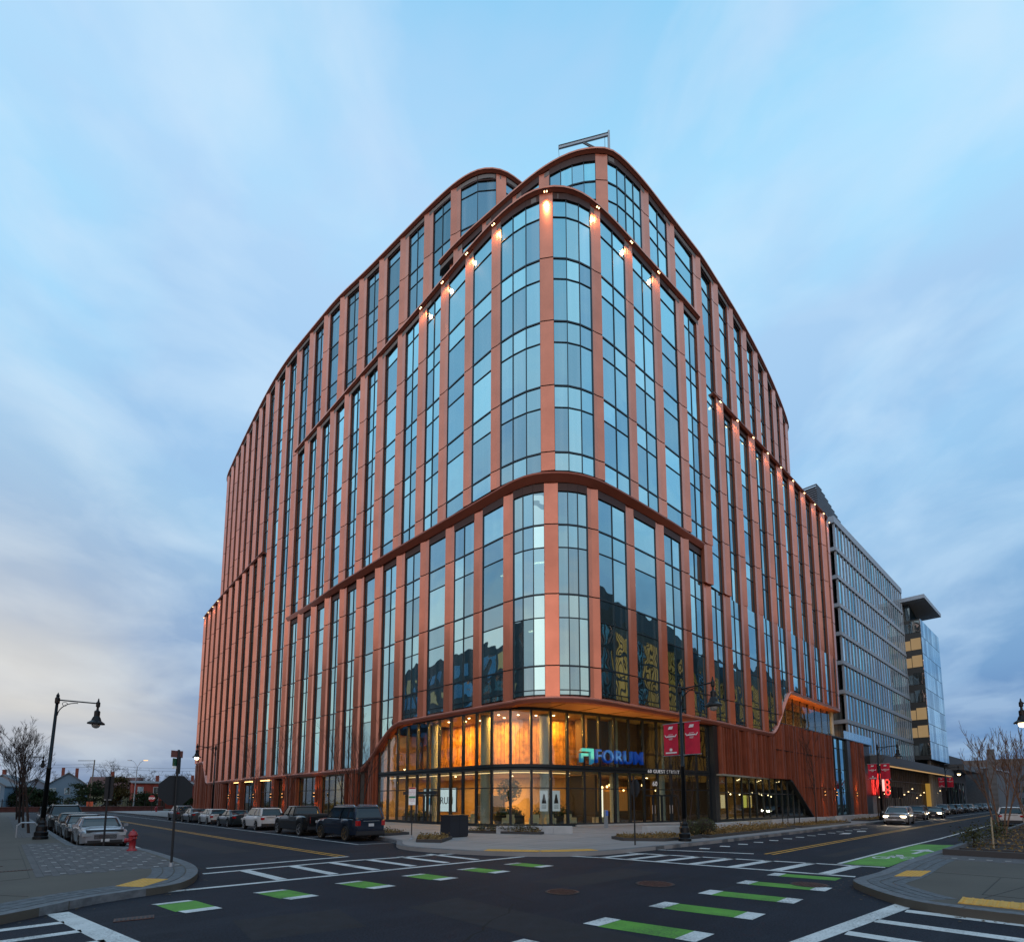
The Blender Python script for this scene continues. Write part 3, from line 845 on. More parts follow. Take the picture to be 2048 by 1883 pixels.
def lipz(t):
    p = LC.at(t)
    if t < LC.at_v(25.2):
        v = p.y
        if v > 50: return 5.1 + 3.9 * sstep(99.6, 104.0, v)
        return 5.1 + 3.95 * sstep(45.9, 39.0, v) ** 0.85
    u = p.x
    return 9.1 + 5.4 * sstep(57.3, 63.8, u)
bld = thing('office_building', 'large copper coloured office building with a rounded glass corner and fluted metal fins', 'office building', (0, 0, 0), FR)
lit_bars = []
OPEN = clear_glass('lit_room_glass', (0.28, 0.36, 0.36), 0.42, 0.95, 0.085, (0.40, 0.74, 0.90))
panels, panes_l = [], []         # (distance, verts, faces, material)
cores = MB(); frames_by_bay = []
def depth_at(p, scale=1.0):
    d = hypot(p[0] - 26.5, p[1] - 22.3)
    return (0.07 + 0.20 * sstep(4, 26, d) + 0.09 * sstep(35, 75, d)) * scale
def width_at(p):
    d = hypot(p[0] - 26.5, p[1] - 22.3)
    return 0.98 + 0.30 * sstep(2, 22, d)
def wpt(curve, t, sgn, a, o):
    """point a metres further away from the corner and o metres out from the lip line"""
    p, d, n = curve.frame(t)
    q = p + d * (sgn * a) + n * o
    return (q.x, q.y)
def pillar(curve, t, sgn, z0, z1, dscale=1.0, lip=None, flat=False, mdark=None):
    """z0 may be None to follow the wavy lower lip"""
    p = curve.at(t)
    D = depth_at(p, dscale); w = width_at(p)
    if flat:
        prof = [(-.5, -.12), (-.5, 0), (.5, 0), (.5, -.12)]; w = 1.0
    else:
        prof = [(-0.15 * D, -D), (0, 0), (0.40 * w, -0.02), (w, 0.48 * D), (w, -D)]
    poly = [wpt(curve, t, sgn, a, o) for a, o in prof]
    if lip: zb = [lipz(t + sgn * max(0, a)) for a, o in prof]
    else: zb = [z0] * len(prof)
    cuts = [min(zb)] + [j for j in JN if min(zb) + 0.6 < j < z1 - 0.35] + [z1]
    cpoly = [wpt(curve, t, sgn, a + (0.03 if a < w * .5 else -0.03), o - 0.07) for a, o in prof]
    cores.prism(cpoly, [z + .02 for z in zb], z1 - 0.01)
    for a, b in zip(cuts, cuts[1:]):
        lo = [max(a + (0.045 if a != cuts[0] else 0.0), z) for z in zb]
        mb = MB().prism(poly, lo, b - (0.045 if b != z1 else 0.0))
        panels.append((Vector((p.x, p.y, (a + b) / 2 * 0.6)).length, mb))
    return w, D
def bay(curve, t0, t1, D0, D1, z0, z1, ncol, lip=None, glass=None, sub=1, header=0.0, tall_top=False):
    """glazing between curve positions t0<t1, recessed by D; rows split at the floor joints and one third below each"""
    fr = MB()
    nseg = max(1, ncol)
    ts = [t0 + (t1 - t0) * i / nseg for i in range(nseg + 1)]
    pts = []
    for i, t in enumerate(ts):
        p, d, n = curve.frame(t)
        D = D0 + (D1 - D0) * i / nseg
        pts.append(p - n * D)
    zt = z1 - header
    rows = []
    zz = [j for j in JN if j < zt - 0.4]
    lv = sorted(set(zz + [j - 1.72 for j in JN if j - 1.72 < zt - 0.4]))
    zlo = min(lipz(t) for t in ts) if lip else z0
    lv = [q for q in lv if q > zlo + 0.25]
    edges = [zlo] + lv + [zt]
    for i in range(nseg):
        A, B = pts[i], pts[i + 1]
        d = (B - A).normalized(); n = Vector((d.y, -d.x))
        za = lipz(ts[i]) + 0.3 if lip else z0; zb_ = lipz(ts[i + 1]) + 0.3 if lip else z0
        for r in range(len(edges) - 1):
            a, b = edges[r], edges[r + 1]
            la, lb = max(a, za), max(a, zb_)
            if la >= b - .05 and lb >= b - .05: continue
            la, lb = min(la, b - .02), min(lb, b - .02)
            g = 0.028
            tl = random.uniform(-.004, .004)
            a1 = A + d * g; b1 = B - d * g
            bk = n * -0.03
            f1, f2 = n * tl, n * -tl
            vs = [(*(a1 + f1), la + g), (*(b1 + f2), lb + g), (*(b1 - f1), b - g), (*(a1 - f2), b - g),
                  (*(a1 + bk), la + g), (*(b1 + bk), lb + g), (*(b1 + bk), b - g), (*(a1 + bk), b - g)]
            mb = MB().add(vs, [(0, 1, 2, 3), (7, 6, 5, 4), (4, 5, 1, 0), (5, 6, 2, 1), (6, 7, 3, 2), (7, 4, 0, 3)])
            c = (A + B) / 2
            gsel = glass or GLASS
            if lip and 11 < b < 24 and b - a > 2.5 and (int(c.x * 7.3) + int(c.y * 5.1) + r * 3) % 5 == 0 and hypot(c.x - 26, c.y - 22) < 30:
                gsel = OPEN; lit_bars.append((c - n * 1.5, d, b - .35))
            panes_l.append((Vector((c.x, c.y, (a + b) / 2 * 0.6)).length, mb, gsel))
        for r, zz_ in enumerate(edges[1:-1]):
            if zz_ < min(za, zb_): continue
            thick = 0.11 if any(abs(zz_ - j) < 0.01 for j in JN) else 0.055
            q = 0.055
            P = [A + n * q, B + n * q, B - n * 0.06, A - n * 0.06]
            fr.prism([tuple(x) for x in P], zz_ - thick / 2, zz_ + thick / 2)
    for i in range(nseg + 1):
        p = pts[i]; q0, dd, nn = curve.frame(ts[i])
        za = lipz(ts[i]) + .25 if lip else z0
        w_ = 0.09 if i in (0, nseg) else 0.055
        P = [p - dd * w_ / 2 + nn * .06, p + dd * w_ / 2 + nn * .06, p + dd * w_ / 2 - nn * .08, p - dd * w_ / 2 - nn * .08]
        fr.prism([tuple(x) for x in P], za, zt)
    # header: dark reveal above the glass
    hd = None
    if header > 0:
        for i in range(nseg):
            A, B = pts[i], pts[i + 1]; d = (B - A).normalized(); n = Vector((d.y, -d.x))
            P = [A + n * 0.10, B + n * 0.10, B - n * 0.08, A - n * 0.08]
            cores_h.prism([tuple(x) for x in P], zt, z1)
    c = (pts[0] + pts[-1]) / 2
    frames_by_bay.append((c.length, fr))
cores_h = MB()
def run(curve, plist, z0, z1, lip=None, draw=None, dsc=1.0, header=0.55, cols=None, glass=None, endcaps=()):
    """plist: [(t, sgn, flat)] in rising t. builds pillars and the bays between"""
    info = []
    for i, (t, sgn, flat) in enumerate(plist):
        p = curve.at(t); D = depth_at(p, dsc); w = width_at(p)
        if draw is None or i in draw:
            pillar(curve, t, sgn, z0, z1, dsc, lip, flat)
        if flat: lo, hi = t - .5, t + .5; D = .12
        elif sgn < 0: lo, hi = t - w, t + 0.15 * D
        else: lo, hi = t - 0.15 * D, t + w
        info.append((lo, hi, D))
    for i in range(len(plist) - 1):
        a, b = info[i], info[i + 1]
        t0, t1 = a[1] - .02, b[0] + .02
        n = cols(i) if cols else 1
        bay(curve, t0, t1, a[2] - 0.04, b[2] - 0.04, z0, z1, n, lip, glass, header=header)
    return info
def colsel(seed, corner=()):
    def f(i):
        if i in corner: return corner[i]
        return 2 if (i * 7 + seed) % 3 != 0 else 1
    return f
# S3: lower facade round the corner (left v<=64.45 .. right u<=43.81)
L3 = [(LC.at_v(v), -1, False) for v in VL[11::-1]]
tc_low = (LC.at_u(26.75))
P3 = L3 + [(LC.s[min(range(len(LC.p)), key=lambda i: (LC.p[i] - Vector((26.45, 22.6))).length)], 1, True)] + [(LC.at_u(u), 1, False) for u in UR[:5]]
nL = len(L3)
run(LC, P3, None, Z_BELT, lip=True, draw=range(1, len(P3)), cols=colsel(1, {nL - 1: 3, nL: 3, nL - 2: 1, nL - 3: 2}), header=0.75)
# S2, S1: far left
L2 = [(LC.at_v(v), -1, False) for v in VL[14:10:-1]]
run(LC, L2, None, Z_C - .2, lip=True, draw=range(0, 4), cols=colsel(2), header=0.6)
L1 = [(LC.at_v(v), -1, False) for v in VL[:13:-1]]
run(LC, L1, None, Z_E - .15, lip=True, draw=range(0, len(L1) - 1), cols=lambda i: 1, header=0.5)
# S4: projecting corner volume
P4 = [(V1.at_v(v + 0.85 * max(0, 1 - k / 11)), -1, False) for k, v in list(enumerate(VL[:12]))[::-1]]
P4 += [(V1.s[min(range(len(V1.p)), key=lambda i: (V1.p[i] - Vector((26.1, 22.25))).length)], 1, True)]
P4 += [(V1.at_u(u + .25 - .05 * k), 1, False) for k, u in enumerate(UR[:5])]
run(V1, P4, Z_BELT + .5, Z_V1 - .1, cols=colsel(0, {nL - 1: 3, nL: 3, nL - 2: 1, nL - 3: 1}), header=0.6, draw=range(1, len(P4)))
# S5: tall rear volume on the left street
P5 = [(CC.at_v(v), -1, False) for v in VL[11:2:-1]] + [(CC.at_u(30.4), 1, True), (CC.at_u(34.5), 1, False)]
run(CC, P5, Z_V1 - .6, Z_C - .2, cols=colsel(1, {8: 2, 9: 2}), header=0.6, glass=GLASS_D, draw=range(1, 11))
P5b = [(CC.at_v(v), -1, False) for v in VL[22:13:-1]]
run(CC, P5b, Z_E - .2, Z_C - .2, cols=lambda i: 1, header=0.6, draw=range(0, len(P5b) - 1))
# S6: second volume behind the corner
tB = BC.s[min(range(len(BC.p)), key=lambda i: (BC.p[i] - Vector((31.4, 20.8))).length)]
P6 = [(BC.at_v(v), -1, False) for v in (34.3, 30.7, 27.3, 24.6)] + [(tB, 1, True)] + [(BC.at_u(u), 1, False) for u in (35.5, 39.4)]
run(BC, P6, Z_V1 - .6, Z_B - .2, cols=colsel(0, {0: 1, 1: 2, 2: 1, 3: 4, 4: 4}), header=0.6)
run(BC, [(BC.at_u(39.4), 1, False), (BC.at_u(43.81), 1, False)], Z_V1 - .6, Z_B - .2, draw=(), cols=lambda i: 1, header=0.6)
run(BC, [(BC.at_u(43.81), 1, False), (BC.at_u(47.6), 1, False)], J3, Z_B - .2, cols=lambda i: 1, header=0.6, dsc=1.12)
run(BC, [(BC.at_u(u), 1, False) for u in UR[5:13]] + [(BC.at_u(76.8), 1, False)], Z_D - .4, Z_B - .2, draw=range(1, 9), cols=lambda i: 1, header=0.6)
# S6a, S7: right facade, deeper fins above the third joint
run(LC, [(LC.at_u(43.81), 1, False), (LC.at_u(47.6), 1, False)], None, J3, lip=True, draw=(1,), cols=lambda i: 2, header=0.0, dsc=.8)
R7 = [(LC.at_u(u), 1, False) for u in UR[5:]]
run(LC, R7, None, J3, lip=True, draw=range(1, len(R7)), cols=colsel(2), header=0.0, dsc=.72)
run(LC, R7, J3, Z_D - .15, draw=range(1, len(R7)), cols=colsel(2), header=0.5, dsc=1.15)

for c, d, z in lit_bars:
    MB().cbox(c.x, c.y, z, 1.3, .14, .07, atan2(d.y, d.x)).build('ceiling_light', emis('office_tube', (1, .80, .50), 22), bld)
    q = c - Vector((d.y, -d.x)) * 1.6; MB().cbox(q.x, q.y, z - 2.0, 4.5, .1, 5.4, atan2(d.y, d.x)).build('room_wall', mat('room_dark', (.03, .035, .035), .8), bld)
cores.build('fin_core', JOINT, bld, kind='stuff')
cores_h.build('window_head', mat('head_dark', (.05, .018, .012), .6), bld, kind='stuff')
panels.sort(key=lambda q: q[0])
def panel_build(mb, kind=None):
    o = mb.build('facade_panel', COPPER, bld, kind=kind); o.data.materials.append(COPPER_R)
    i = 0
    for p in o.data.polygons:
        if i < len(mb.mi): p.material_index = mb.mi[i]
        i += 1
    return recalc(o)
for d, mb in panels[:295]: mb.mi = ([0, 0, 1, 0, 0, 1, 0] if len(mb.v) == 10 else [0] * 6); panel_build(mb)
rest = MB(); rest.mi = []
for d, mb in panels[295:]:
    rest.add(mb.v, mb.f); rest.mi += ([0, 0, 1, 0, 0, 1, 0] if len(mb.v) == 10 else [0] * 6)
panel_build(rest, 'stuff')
for d, fr in frames_by_bay: fr.build('window_frame', MULL, bld)
panes_l.sort(key=lambda q: q[0])
for d, mb, g_ in panes_l[:295]: mb.build('window_pane', g_, bld)
for G_ in (GLASS, GLASS_D, OPEN):
    rest = MB()
    for d, mb, g_ in panes_l[295:]:
        if g_ is G_: rest.add(mb.v, mb.f)
    if rest.v: rest.build('window_pane', G_, bld, kind='stuff')

# ledges, copings and the wavy lower lip
def ledge(curve, t0, t1, prof, z, name='ledge', m=COPPER_D, step=0.7):
    mb = MB(); sweep(mb, curve, curve.sub(t0, t1, step), prof, z)
    return recalc(mb.build(name, m, bld))
COP = [(-0.55, -0.10), (0.06, -0.16), (0.24, 0.0), (0.24, 0.10), (-0.55, 0.10)]
ledge(V1, 0.1, V1.L, COP, Z_V1, 'roof_coping')
ledge(V1, 0.1, V1.L, [(.25, -.01), (.28, -.01), (.28, .13), (.1, .13), (.1, .105), (.25, .105)], Z_V1, 'coping_edge', COPPER)
ledge(BC, 0, BC.L, COP, Z_B, 'roof_coping')
ledge(BC, 0, BC.L, [(.25, -.01), (.28, -.01), (.28, .13), (.1, .13), (.1, .105), (.25, .105)], Z_B, 'coping_edge', COPPER)
ledge(CC, 0, CC.L, COP, Z_C, 'roof_coping')
ledge(CC, 0, CC.L, [(.25, -.01), (.28, -.01), (.28, .13), (.1, .13), (.1, .105), (.25, .105)], Z_C, 'coping_edge', COPPER)
ledge(LC, LC.at_u(47.0), LC.L, COP, Z_D, 'roof_coping')
ledge(LC, 0, LC.at_v(74.8), COP, Z_E, 'roof_coping')
# belt: tapering from nothing at the far left to a deep lip round the corner
bt0, bt1 = LC.at_v(65.6), LC.at_u(44.0)
mb = MB(); vs = []; n_ = 5
tsb = LC.sub(bt0, bt1, 0.6)
for t in tsb:
    p, d, n = LC.frame(t)
    e = sstep(bt0, bt0 + 16, t) * (1 - 0.6 * sstep(bt1 - 12, bt1, t))
    o = 0.10 + 0.36 * e
    for a, z in ((-.6, -.22), (o * .2, -.24), (o, .20), (o, .33), (-.6, .44)):
        q = p + n * a; vs.append((q.x, q.y, Z_BELT + .1 + z))
fs = [(i * 5 + k, i * 5 + (k + 1) % 5, (i + 1) * 5 + (k + 1) % 5, (i + 1) * 5 + k) for i in range(len(tsb) - 1) for k in range(5)]
fs += [tuple(range(5)), tuple(range((len(tsb) - 1) * 5, len(tsb) * 5))[::-1]]
mb.add(vs, fs); recalc(mb.build('belt_ledge', COPPER_D, bld))
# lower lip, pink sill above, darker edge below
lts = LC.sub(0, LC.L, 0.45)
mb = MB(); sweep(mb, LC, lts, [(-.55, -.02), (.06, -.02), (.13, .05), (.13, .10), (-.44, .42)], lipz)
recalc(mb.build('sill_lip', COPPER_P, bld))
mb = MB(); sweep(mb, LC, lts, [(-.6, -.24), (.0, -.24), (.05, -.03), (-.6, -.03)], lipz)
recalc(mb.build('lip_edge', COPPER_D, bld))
# roofs
RM = mat('roof_membrane', (0.2, 0.2, 0.2), 0.9)
def roof(pts, z): recalc(MB().prism(pts, z - 0.4, z).build('roof', RM, bld))
roof([tuple(p) for p in V1.p] + [(44.2, 40), (38, 60), (30, 65)], Z_V1 - .25)
roof([tuple(p) for p in BC.p] + [(77.9, 45), (44, 60), (32, 45)], Z_B - .25)
roof([tuple(p) for p in CC.p] + [(60, 31), (60, 105)], Z_C - .25)
roof([(81.4, 17.5), (81.6, 60), (60, 60), (46, 20.0)], Z_D - .25)
roof([(25.6, 108.5), (60, 109), (60, 75), (25, 75)], Z_E - .25)
# closing walls and core so nothing is hollow when seen from the side
mb = MB()
mb.box(32.5, 59.5, 31.5, 105, 5, Z_C - .8); mb.box(33, 77, 24, 44, 15.2, Z_B - .8)
mb.box(28, 60, 105, 109, 5.2, Z_E - .8); mb.box(60, 80.8, 19.5, 59, 15.2, Z_D - .8)
mb.build('core_wall', COPPER_D, bld)
# rooftop rail on the corner volume
mb = MB(); ts = V1.sub(V1.at_v(27), V1.at_u(33), 1.1)
rp_ = []
for t in ts:
    p, d, n = V1.frame(t); q = p - n * 0.6; rp_.append((q.x, q.y, Z_V1 + 1.05))
    mb.tube([(q.x, q.y, Z_V1 - .2), (q.x, q.y, Z_V1 + 1.05)], 0.025, 5)
mb.tube(rp_, 0.03, 5); mb.tube([(a, b, c - .45) for a, b, c in rp_], 0.02, 5)
mb.build('rooftop_rail', mat('steel_light', (0.45, 0.47, 0.5), 0.35, 0.8), bld)

# ------------------------------------------------------------------ fin uplights / downlights at the roof edges
LFIX = emis('lamp_glow', (1.0, 0.55, 0.25), 16.0)
def fin_light(curve, t, sgn, z, power, flat=False):
    p, d, n = curve.frame(t)
    off = 0.0 if flat else sgn * 0.55
    b = p + d * off
    f = MB()
    ang = atan2(d.y, d.x)
    for s_ in (-.09, .09):
        c = b + n * 0.34 + d * s_
        f.cbox(c.x, c.y, z - .36, .12, .16, .10, ang, rx=radians(20))
    fx = f.build('light_fixture', BLACK, bld)
    gm_ = MB()
    for s_ in (-.09, .09):
        c = b + n * 0.34 + d * s_
        gm_.cbox(c.x, c.y, z - .43, .08, .10, .04, ang)
    gm_.build('lamp_lens', LFIX, fx)
    c = b + n * 0.55
    o = light('SPOT', 'fin_lamp', (0, 0, 0), power * 3.6, (1.0, 0.50, 0.22), 0.14, spot=100, blend=1.0, parent=bld)
    o.location = (c.x, c.y, z - 0.50)
    dirv = Vector((-n.x * 0.30, -n.y * 0.30, -1.0))
    o.rotation_euler = (-dirv).to_track_quat('Z', 'Y').to_euler()
for i in range(nL - 4, nL): fin_light(V1, P4[i][0], -1, Z_V1, 130)
fin_light(V1, P4[nL][0], 1, Z_V1, 150, True)
for i in range(nL + 1, nL + 4): fin_light(V1, P4[i][0], 1, Z_V1, 130)
for u in UR[5:]: fin_light(LC, LC.at_u(u), 1, Z_D, 110)
for v in VL[-1:-5:-1]: fin_light(LC, LC.at_v(v), -1, Z_E, 110)

# ------------------------------------------------------------------ ground floor: corner lobby
GC = smooth_curve([(25.15, 42.9), (25.2, 38), (25.25, 33), (25.3, 29.5), (25.45, 27.6), (26.0, 26.2), (26.9, 25.2), (28.2, 24.5), (29.8, 24.1), (31.8, 23.5), (34, 22.9), (36.5, 22.2), (39.5, 21.3), (42.5, 20.3), (44.6, 19.7)], 2)
Z0 = 0.15; ZB = 4.28; ZB2 = 4.72; ZS = 8.82
lob = thing('lobby', 'double-height glass lobby lit warm yellow under the rounded corner', 'lobby', (0, 0, 0), FR)
# mullion positions measured along the glass
def poly_offset(curve, ts, o): 
    out = []
    for t in ts:
        p, d, n = curve.frame(t); q = p + n * o; out.append((q.x, q.y))
    return out
n_b = 24
mt = [GC.L * i / n_b for i in range(n_b + 1)]
fr = MB()
for i, t in enumerate(mt):
    p, d, n = GC.frame(t)
    w_ = 0.17
    P = [p - d * w_ / 2 + n * .09, p + d * w_ / 2 + n * .09, p + d * w_ / 2 - n * .12, p - d * w_ / 2 - n * .12]
    top = min(ZS, lipz(LC.at_v(p.y)) - .3) if p.y > 36 else ZS
    MB().prism([tuple(x) for x in P], Z0, max(top, ZB2)).build('mullion', FRAME, lob)
for i in range(n_b):
    t0, t1 = mt[i] + .085, mt[i + 1] - .085
    A = GC.at(t0); B = GC.at(t1)
    d = (B - A).normalized(); n = Vector((d.y, -d.x)) * 0.015
    P = [tuple(A + n), tuple(B + n), tuple(B - n), tuple(A - n)]
    MB().prism(P, Z0 + .22, ZB).build('window_pane', CLEAR, lob)
    def topz(q): return min(ZS, lipz(LC.at_v(q.y)) - .3) if q.y > 36 else ZS
    ta, tb = topz(A), topz(B)
    if max(ta, tb) > ZB2 + .1:
        MB().prism(P, ZB2, [max(ta, ZB2 + .02), max(tb, ZB2 + .02), max(tb, ZB2 + .02), max(ta, ZB2 + .02)]).build('window_pane', CLEAR, lob)
ts = GC.sub(0, GC.L, .5)
mb = MB(); sweep(mb, GC, ts, [(-.25, 0), (.16, 0), (.16, .12), (.10, .16), (.16, .24), (.16, .44), (-.25, .44)], ZB); recalc(mb.build('band', FRAME, lob))
mb = MB(); sweep(mb, GC, ts, [(-.12, -.3), (.10, -.3), (.10, .22), (-.12, .22)], Z0); recalc(mb.build('base_sill', FRAME, lob))
mb = MB(); sweep(mb, GC, GC.sub(GC.at_v(37.5) if False else 5.5, GC.L, .5), [(-.15, -.12), (.08, -.12), (.08, .12), (-.15, .12)], ZS); recalc(mb.build('head_frame', FRAME, lob))
mb = MB(); sweep(mb, GC, GC.sub(22, GC.L, .5), [(.10, -.3), (.35, -.3), (.35, .12), (.10, .12)], Z0); recalc(mb.build('plinth', CONC, lob))
# transom row above the ground-floor glass
mb = MB(); sweep(mb, GC, ts, [(-.05, 0), (.08, 0), (.08, .07), (-.05, .07)], 2.95); recalc(mb.build('transom', FRAME, lob))
# soffit between the lip and the lobby glass
a_ts = LC.sub(LC.at_v(39.0), LC.at_u(46.5), .5)
outer = poly_offset(LC, a_ts, -0.1)
inner = poly_offset(GC, GC.sub(3.0, GC.L, .5), -0.35)
mb = MB()
m_ = 60; oc = Curve(outer); ic = Curve(inner); vs = []
for i in range(m_ + 1):
    a = oc.at(oc.L * i / m_); b = ic.at(ic.L * i / m_)
    vs += [(a.x, a.y, ZS + .06), (b.x, b.y, ZS + .10), (a.x, a.y, ZS + .26), (b.x, b.y, ZS + .30)]
fs = []
for i in range(m_):
    k = i * 4
    fs += [(k, k + 1, k + 5, k + 4), (k + 2, k + 6, k + 7, k + 3)]
mb.add(vs, fs); recalc(mb.build('soffit', SOFFIT, bld))
jm = MB()
for i in range(4, m_, 5):
    a = oc.at(oc.L * i / m_); b = ic.at(ic.L * i / m_)
    dd = (b - a); 
    if dd.length > .3: jm.cbox((a.x + b.x) / 2, (a.y + b.y) / 2, ZS + .06, dd.length * .96, .03, .03, atan2(dd.y, dd.x))
jm.build('soffit_joint', JOINT, bld, kind='stuff')
# ---- lobby interior
WOODY = mat('lobby_wood', (0.56, 0.27, 0.055), 0.5, var=0.5, vscale=1.6, obj_var=.25)
BEIGE = mat('lobby_plaster', (0.55, 0.36, 0.16), 0.7, var=0.2, vscale=.5)
FLOORM = mat('lobby_floor', (0.35, 0.30, 0.24), 0.35, var=0.1)
COLM = mat('lobby_column', (0.50, 0.54, 0.50), 0.6)
DARKI = mat('lobby_dark', (0.06, 0.045, 0.035), 0.6)
inn_poly = poly_offset(GC, GC.sub(0, GC.L, .8), -0.3)
recalc(MB().prism(inn_poly + [(46, 34), (36, 43)], -0.1, Z0 + .02).build('floor', FLOORM, lob))
recalc(MB().prism(poly_offset(GC, GC.sub(6, GC.L, .8), -0.5) + [(46, 34), (36, 38)], ZS, ZS + .2).build('ceiling', BEIGE, lob))
# mezzanine slab edge behind the band
recalc(MB().prism(poly_offset(GC, GC.sub(0, 20, .8), -1.6) + [(36, 34), (36, 43)], ZB - .1, ZB2).build('ceiling', BEIGE, lob))
recalc(MB().prism([(30.2, 27.2), (34, 24.6), (46, 21.6), (46, 34), (36, 34)], ZB - .1, ZB2).build('ceiling', BEIGE, lob))
# upper wall of vertical wood slats following the curve
UC = smooth_curve([(29.5, 42), (29.2, 36), (29.3, 31.5), (30.0, 29.3), (31.3, 27.9), (33.2, 26.9), (36, 26.2), (38.5, 25.4)], 2)
def clad(curve, z0, z1, name, m, pitch, fill=.9, dep=.05, parent=lob, zt=None):
    mb = MB(); t = 0
    while t < curve.L - pitch:
        p, d, n = curve.frame(t + pitch / 2)
        w_ = pitch * fill / 2; e = random.uniform(0, .05)
        P = [p - d * w_, p - d * w_ + n * (dep + e), p + d * w_ + n * (dep + e), p + d * w_]
        mb.prism([tuple(q) for q in P], z0, z1); t += pitch
    return recalc(mb.build(name, m, parent, kind='stuff'))
clad(UC, ZB2, ZS, 'wall_slat', WOODY, .34)
mb = MB(); sweep(mb, UC, UC.sub(0, UC.L, .8), [(-.3, 0), (0.01, 0), (0.01, ZS - ZB2), (-.3, ZS - ZB2)], ZB2); recalc(mb.build('upper_wall', WOODY, lob))
# dark hanging bulkheads with stepped undersides
for (u0, u1, v0, v1, z0_, z1_) in ((33.5, 36, 24.8, 26.0, 5.6, 8.8), (36, 39.5, 23.8, 25.6, 4.8, 8.8), (39.5, 45.5, 22.6, 25.2, 4.75, 8.8)):
    MB().box(u0, u1, v0, v1, z0_, z1_).build('bulkhead', mat('bulkhead_brown', (0.16, 0.09, 0.05), .6), lob)
# lower walls
BWc = smooth_curve([(33.8, 43), (33.0, 37), (33.0, 33), (34.5, 31), (37, 30), (41, 29.5), (46, 29)], 2)
mb = MB(); sweep(mb, BWc, BWc.sub(0, BWc.L, .8), [(-.3, 0), (0, 0), (0, ZB - .1), (-.3, ZB - .1)], Z0); recalc(mb.build('lower_wall', BEIGE, lob))
MB().box(25.6, 46, 42.9, 43.2, Z0, 8.5).build('end_wall', BEIGE, lob)
MB().box(46, 46.3, 19.6, 34, Z0, ZS).build('end_wall', DARKI, lob)
for (u, v, w_, h_) in ((32.8, 36.2, .12, 2.6), (32.8, 33.9, .12, 2.4)):
    MB().box(u, u + .1, v, v + 1.4, Z0, Z0 + h_).build('doorway', DARKI, lob)
# round columns
for (u, v) in ((26.55, 36.0), (26.9, 29.9), (29.9, 26.3), (36.2, 24.1), (41.8, 22.9)):
    MB().lathe((u, v, Z0), [(.38, 0), (.38, ZB - Z0)], 20).build('column', COLM, lob, smooth=False)
    MB().lathe((u, v, ZB2), [(.38, 0), (.38, ZS - ZB2)], 20).build('column', COLM, lob)
# ceiling downlights
DL = emis('downlight', (1.0, .72, .38), 30)
def downlights(lst, z, par):
    for (u, v) in lst:
        MB().lathe((u, v, z - .03), [(.09, 0), (.09, .03)], 10).build('downlight', DL, par)
downlights([(26.8, 34.5), (27.6, 33.2), (26.7, 31.7), (27.9, 30.6), (27.3, 28.8), (28.4, 27.7), (29.6, 26.9), (30.6, 25.9), (31.9, 25.5), (33.2, 25.0), (28.6, 29.5), (28.2, 32)], ZS - .01, lob)
downlights([(28.0, 35), (29.5, 33), (30.5, 30.5), (32, 28.5), (34, 27.2), (36.5, 26.5), (39, 25.7), (42, 24.4)], ZB - .12, lob)
# warm strip along the head of the glass
mb = MB(); sweep(mb, GC, GC.sub(1, 22, .6), [(-.62, -.04), (-.50, -.04), (-.50, 0), (-.62, 0)], ZB - .13); recalc(mb.build('light_strip', emis('strip', (1, .62, .28), 5), lob))
# lamps that light the rooms
def room_light(u, v, z, p, sx, sy, col=WARM):
    o = light('AREA', 'room_lamp', (u, v, z), p, col, sx, sy, parent=lob)
    return o
UPC = (1.0, 0.44, 0.085)
room_light(27.4, 34.5, ZS - .12, 2200, 1.6, 5, UPC); room_light(28.0, 29.2, ZS - .12, 1400, 1.8, 3, UPC); room_light(31.4, 26.3, ZS - .12, 850, 2.5, 1.5, UPC)
room_light(29.5, 38, ZB - .2, 1100, 4, 5, (1, .48, .13)); room_light(30.2, 32, ZB - .2, 1300, 3, 4, (1, .48, .13)); room_light(35, 27.6, ZB - .2, 300, 4, 2, (1, .55, .2)); room_light(41, 25.2, ZB - .2, 200, 4, 2, (1, .5, .18))
# under-soffit glow
o = light('AREA', 'soffit_lamp', (32, 21.9, ZB2 + .4), 420, (1, .55, .15), 5, .5, rot=(pi, 0, radians(-10)), parent=lob)
o = light('AREA', 'soffit_lamp', (39, 20.4, ZB2 + .4), 220, (1, .55, .15), 5, .4, rot=(pi, 0, radians(-10)), parent=lob)

# pendant lamps, a back bar and timber screens near the entrance
for i in range(15):
    u = 34.5 + (i % 8) * 1.25; v = 24.4 + (i // 8) * 1.5 + (i % 3) * .25 - (u - 34.5) * .12
    pl_ = MB().tube([(u, v, ZB - .12), (u, v, 3.1 + (i % 3) * .22)], .012, 4).build('pendant_lamp', FRAME, lob)
    MB().lathe((u, v, 2.92 + (i % 3) * .22), [(.05, 0), (.09, .05), (.06, .16), (.02, .2)], 10).build('pendant_glow', emis('pend', (1, .62, .25), 14), pl_)
MB().box(36, 43, 27.2, 27.5, Z0, 3.4).build('timber_screen', WOODY, lob)
for k in range(9): MB().box(36.2 + k * .76, 36.8 + k * .76, 27.05, 27.18, .9, 2.9).build('bar_shelf', mat('bar_glow', (.1, .05, .02), .5, emit=(1, .40, .10), estr=.35 + .3 * (k % 3)), lob)
MB().box(35.5, 43, 25.6, 26.2, Z0, 1.15).build('bar_counter', DARKI, lob)
MB().box(33.2, 33.5, 23.9, 26.6, Z0, 4.1).build('timber_screen', DARKI, lob)
MB().box(34.6, 34.72, 24.2, 24.3, .4, 3.0).build('light_strip', emis('whitestrip', (1, .85, .65), 4), lob)
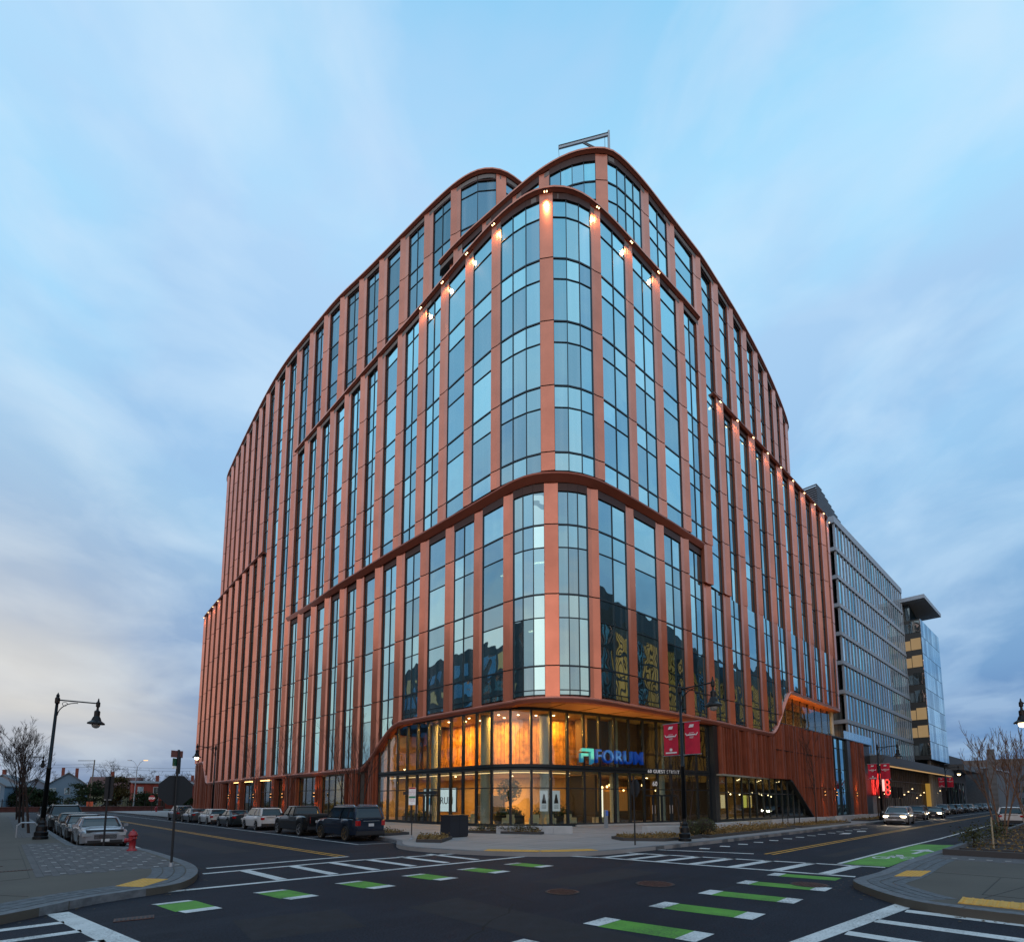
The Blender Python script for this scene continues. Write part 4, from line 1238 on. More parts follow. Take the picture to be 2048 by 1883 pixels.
MB().box(40.6, 40.75, 22.6, 22.7, .4, 3.0).build('light_strip', emis('whitestrip', (1, .85, .65), 4), lob)
# ---- doors on the left-hand glass
def doors(par, curve, t, n=4, w=.95, z1=2.55, name='door'):
    for k in range(n):
        a = curve.at(t + k * (w + .02)); b = curve.at(t + k * (w + .02) + w)
        d = (b - a).normalized(); nn = Vector((d.y, -d.x)); L_ = (b - a).length
        ang = atan2(d.y, d.x); c = (a + b) / 2 + nn * .12
        f = MB()
        for s_ in (-L_ / 2 + .05, L_ / 2 - .05):
            q = c + d * s_; f.cbox(q.x, q.y, (Z0 + z1) / 2, .09, .07, z1 - Z0, ang)
        f.cbox(c.x, c.y, z1 - .06, L_, .07, .12, ang); f.cbox(c.x, c.y, Z0 + .12, L_, .07, .24, ang)
        o = f.build(name, FRAME, par)
        h = MB(); q = c + d * (L_ / 2 - .14 if k % 2 == 0 else -L_ / 2 + .14) + nn * .08
        h.tube([(q.x, q.y, 1.0), (q.x, q.y, 1.7)], .02, 6); h.build('handle', mat('steel', (.5, .5, .5), .3, .9), o)
doors(lob, GC, 5.4, 4)
doors(lob, GC, GC.at_u(37.2), 4)
MB().cbox(25.05, 36.0, 2.72, .22, 5.0, .28).build('door_header', FRAME, lob)

# ---- furniture and plants inside (each its own thing)
ARM = mat('armchair_fabric', (0.75, 0.66, 0.45), .8)
def armchair(u, v, rz, label):
    t = thing('armchair', label, 'armchair', W(u, v, Z0 + .02), FR + rz, 'armchairs behind the lobby glass')
    MB().box(-.32, .32, -.30, .30, .22, .42).build('seat', ARM, t)
    MB().box(-.32, .32, .22, .36, .30, .85).build('backrest', ARM, t)
    for s_ in (-1, 1): MB().box(s_ * .32 - .06, s_ * .32 + .06, -.3, .36, .1, .6).build('armrest', ARM, t)
    for sx_ in (-1, 1):
        for sy_ in (-1, 1): MB().box(sx_ * .26 - .02, sx_ * .26 + .02, sy_ * .24 - .02, sy_ * .24 + .02, 0, .22).build('leg', BLACKM, t)
acs = [(26.4, 31.0, 'cream armchair just left of the round corner column inside the lobby'), (27.1, 27.5, 'cream armchair under the indoor tree, left one'), (28.6, 26.2, 'cream armchair under the indoor tree, middle one'),
       (29.5, 25.4, 'cream armchair below the two wall posters'), (31.2, 24.8, 'cream armchair right of the two wall posters'), (33.6, 23.9, 'cream armchair alone near the entrance doors')]
for i, (u, v, lb) in enumerate(acs): armchair(u, v, radians(-100 + i * 22 if i else -90), lb)
LEAFY = mat('leaf_green', (0.10, 0.15, 0.03), .6, obj_var=.35, spec=.3)
LEAFD = mat('leaf_dark', (0.035, 0.075, 0.025), .6, obj_var=.4)
BARK = mat('bark', (0.075, 0.05, 0.035), .85, var=.3, vscale=9, bump=.4, bscale=40)
def leaf_cloud(mb, fn, n, s):
    for _ in range(n):
        p = fn()
        if p is None: continue
        a = Vector((random.gauss(0, 1), random.gauss(0, 1), random.gauss(0, .6))).normalized()
        b = a.orthogonal().normalized(); b.rotate(Matrix.Rotation(random.uniform(0, 6.28), 3, a))
        c = a.cross(b); L_ = s * random.uniform(.6, 1.3)
        P = Vector(p)
        mb.add([P - b * L_, P + c * L_ * .45, P + b * L_, P - c * L_ * .45], [(0, 1, 2, 3)])
def planter_box(u0, u1, v0, v1, h, label, n=500, z=Z0, leaf=LEAFD, hh=.45):
    t = thing('planter', label, 'planter', W((u0 + u1) / 2, (v0 + v1) / 2, z + .02), FR)
    a, b = (u1 - u0) / 2, (v1 - v0) / 2
    MB().box(-a, a, -b, b, 0, h).build('box', FRAME, t)
    mb = MB(); leaf_cloud(mb, lambda: (random.uniform(-a, a), random.uniform(-b, b), h + abs(random.gauss(0, hh * .55))), n, .09)
    mb.build('foliage', leaf, t, kind='stuff')
planter_box(27.6, 29.2, 27.8, 29.6, .75, 'dark planter box full of green plants inside the lobby, under the indoor tree', 900)
planter_box(29.6, 33.4, 26.3, 27.4, .7, 'long dark planter of tall green plants behind the posters', 1100, hh=.7)
planter_box(27.3, 28.1, 38.2, 42.2, .5, 'low planter with grass by the big screen inside the lobby', 700)
t = thing('indoor_tree', 'small leafy tree standing inside the lobby glass near the corner', 'tree', W(28.3, 28.6, Z0 + .7), FR)
mb = MB(); mb.tube([(0, 0, 0), (.03, 0, .8), (-.02, .04, 1.6)], [.06, .05, .04], 8)
for k in range(9):
    a = k * .7; mb.tube([(0, 0, 1.0 + k * .07), (.35 * cos(a), .35 * sin(a), 1.7 + k * .1), (.7 * cos(a), .7 * sin(a), 2.2 + k * .08)], [.03, .02, .008], 5)
mb.build('trunk', BARK, t)
def crown_fn():
    while 1:
        x, y, z = random.uniform(-1, 1), random.uniform(-1, 1), random.uniform(-1, 1)
        if x * x + y * y + z * z < 1: return (x * 1.0, y * 1.0, 2.05 + z * .95)
mb = MB(); leaf_cloud(mb, crown_fn, 900, .10); mb.build('crown', LEAFY, t, kind='stuff')
# big screen with the lobby's name
t = thing('video_wall', 'bright white wall screen showing a name in dark letters behind the left doors', 'screen', W(29.6, 39.3, Z0), FR)
MB().box(-.1, .0, -2.6, 2.6, .85, 3.15).build('screen_frame', FRAME, t)
MB().box(-.13, -.101, -2.5, 2.5, .92, 3.08).build('screen_panel', emis('screen_white', (.80, .92, 1.0), 1.9), t)
text_obj('FORUM', .95, .01, mat('screen_ink', (.02, .04, .1), .5), 'lettering', t, (-.145, -.55, 1.9), (pi / 2, 0, -pi / 2))
mb = MB(); mb.box(-.15, -.14, 1.25, 1.75, 1.55, 2.2); mb.build('logo', emis('screen_blue', (.02, .45, .9), 1.2), t)
# two posters
for k in range(2):
    t = thing('poster', 'white poster with a dark triangular figure, %s of the pair inside the lobby' % ('left' if k == 0 else 'right'), 'poster', W(28.95 + k * .95, 25.55 - k * .40, 2.05), FR + radians(-24), 'two posters behind the lobby glass')
    MB().box(-.33, .33, -.02, .02, -.78, .78).build('panel', emis('poster_white', (.85, .9, 1.0), .9), t)
    mb = MB(); mb.add([(-.2, -.03, -.2), (.2, -.03, -.2), (.05, -.03, .5), (-.05, -.03, .5)], [(0, 1, 2, 3)]); mb.build('figure', mat('ink', (.03, .02, .02), .6), t)
    mb = MB()
    for q in range(4): mb.box(-.2, .2, -.03, -.025, -.32 - q * .09, -.29 - q * .09)
    mb.build('print_line', mat('ink2', (.1, .1, .1), .6), t)
# raised FORUM sign on the band
BLUE = mat('sign_blue', (0.006, 0.05, 0.30), .6, .0, emit=(0.0, .07, .5), estr=.3, spec=.15)
CYAN = mat('sign_cyan', (0.02, .28, .45), .5, .0, emit=(.02, .40, .7), estr=.25)
pc, dcv, ncv = GC.frame(GC.at_u(33.15))
angs = atan2(dcv.y, dcv.x)
sg = thing('name_sign', 'blue raised letters spelling a name with a cyan square logo, standing on the dark band', 'sign', W(pc.x + ncv.x * .75, pc.y + ncv.y * .75, ZB2 + .02), FR + angs)
sg.scale = (.86, .9, .9)
text_obj('FORUM', 1.62, .14, BLUE, 'lettering', sg, (1.32, 0, .72), (pi / 2, 0, 0), bold=.012, spacing=1.1)
mb = MB()
for P in ([(-3.2, .1), (-2.9, .1), (-2.9, .62), (-2.35, .62), (-2.35, .86), (-3.2, .86)], [(-3.2, 1.02), (-3.0, 1.28), (-1.75, 1.28), (-1.75, .1), (-2.1, -.08), (-2.1, 1.02)], ):
    vs = [(x, -.13, z + .1) for x, z in P] + [(x, .13, z + .1) for x, z in P]; k = len(P)
    mb.add(vs, [tuple(range(k)), tuple(range(k, 2 * k))[::-1]] + [(i, k + i, k + (i + 1) % k, (i + 1) % k) for i in range(k)])
recalc(mb.build('logo', CYAN, sg))
mb = MB()
for x in (-2.9, -2, -.9, 0, .9, 1.9, 2.9): mb.box(x - .03, x + .03, .1, .72, .05, .12)
mb.build('bracket', BLACKM, sg)
pc, dcv, ncv = GC.frame(GC.at_u(39.3)); 
sg = thing('address_sign', 'small white letters giving the street address on the dark band', 'sign', W(pc.x + ncv.x * .2, pc.y + ncv.y * .2, ZB + .2), FR + atan2(dcv.y, dcv.x))
text_obj('60 GUEST STREET', .40, .02, mat('sign_white', (.75, .75, .75), .5, emit=(1, 1, 1), estr=.25), 'lettering', sg, (0, 0, 0), (pi / 2, 0, 0), spacing=1.15)
pc, dcv, ncv = GC.frame(GC.at_u(38.4)); 
sg = thing('door_number', 'white number sixty on the glass above the entrance doors', 'sign', W(pc.x + ncv.x * .1, pc.y + ncv.y * .1, 3.45), FR + atan2(dcv.y, dcv.x))
text_obj('60', .55, .01, mat('sign_white', (.8, .8, .8), .5), 'lettering', sg, (0, 0, 0), (pi / 2, 0, 0))

# ------------------------------------------------------------------ ground floor, left street side
lf = thing('street_frontage', 'brown ribbed metal ground floor with dark shop windows along the left street', 'frontage', (0, 0, 0), FR)
def ribs(curve, t0, t1, z0, ztop, par, out=-.2, name='cladding_rib', seed=0):
    rnd = random.Random(seed); mb = MB(); t = t0
    while t < t1:
        w_ = rnd.choice((.12, .16, .2, .26, .34)); g_ = rnd.choice((.05, .08, .12))
        dp = rnd.choice((.04, .14, .24, .34))
        if t + w_ > t1: break
        p, d, n = curve.frame(t + w_ / 2)
        P = [p + n * (out - .12) - d * w_ / 2, p + n * (out + dp) - d * w_ / 2 * .8, p + n * (out + dp) + d * w_ / 2 * .8, p + n * (out - .12) + d * w_ / 2]
        zb = z0(p) if callable(z0) else z0; zt = ztop(t + w_ / 2) if callable(ztop) else ztop
        if zt - zb > .1: mb.prism([tuple(q) for q in P], zb, zt)
        t += w_ + g_
    if mb.v: recalc(mb.build(name, FINC, par, kind='stuff'))
    bk = MB(); ts = curve.sub(t0, t1, .7); vs = []
    for t in ts:
        p, d, n = curve.frame(t); q = p + n * (out - .1); r = p + n * (out - .3)
        zb = z0(p) if callable(z0) else z0; zt = ztop(t) if callable(ztop) else ztop
        zt = max(zt, zb + .01)
        vs += [(q.x, q.y, zb), (q.x, q.y, zt), (r.x, r.y, zt), (r.x, r.y, zb)]
    fs = [(i * 4 + k, i * 4 + (k + 1) % 4, i * 4 + 4 + (k + 1) % 4, i * 4 + 4 + k) for i in range(len(ts) - 1) for k in range(4)] + [(0, 1, 2, 3), tuple(range(len(ts) * 4 - 4, len(ts) * 4))[::-1]]
    bk.add(vs, fs); recalc(bk.build('cladding_backing', COPPER_D, par))
ltop = lambda t: lipz(t) - .28
def tv(v): return LC.at_v(v)
ribs(LC, 0, tv(88.3), Z0, ltop, lf, seed=1)
ribs(LC, tv(64.6), tv(60.9), Z0, ltop, lf, seed=2)
ribs(LC, tv(49.0), tv(46.6), Z0, ltop, lf, seed=3)
ribs(LC, tv(46.2), tv(44.9), Z0, ltop, lf, out=-.7, seed=5)
ribs(LC, tv(44.6), tv(43.1), Z0, ltop, lf, seed=4)
piers = [(85.2, 83.9), (80.3, 79.2), (73.7, 72.5), (67.9, 66.6), (55.9, 54.8)]
for k, (a, b) in enumerate(piers): ribs(LC, tv(a), tv(b), Z0, ltop, lf, seed=10 + k)
def shop_bay(va, vb, n, par=lf, glass=SHOP):
    ta, tb = tv(va), tv(vb)
    for i in range(n):
        t0 = ta + (tb - ta) * i / n; t1 = ta + (tb - ta) * (i + 1) / n
        A, _, nA = LC.frame(t0 + .04); B, _, nB = LC.frame(t1 - .04)
        A = A - nA * .55; B = B - nB * .55; d = (B - A).normalized(); n_ = Vector((d.y, -d.x)) * .015
        P = [tuple(A + n_), tuple(B + n_), tuple(B - n_), tuple(A - n_)]
        MB().prism(P, Z0 + .3, 3.2).build('window_pane', glass, par); MB().prism(P, 3.28, ltop(t0)).build('window_pane', glass, par)
    fr = MB()
    for i in range(n + 1):
        t0 = ta + (tb - ta) * i / n
        p, d, nn = LC.frame(t0); p = p - nn * .55
        P = [p - d * .05 + nn * .07, p + d * .05 + nn * .07, p + d * .05 - nn * .07, p - d * .05 - nn * .07]
        fr.prism([tuple(q) for q in P], Z0, ltop(t0))
    sweep(fr, LC, [ta + (tb - ta) * i / 6 for i in range(7)], [(-.62, 0), (-.48, 0), (-.48, .08), (-.62, .08)], 3.2)
    sweep(fr, LC, [ta + (tb - ta) * i / 6 for i in range(7)], [(-.62, 0), (-.48, 0), (-.48, .3), (-.62, .3)], Z0)
    recalc(fr.build('window_frame', FRAME, par))
for (a, b, n_) in ((88.3, 85.2, 2), (83.9, 80.3, 2), (79.2, 73.7, 3), (72.5, 67.9, 3), (66.6, 64.6, 1), (60.9, 55.9, 3), (54.8, 49.0, 4), (46.6, 46.2, 1)): shop_bay(a, b, n_)
MB().box(25.0, 34, 45.5, 46.2, Z0, 5).build('cross_wall', DARKI, lf)
MB().box(29.0, 29.3, 46.2, 90, Z0, 4.9).build('shop_back_wall', mat('shop_wall', (.30, .24, .12), .7, var=.2, vscale=.3), lf)
MB().box(25.0, 29, 46.2, 90, 4.72, 4.9).build('shop_ceiling', mat('shop_ceil', (.3, .28, .22), .8), lf)
MB().box(24.4, 29, 43.2, 108, -.1, Z0 + .02).build('shop_floor', FLOORM, lf)
for (v, p_) in ((58.5, 320), (52, 420), (70, 35), (77, 35), (82, 30)):
    light('AREA', 'room_lamp', (27.2, v, 4.6), p_, (1.0, .74, .25), 2.2, 3.2, parent=lf)
for (v, w_) in ((81.8, 2.0), (76.5, 3.0), (70.2, 3.2)):
    MB().box(24.22, 24.34, v - w_ / 2, v + w_ / 2, 4.70, 4.78).build('light_strip', emis('strip2', (1, .6, .22), 9), lf)
SC_E = emis('sconce_glow', (1.0, .42, .12), 9)
def sconce(par, curve, t, z=2.75, p_=75, out=.12):
    p, d, n = curve.frame(t); q = p + n * (out + .08)
    MB().cbox(q.x, q.y, z, .16, .16, .34, atan2(d.y, d.x)).build('wall_light', BLACKM, par)
    MB().cbox(q.x, q.y, z - .19, .11, .11, .03, atan2(d.y, d.x)).build('wall_light_lens', SC_E, par)
    MB().cbox(q.x, q.y, z + .19, .11, .11, .03, atan2(d.y, d.x)).build('wall_light_lens', SC_E, par)
    for rx in (0, pi):
        o = light('SPOT', 'wall_lamp', (q.x, q.y, z - .22 if rx == 0 else z + .22), p_ * 3.0, (1, .38, .10), .03, rot=(rx, 0, 0), spot=95, blend=.9, parent=par)
for v in (84.5, 79.7, 73.1, 67.2, 63.9, 55.3): sconce(lf, LC, tv(v), out=.18)

# ------------------------------------------------------------------ ground floor, right street side
rf = thing('street_frontage', 'tall brown ribbed metal wall with a glass storefront along the right-hand street', 'frontage', (0, 0, 0), FR)
def tu(u): return LC.at_u(u)
ZT = 10.5
rtop = lambda t: min(lipz(t) - .28, ZT)
def rbot(p):
    u = p.x
    if u < 61.5: return 4.42
    return max(Z0, 4.42 - (u - 61.5) * 0.66)
MB().prism([wpt(LC, tu(44.7), 1, 0, -.1), wpt(LC, tu(44.7), 1, .75, -.1), wpt(LC, tu(44.7), 1, .75, -.9), wpt(LC, tu(44.7), 1, 0, -.9)], Z0, 8.8).build('dark_pier', FRAME, rf)
ribs(LC, tu(45.6), tu(58), rbot, rtop, rf, seed=21)
ribs(LC, tu(58), tu(68.3), rbot, lambda t: min(rtop(t), ZT), rf, out=-.06, seed=22)
ribs(LC, tu(68.3), tu(76.2), Z0, rtop, rf, out=-.06, seed=23)
PC = Curve([(81.2, 17.0), (90.3, 16.35)])
PC2 = Curve([(76.0, 17.25), (84.0, 16.75)])
ribs(PC, 2.6, PC.L, Z0, ZT, rf, out=.05, seed=24)
# glass slot
for k in range(2):
    for z0_, z1_ in ((.3, 3.2), (3.27, 6.2), (6.27, 9.0), (9.07, 10.3)):
        u0 = 76.35 + k * 2.75
        MB().prism([(u0, 17.2 - k * .17), (u0 + 2.65, 17.03 - k * .17), (u0 + 2.65, 17.06 - k * .17), (u0, 17.23 - k * .17)], z0_, z1_).build('window_pane', GLASS, rf)
mb = MB()
for u in (76.3, 79.05, 81.85): mb.box(u - .05, u + .05, 16.85, 17.35, Z0, 10.4)
for z_ in (Z0, 3.2, 6.2, 9.0, 10.3): mb.box(76.3, 81.9, 16.98, 17.3, z_, z_ + .08)
mb.build('window_frame', MULL, rf)
MB().box(81.95, 83.7, 16.55, 17.4, Z0, 10.4).build('dark_pier', FRAME, rf)
# horizontal seams in the ribbed wall
mb = MB(); sweep(mb, LC, LC.sub(tu(57.8), tu(76.2), .7), [(.0, 0), (.225, 0), (.225, .05), (.0, .05)], 7.5)
sweep(mb, LC, LC.sub(tu(65), tu(76.2), .7), [(.0, 0), (.225, 0), (.225, .05), (.0, .05)], 3.6); mb.build('seam', JOINT, rf)
# podium, terrace edge with glass rail, recessed glazing under the raised lip
MB().prism([(58, 18.6), (76, 17.5), (90.2, 16.6), (94.5, 16.6), (94.5, 40), (60, 40)], 9.9, ZT).build('terrace_slab', FRAME, rf)
mb = MB(); sweep(mb, Curve([(57, 18.5), (64.5, 17.95), (81, 16.8), (94.6, 16.0)]), [0, 8, 14, 20, 26, 32, 37.3], [(-.4, 0), (.14, 0), (.14, .14), (-.4, .14)], ZT - .02); recalc(mb.build('terrace_edge', FRAME, rf))
MB().prism([(90.3, 16.5), (94.5, 16.2), (94.5, 16.6), (90.3, 16.9)], Z0, ZT).build('dark_pier', FRAME, rf)
RAIL = clear_glass('rail_glass', (.6, .75, .8), .2, .8)
for k in range(7):
    u0 = 81.5 + k * 1.85; MB().prism([(u0, 16.75 - k * .13), (u0 + 1.8, 16.62 - k * .13), (u0 + 1.8, 16.65 - k * .13), (u0, 16.78 - k * .13)], ZT + .1, ZT + 1.25).build('rail_pane', RAIL, rf)
for k in range(9):
    t0 = tu(58.8) + k * 2.45; A, _, nA = LC.frame(t0); B, _, nB = LC.frame(t0 + 2.4); A = A - nA * .9; B = B - nB * .9
    d = (B - A).normalized(); n_ = Vector((d.y, -d.x)) * .02
    ztp = max(ZT + .1, min(lipz(t0), 14.4)); ztb = max(ZT + .1, min(lipz(t0 + 2.4), 14.4))
    MB().prism([tuple(A + n_), tuple(B + n_), tuple(B - n_), tuple(A - n_)], ZT + .05, [ztp, ztb, ztb, ztp]).build('window_pane', SHOP, rf)
    p = A + d * .02; MB().cbox(p.x, p.y, (ZT + ztp) / 2, .08, .12, ztp - ZT, atan2(d.y, d.x)).build('mullion', MULL, rf)
SOFR = mat('soffit_red', (0.52, 0.17, 0.05), .35, .4)
outer = poly_offset(LC, LC.sub(tu(63.2), LC.L - .1, .8), .1); inner = poly_offset(LC, LC.sub(tu(63.2), LC.L - .1, .8), -4.0)
recalc(MB().prism(outer + inner[::-1], 14.22, 14.5).build('soffit', SOFR, rf))
MB().box(60, 80.5, 21.8, 22.1, ZT, 14.3).build('terrace_back_wall', mat('terr_wall', (.3, .2, .12), .7), rf)
light('AREA', 'terrace_lamp', (67, 18.6, ZT + .4), 900, (1, .42, .10), 6, 1, rot=(pi, 0, 0), parent=rf)
light('AREA', 'terrace_lamp', (76, 18.4, ZT + .4), 900, (1, .42, .10), 6, 1, rot=(pi, 0, 0), parent=rf)
MB().lathe((80.2, 17.8, ZT), [(.22, 0), (.22, 3.75)], 14).build('column', COLM, rf)
# storefront
ta, tb = tu(45.5), tu(69.4); nsh = 15
for i in range(nsh):
    t0 = ta + (tb - ta) * i / nsh + .05; t1 = ta + (tb - ta) * (i + 1) / nsh - .05
    A, _, nA = LC.frame(t0); B, _, nB = LC.frame(t1); A = A - nA * .28; B = B - nB * .28
    d = (B - A).normalized(); n_ = Vector((d.y, -d.x)) * .015
    P = [tuple(A + n_), tuple(B + n_), tuple(B - n_), tuple(A - n_)]
    za, zb_ = max(Z0 + .3, rbot(A) - .05), max(Z0 + .3, rbot(B) - .05)
    if min(za, zb_) > 2.9:
        MB().prism(P, Z0 + .25, 2.75).build('window_pane', SHOP, rf); MB().prism(P, 2.85, [za, zb_, zb_, za]).build('window_pane', SHOP, rf)
    else: MB().prism(P, Z0 + .25, [za, zb_, zb_, za]).build('window_pane', SHOP, rf)
    p = A - d * .05; zt_ = max(Z0 + .35, rbot(A))
    MB().cbox(p.x, p.y, (Z0 + zt_) / 2, .1, .18, zt_ - Z0, atan2(d.y, d.x)).build('mullion', FRAME, rf)
mb = MB(); sweep(mb, LC, LC.sub(ta, tu(64), .8), [(-.36, 0), (-.2, 0), (-.2, .1), (-.36, .1)], 2.75); sweep(mb, LC, LC.sub(ta, tb, .8), [(-.36, 0), (-.2, 0), (-.2, .25), (-.36, .25)], Z0)
recalc(mb.build('transom', FRAME, rf))
mb = MB(); vs = []
tsr = LC.sub(tu(61.2), tu(69.6), .5)
for t in tsr:
    p, d, n = LC.frame(t); z_ = rbot(p)
    for a, dz in ((-.35, -.14), (.22, -.14), (.22, .02), (-.35, .02)):
        q = p + n * a; vs.append((q.x, q.y, z_ + dz))
mb.add(vs, [(i * 4 + k, i * 4 + (k + 1) % 4, i * 4 + 4 + (k + 1) % 4, i * 4 + 4 + k) for i in range(len(tsr) - 1) for k in range(4)]); recalc(mb.build('raking_trim', FRAME, rf))
MB().box(45, 76, 25.5, 25.8, Z0, 4.3).build('shop_back_wall', mat('shop_wall2', (.42, .27, .10), .7, var=.4, vscale=.5), rf)
MB().box(45, 76, 18.6, 25.5, 4.3, 4.45).build('shop_ceiling', mat('shop_ceil', (.3, .28, .22), .8), rf)
MB().box(45, 76, 18.0, 25.5, -.1, Z0 + .02).build('shop_floor', FLOORM, rf)
for k, c in enumerate(((1, .7, .2), (.25, .8, .3), (1, .55, .15), (.9, .25, .2), (1, .75, .4), (.9, .8, .15), (1, .65, .2))):
    u = 47.4 + k * 1.55 + (4.5 if k > 4 else 0)
    MB().box(u, u + .9, 22.4, 22.5, 1.3, 2.7).build('lit_display', emis('display_%d' % k, c, 2.6), rf)
dl = [(46.5 + i * 1.9, 19.8 + (i % 3) * .9) for i in range(11)]
downlights(dl, 4.28, rf)
for i in range(14): MB().lathe((47 + i * 1.5, 21.2 + (i % 2) * .8, 2.5 + (i % 3) * .18), [(.05, 0), (.08, .06), (.02, .16)], 8).build('pendant_lamp', DL, rf)
for (u, p_) in ((49, 420), (56, 420), (63, 320)): light('AREA', 'room_lamp', (u, 21.5, 4.1), p_, (1, .66, .26), 4, 3, parent=rf)
for u in (71.2, 75.6): sconce(rf, LC, tu(u), z=3.0, out=.42)
sconce(rf, PC, 3.5, z=3.0, out=.42)

# ------------------------------------------------------------------ neighbouring office block
Q = lambda px, Y: ((px - 1024) / 1026 * Y, Y)
PALEG = facade_glass('pale_tower_glass', (.10, .13, .15), (.74, .86, .94), .55)
WHT = mat('white_panel', (0.34, 0.43, 0.52), 0.6, .1, var=.06)
LOUV = mat('louvre', (0.14, 0.16, 0.19), .5, .5)
LITW = mat('lit_office', (.02, .02, .02), .5, var=.9, vscale=.9, emit=(1, .66, .30), estr=.55)
gb_ = thing('office_building', 'pale grey office building with a regular grid of tall windows beyond the copper building', 'office building', (0, 0, 0), FR)
U0, U1, VF0, VF1 = 89.5, 131.0, 17.9, 15.0
def vf(u): return VF0 + (VF1 - VF0) * (u - U0) / (U1 - U0)
FH = 4.55; ZB0 = 9.2; NF = 8; ZR = ZB0 + NF * FH
MB().prism([(U0 + .3, vf(U0) + .6), (U1 + 18, vf(U1) + .6 - 1.2), (U1 + 18, 50), (U0 + .3, 50)], 0, ZR).build('inner_wall', GLASS_D, gb_)
bd = math.atan2(VF1 - VF0, U1 - U0)
nb = 25
for f in range(NF + 1):
    z = ZB0 + f * FH
    h = .6 if f < NF else 1.1
    MB().prism([(U0 - .3, vf(U0) - .16), (U1 + .2, vf(U1) - .16), (U1 + .2, vf(U1) + .7), (U0 - .3, vf(U0) + .7)], z, z + h).build('floor_band', WHT, gb_)
    MB().prism([(U0 - .3, vf(U0) + .7), (U0 + .5, vf(U0) + .7), (U0 + .5, 40), (U0 - .3, 40)], z, z + h).build('floor_band', WHT, gb_)
rw = random.Random(3)
for f in range(NF):
    z = ZB0 + f * FH
    mb = MB()
    for i in range(nb + 1):
        u = U0 + .25 + (U1 - U0 - .3) * i / nb
        mb.box(u - .16, u + .16, vf(u) - .08, vf(u) + .2, z + .6, z + FH)
    mb.build('window_pier', WHT, gb_)
    for i in range(nb):
        u = U0 + .25 + (U1 - U0 - .3) * i / nb
        a, b = u + .18, u + (U1 - U0) / nb - .18
        MB().prism([(a, vf(a) + .02), (b, vf(b) + .02), (b, vf(b) + .06), (a, vf(a) + .06)], z + .6, z + FH).build('window_pane', PALEG if rw.random() < .6 else GLASS, gb_)
    # glazed return at the near end, some rooms lit
    for k in range(5):
        v = vf(U0) + .9 + k * 2.2
        MB().box(U0 - .02, U0 + .02, v, v + 2.05, z + .75, z + FH).build('window_pane', LITW if (f in (4, 5, 6, 7) and k == (f % 2)) else GLASS_D, gb_)
# mechanical screen on the roof
mb = MB()
for k in range(22):
    z = ZR + 1.3 + k * .38
    ue = 128 - k * 1.55
    mb.prism([(93, 20.6), (ue, 20.6 - (ue - 93) * .07), (ue, 20.75 - (ue - 93) * .07), (93, 20.75)], z, z + .2)
    mb.prism([(92.9, 20.6), (93.05, 20.6), (93.05, 34), (92.9, 34)], z, z + .2)
mb.build('roof_louvre', LOUV, gb_, kind='stuff')
MB().prism([(93.2, 20.9), (126, 18.8), (126, 33), (93.2, 33)], ZR + .5, [ZR + 9.2, ZR + 1.5, ZR + 1.5, ZR + 9.2]).build('plant_room', mat('plant', (.05, .06, .07), .8), gb_)
# podium and street canopy
MB().prism([(94.8, 16.9), (150, 12.8), (150, 30), (94.8, 30)], 0, 8.3).build('podium_wall', mat('podium', (.10, .085, .075), .7, var=.3, vscale=.4), gb_)
MB().prism([(94.5, 14.6), (152, 10.5), (152, 18), (94.5, 18)], 7.7, 9.1).build('canopy', mat('canopy_dark', (.10, .11, .12), .5, .3), gb_)
MB().prism([(95, 14.8), (151, 10.8), (151, 11.2), (95, 15.2)], 7.55, 7.65).build('light_strip', emis('strip3', (1, .6, .25), 1.0), gb_)
mb = MB()
for k in range(40):
    u = 98 + k * 1.3; v = 16.9 - (u - 94.8) * .0743
    mb.box(u, u + .1, v - .12, v - .02, 0.15, 7.6)
for z in (3.6, 5.5): mb.prism([(98, 16.5), (150, 12.65), (150, 12.75), (98, 16.6)], z, z + .12)
mb.build('shopfront_mullion', mat('mull_grey', (.16, .15, .14), .5), gb_, kind='stuff')
for k in range(16):
    u = 99 + k * 3.1; v = 16.55 - (u - 94.8) * .0743
    MB().lathe((u, v - .2, 2.6 + (k % 4) * .55), [(.10, 0), (.10, .16)], 8).build('window_lamp', emis('dot', (1, .7, .35), 6), gb_)
MB().box(95.0, 98.0, 16.3, 16.8, 0, 7.6).build('end_pier', CONCD, gb_)
MB().box(131.5, 134, 13.0, 13.6, .2, 5.6).build('lit_doorway', emis('doorlit', (.75, .42, .06), .8), gb_)
# dark glass bay and the projecting white glass box
bx = thing('office_building', 'slim glass tower box with a flat overhanging roof beyond the grey grid building', 'office building', (0, 0, 0), FR)
P = [(131.2, 12.3), (150, 11.0), (150, 22), (131.2, 22)]
MB().prism(P, 10.4, 39.5).build('glass_box', mat('box_core', (.02, .03, .035), .5), bx)
for f in range(8):
    z = 10.4 + f * 3.64
    for k in range(9):
        a = 131.3 + k * 2.07; b = a + 2.0
        MB().prism([(a, 12.24 - (a - 131.2) * .069), (b, 12.24 - (b - 131.2) * .069), (b, 12.30 - (b - 131.2) * .069), (a, 12.30 - (a - 131.2) * .069)], z + .06, z + 3.6).build('window_pane', PALEG, bx)
    lit = f in (1, 2, 5, 6, 7) 
    for k in range(2):
        MB().box(131.12, 131.17, 12.4 + k * 1.7, 14.0 + k * 1.7, z + .9, z + (2.9 if k else 3.3)).build('window_pane', LITW if (f in (1, 2, 5, 6)) else GLASS_D, bx)
MB().prism([(130.5, 11.2), (147.5, 10.0), (147.5, 24), (130.5, 24)], 43.5, 44.3).build('flat_roof', WHT, bx)
MB().box(133, 149, 14, 22, 39.5, 43.4).build('penthouse', GLASS_D, bx)
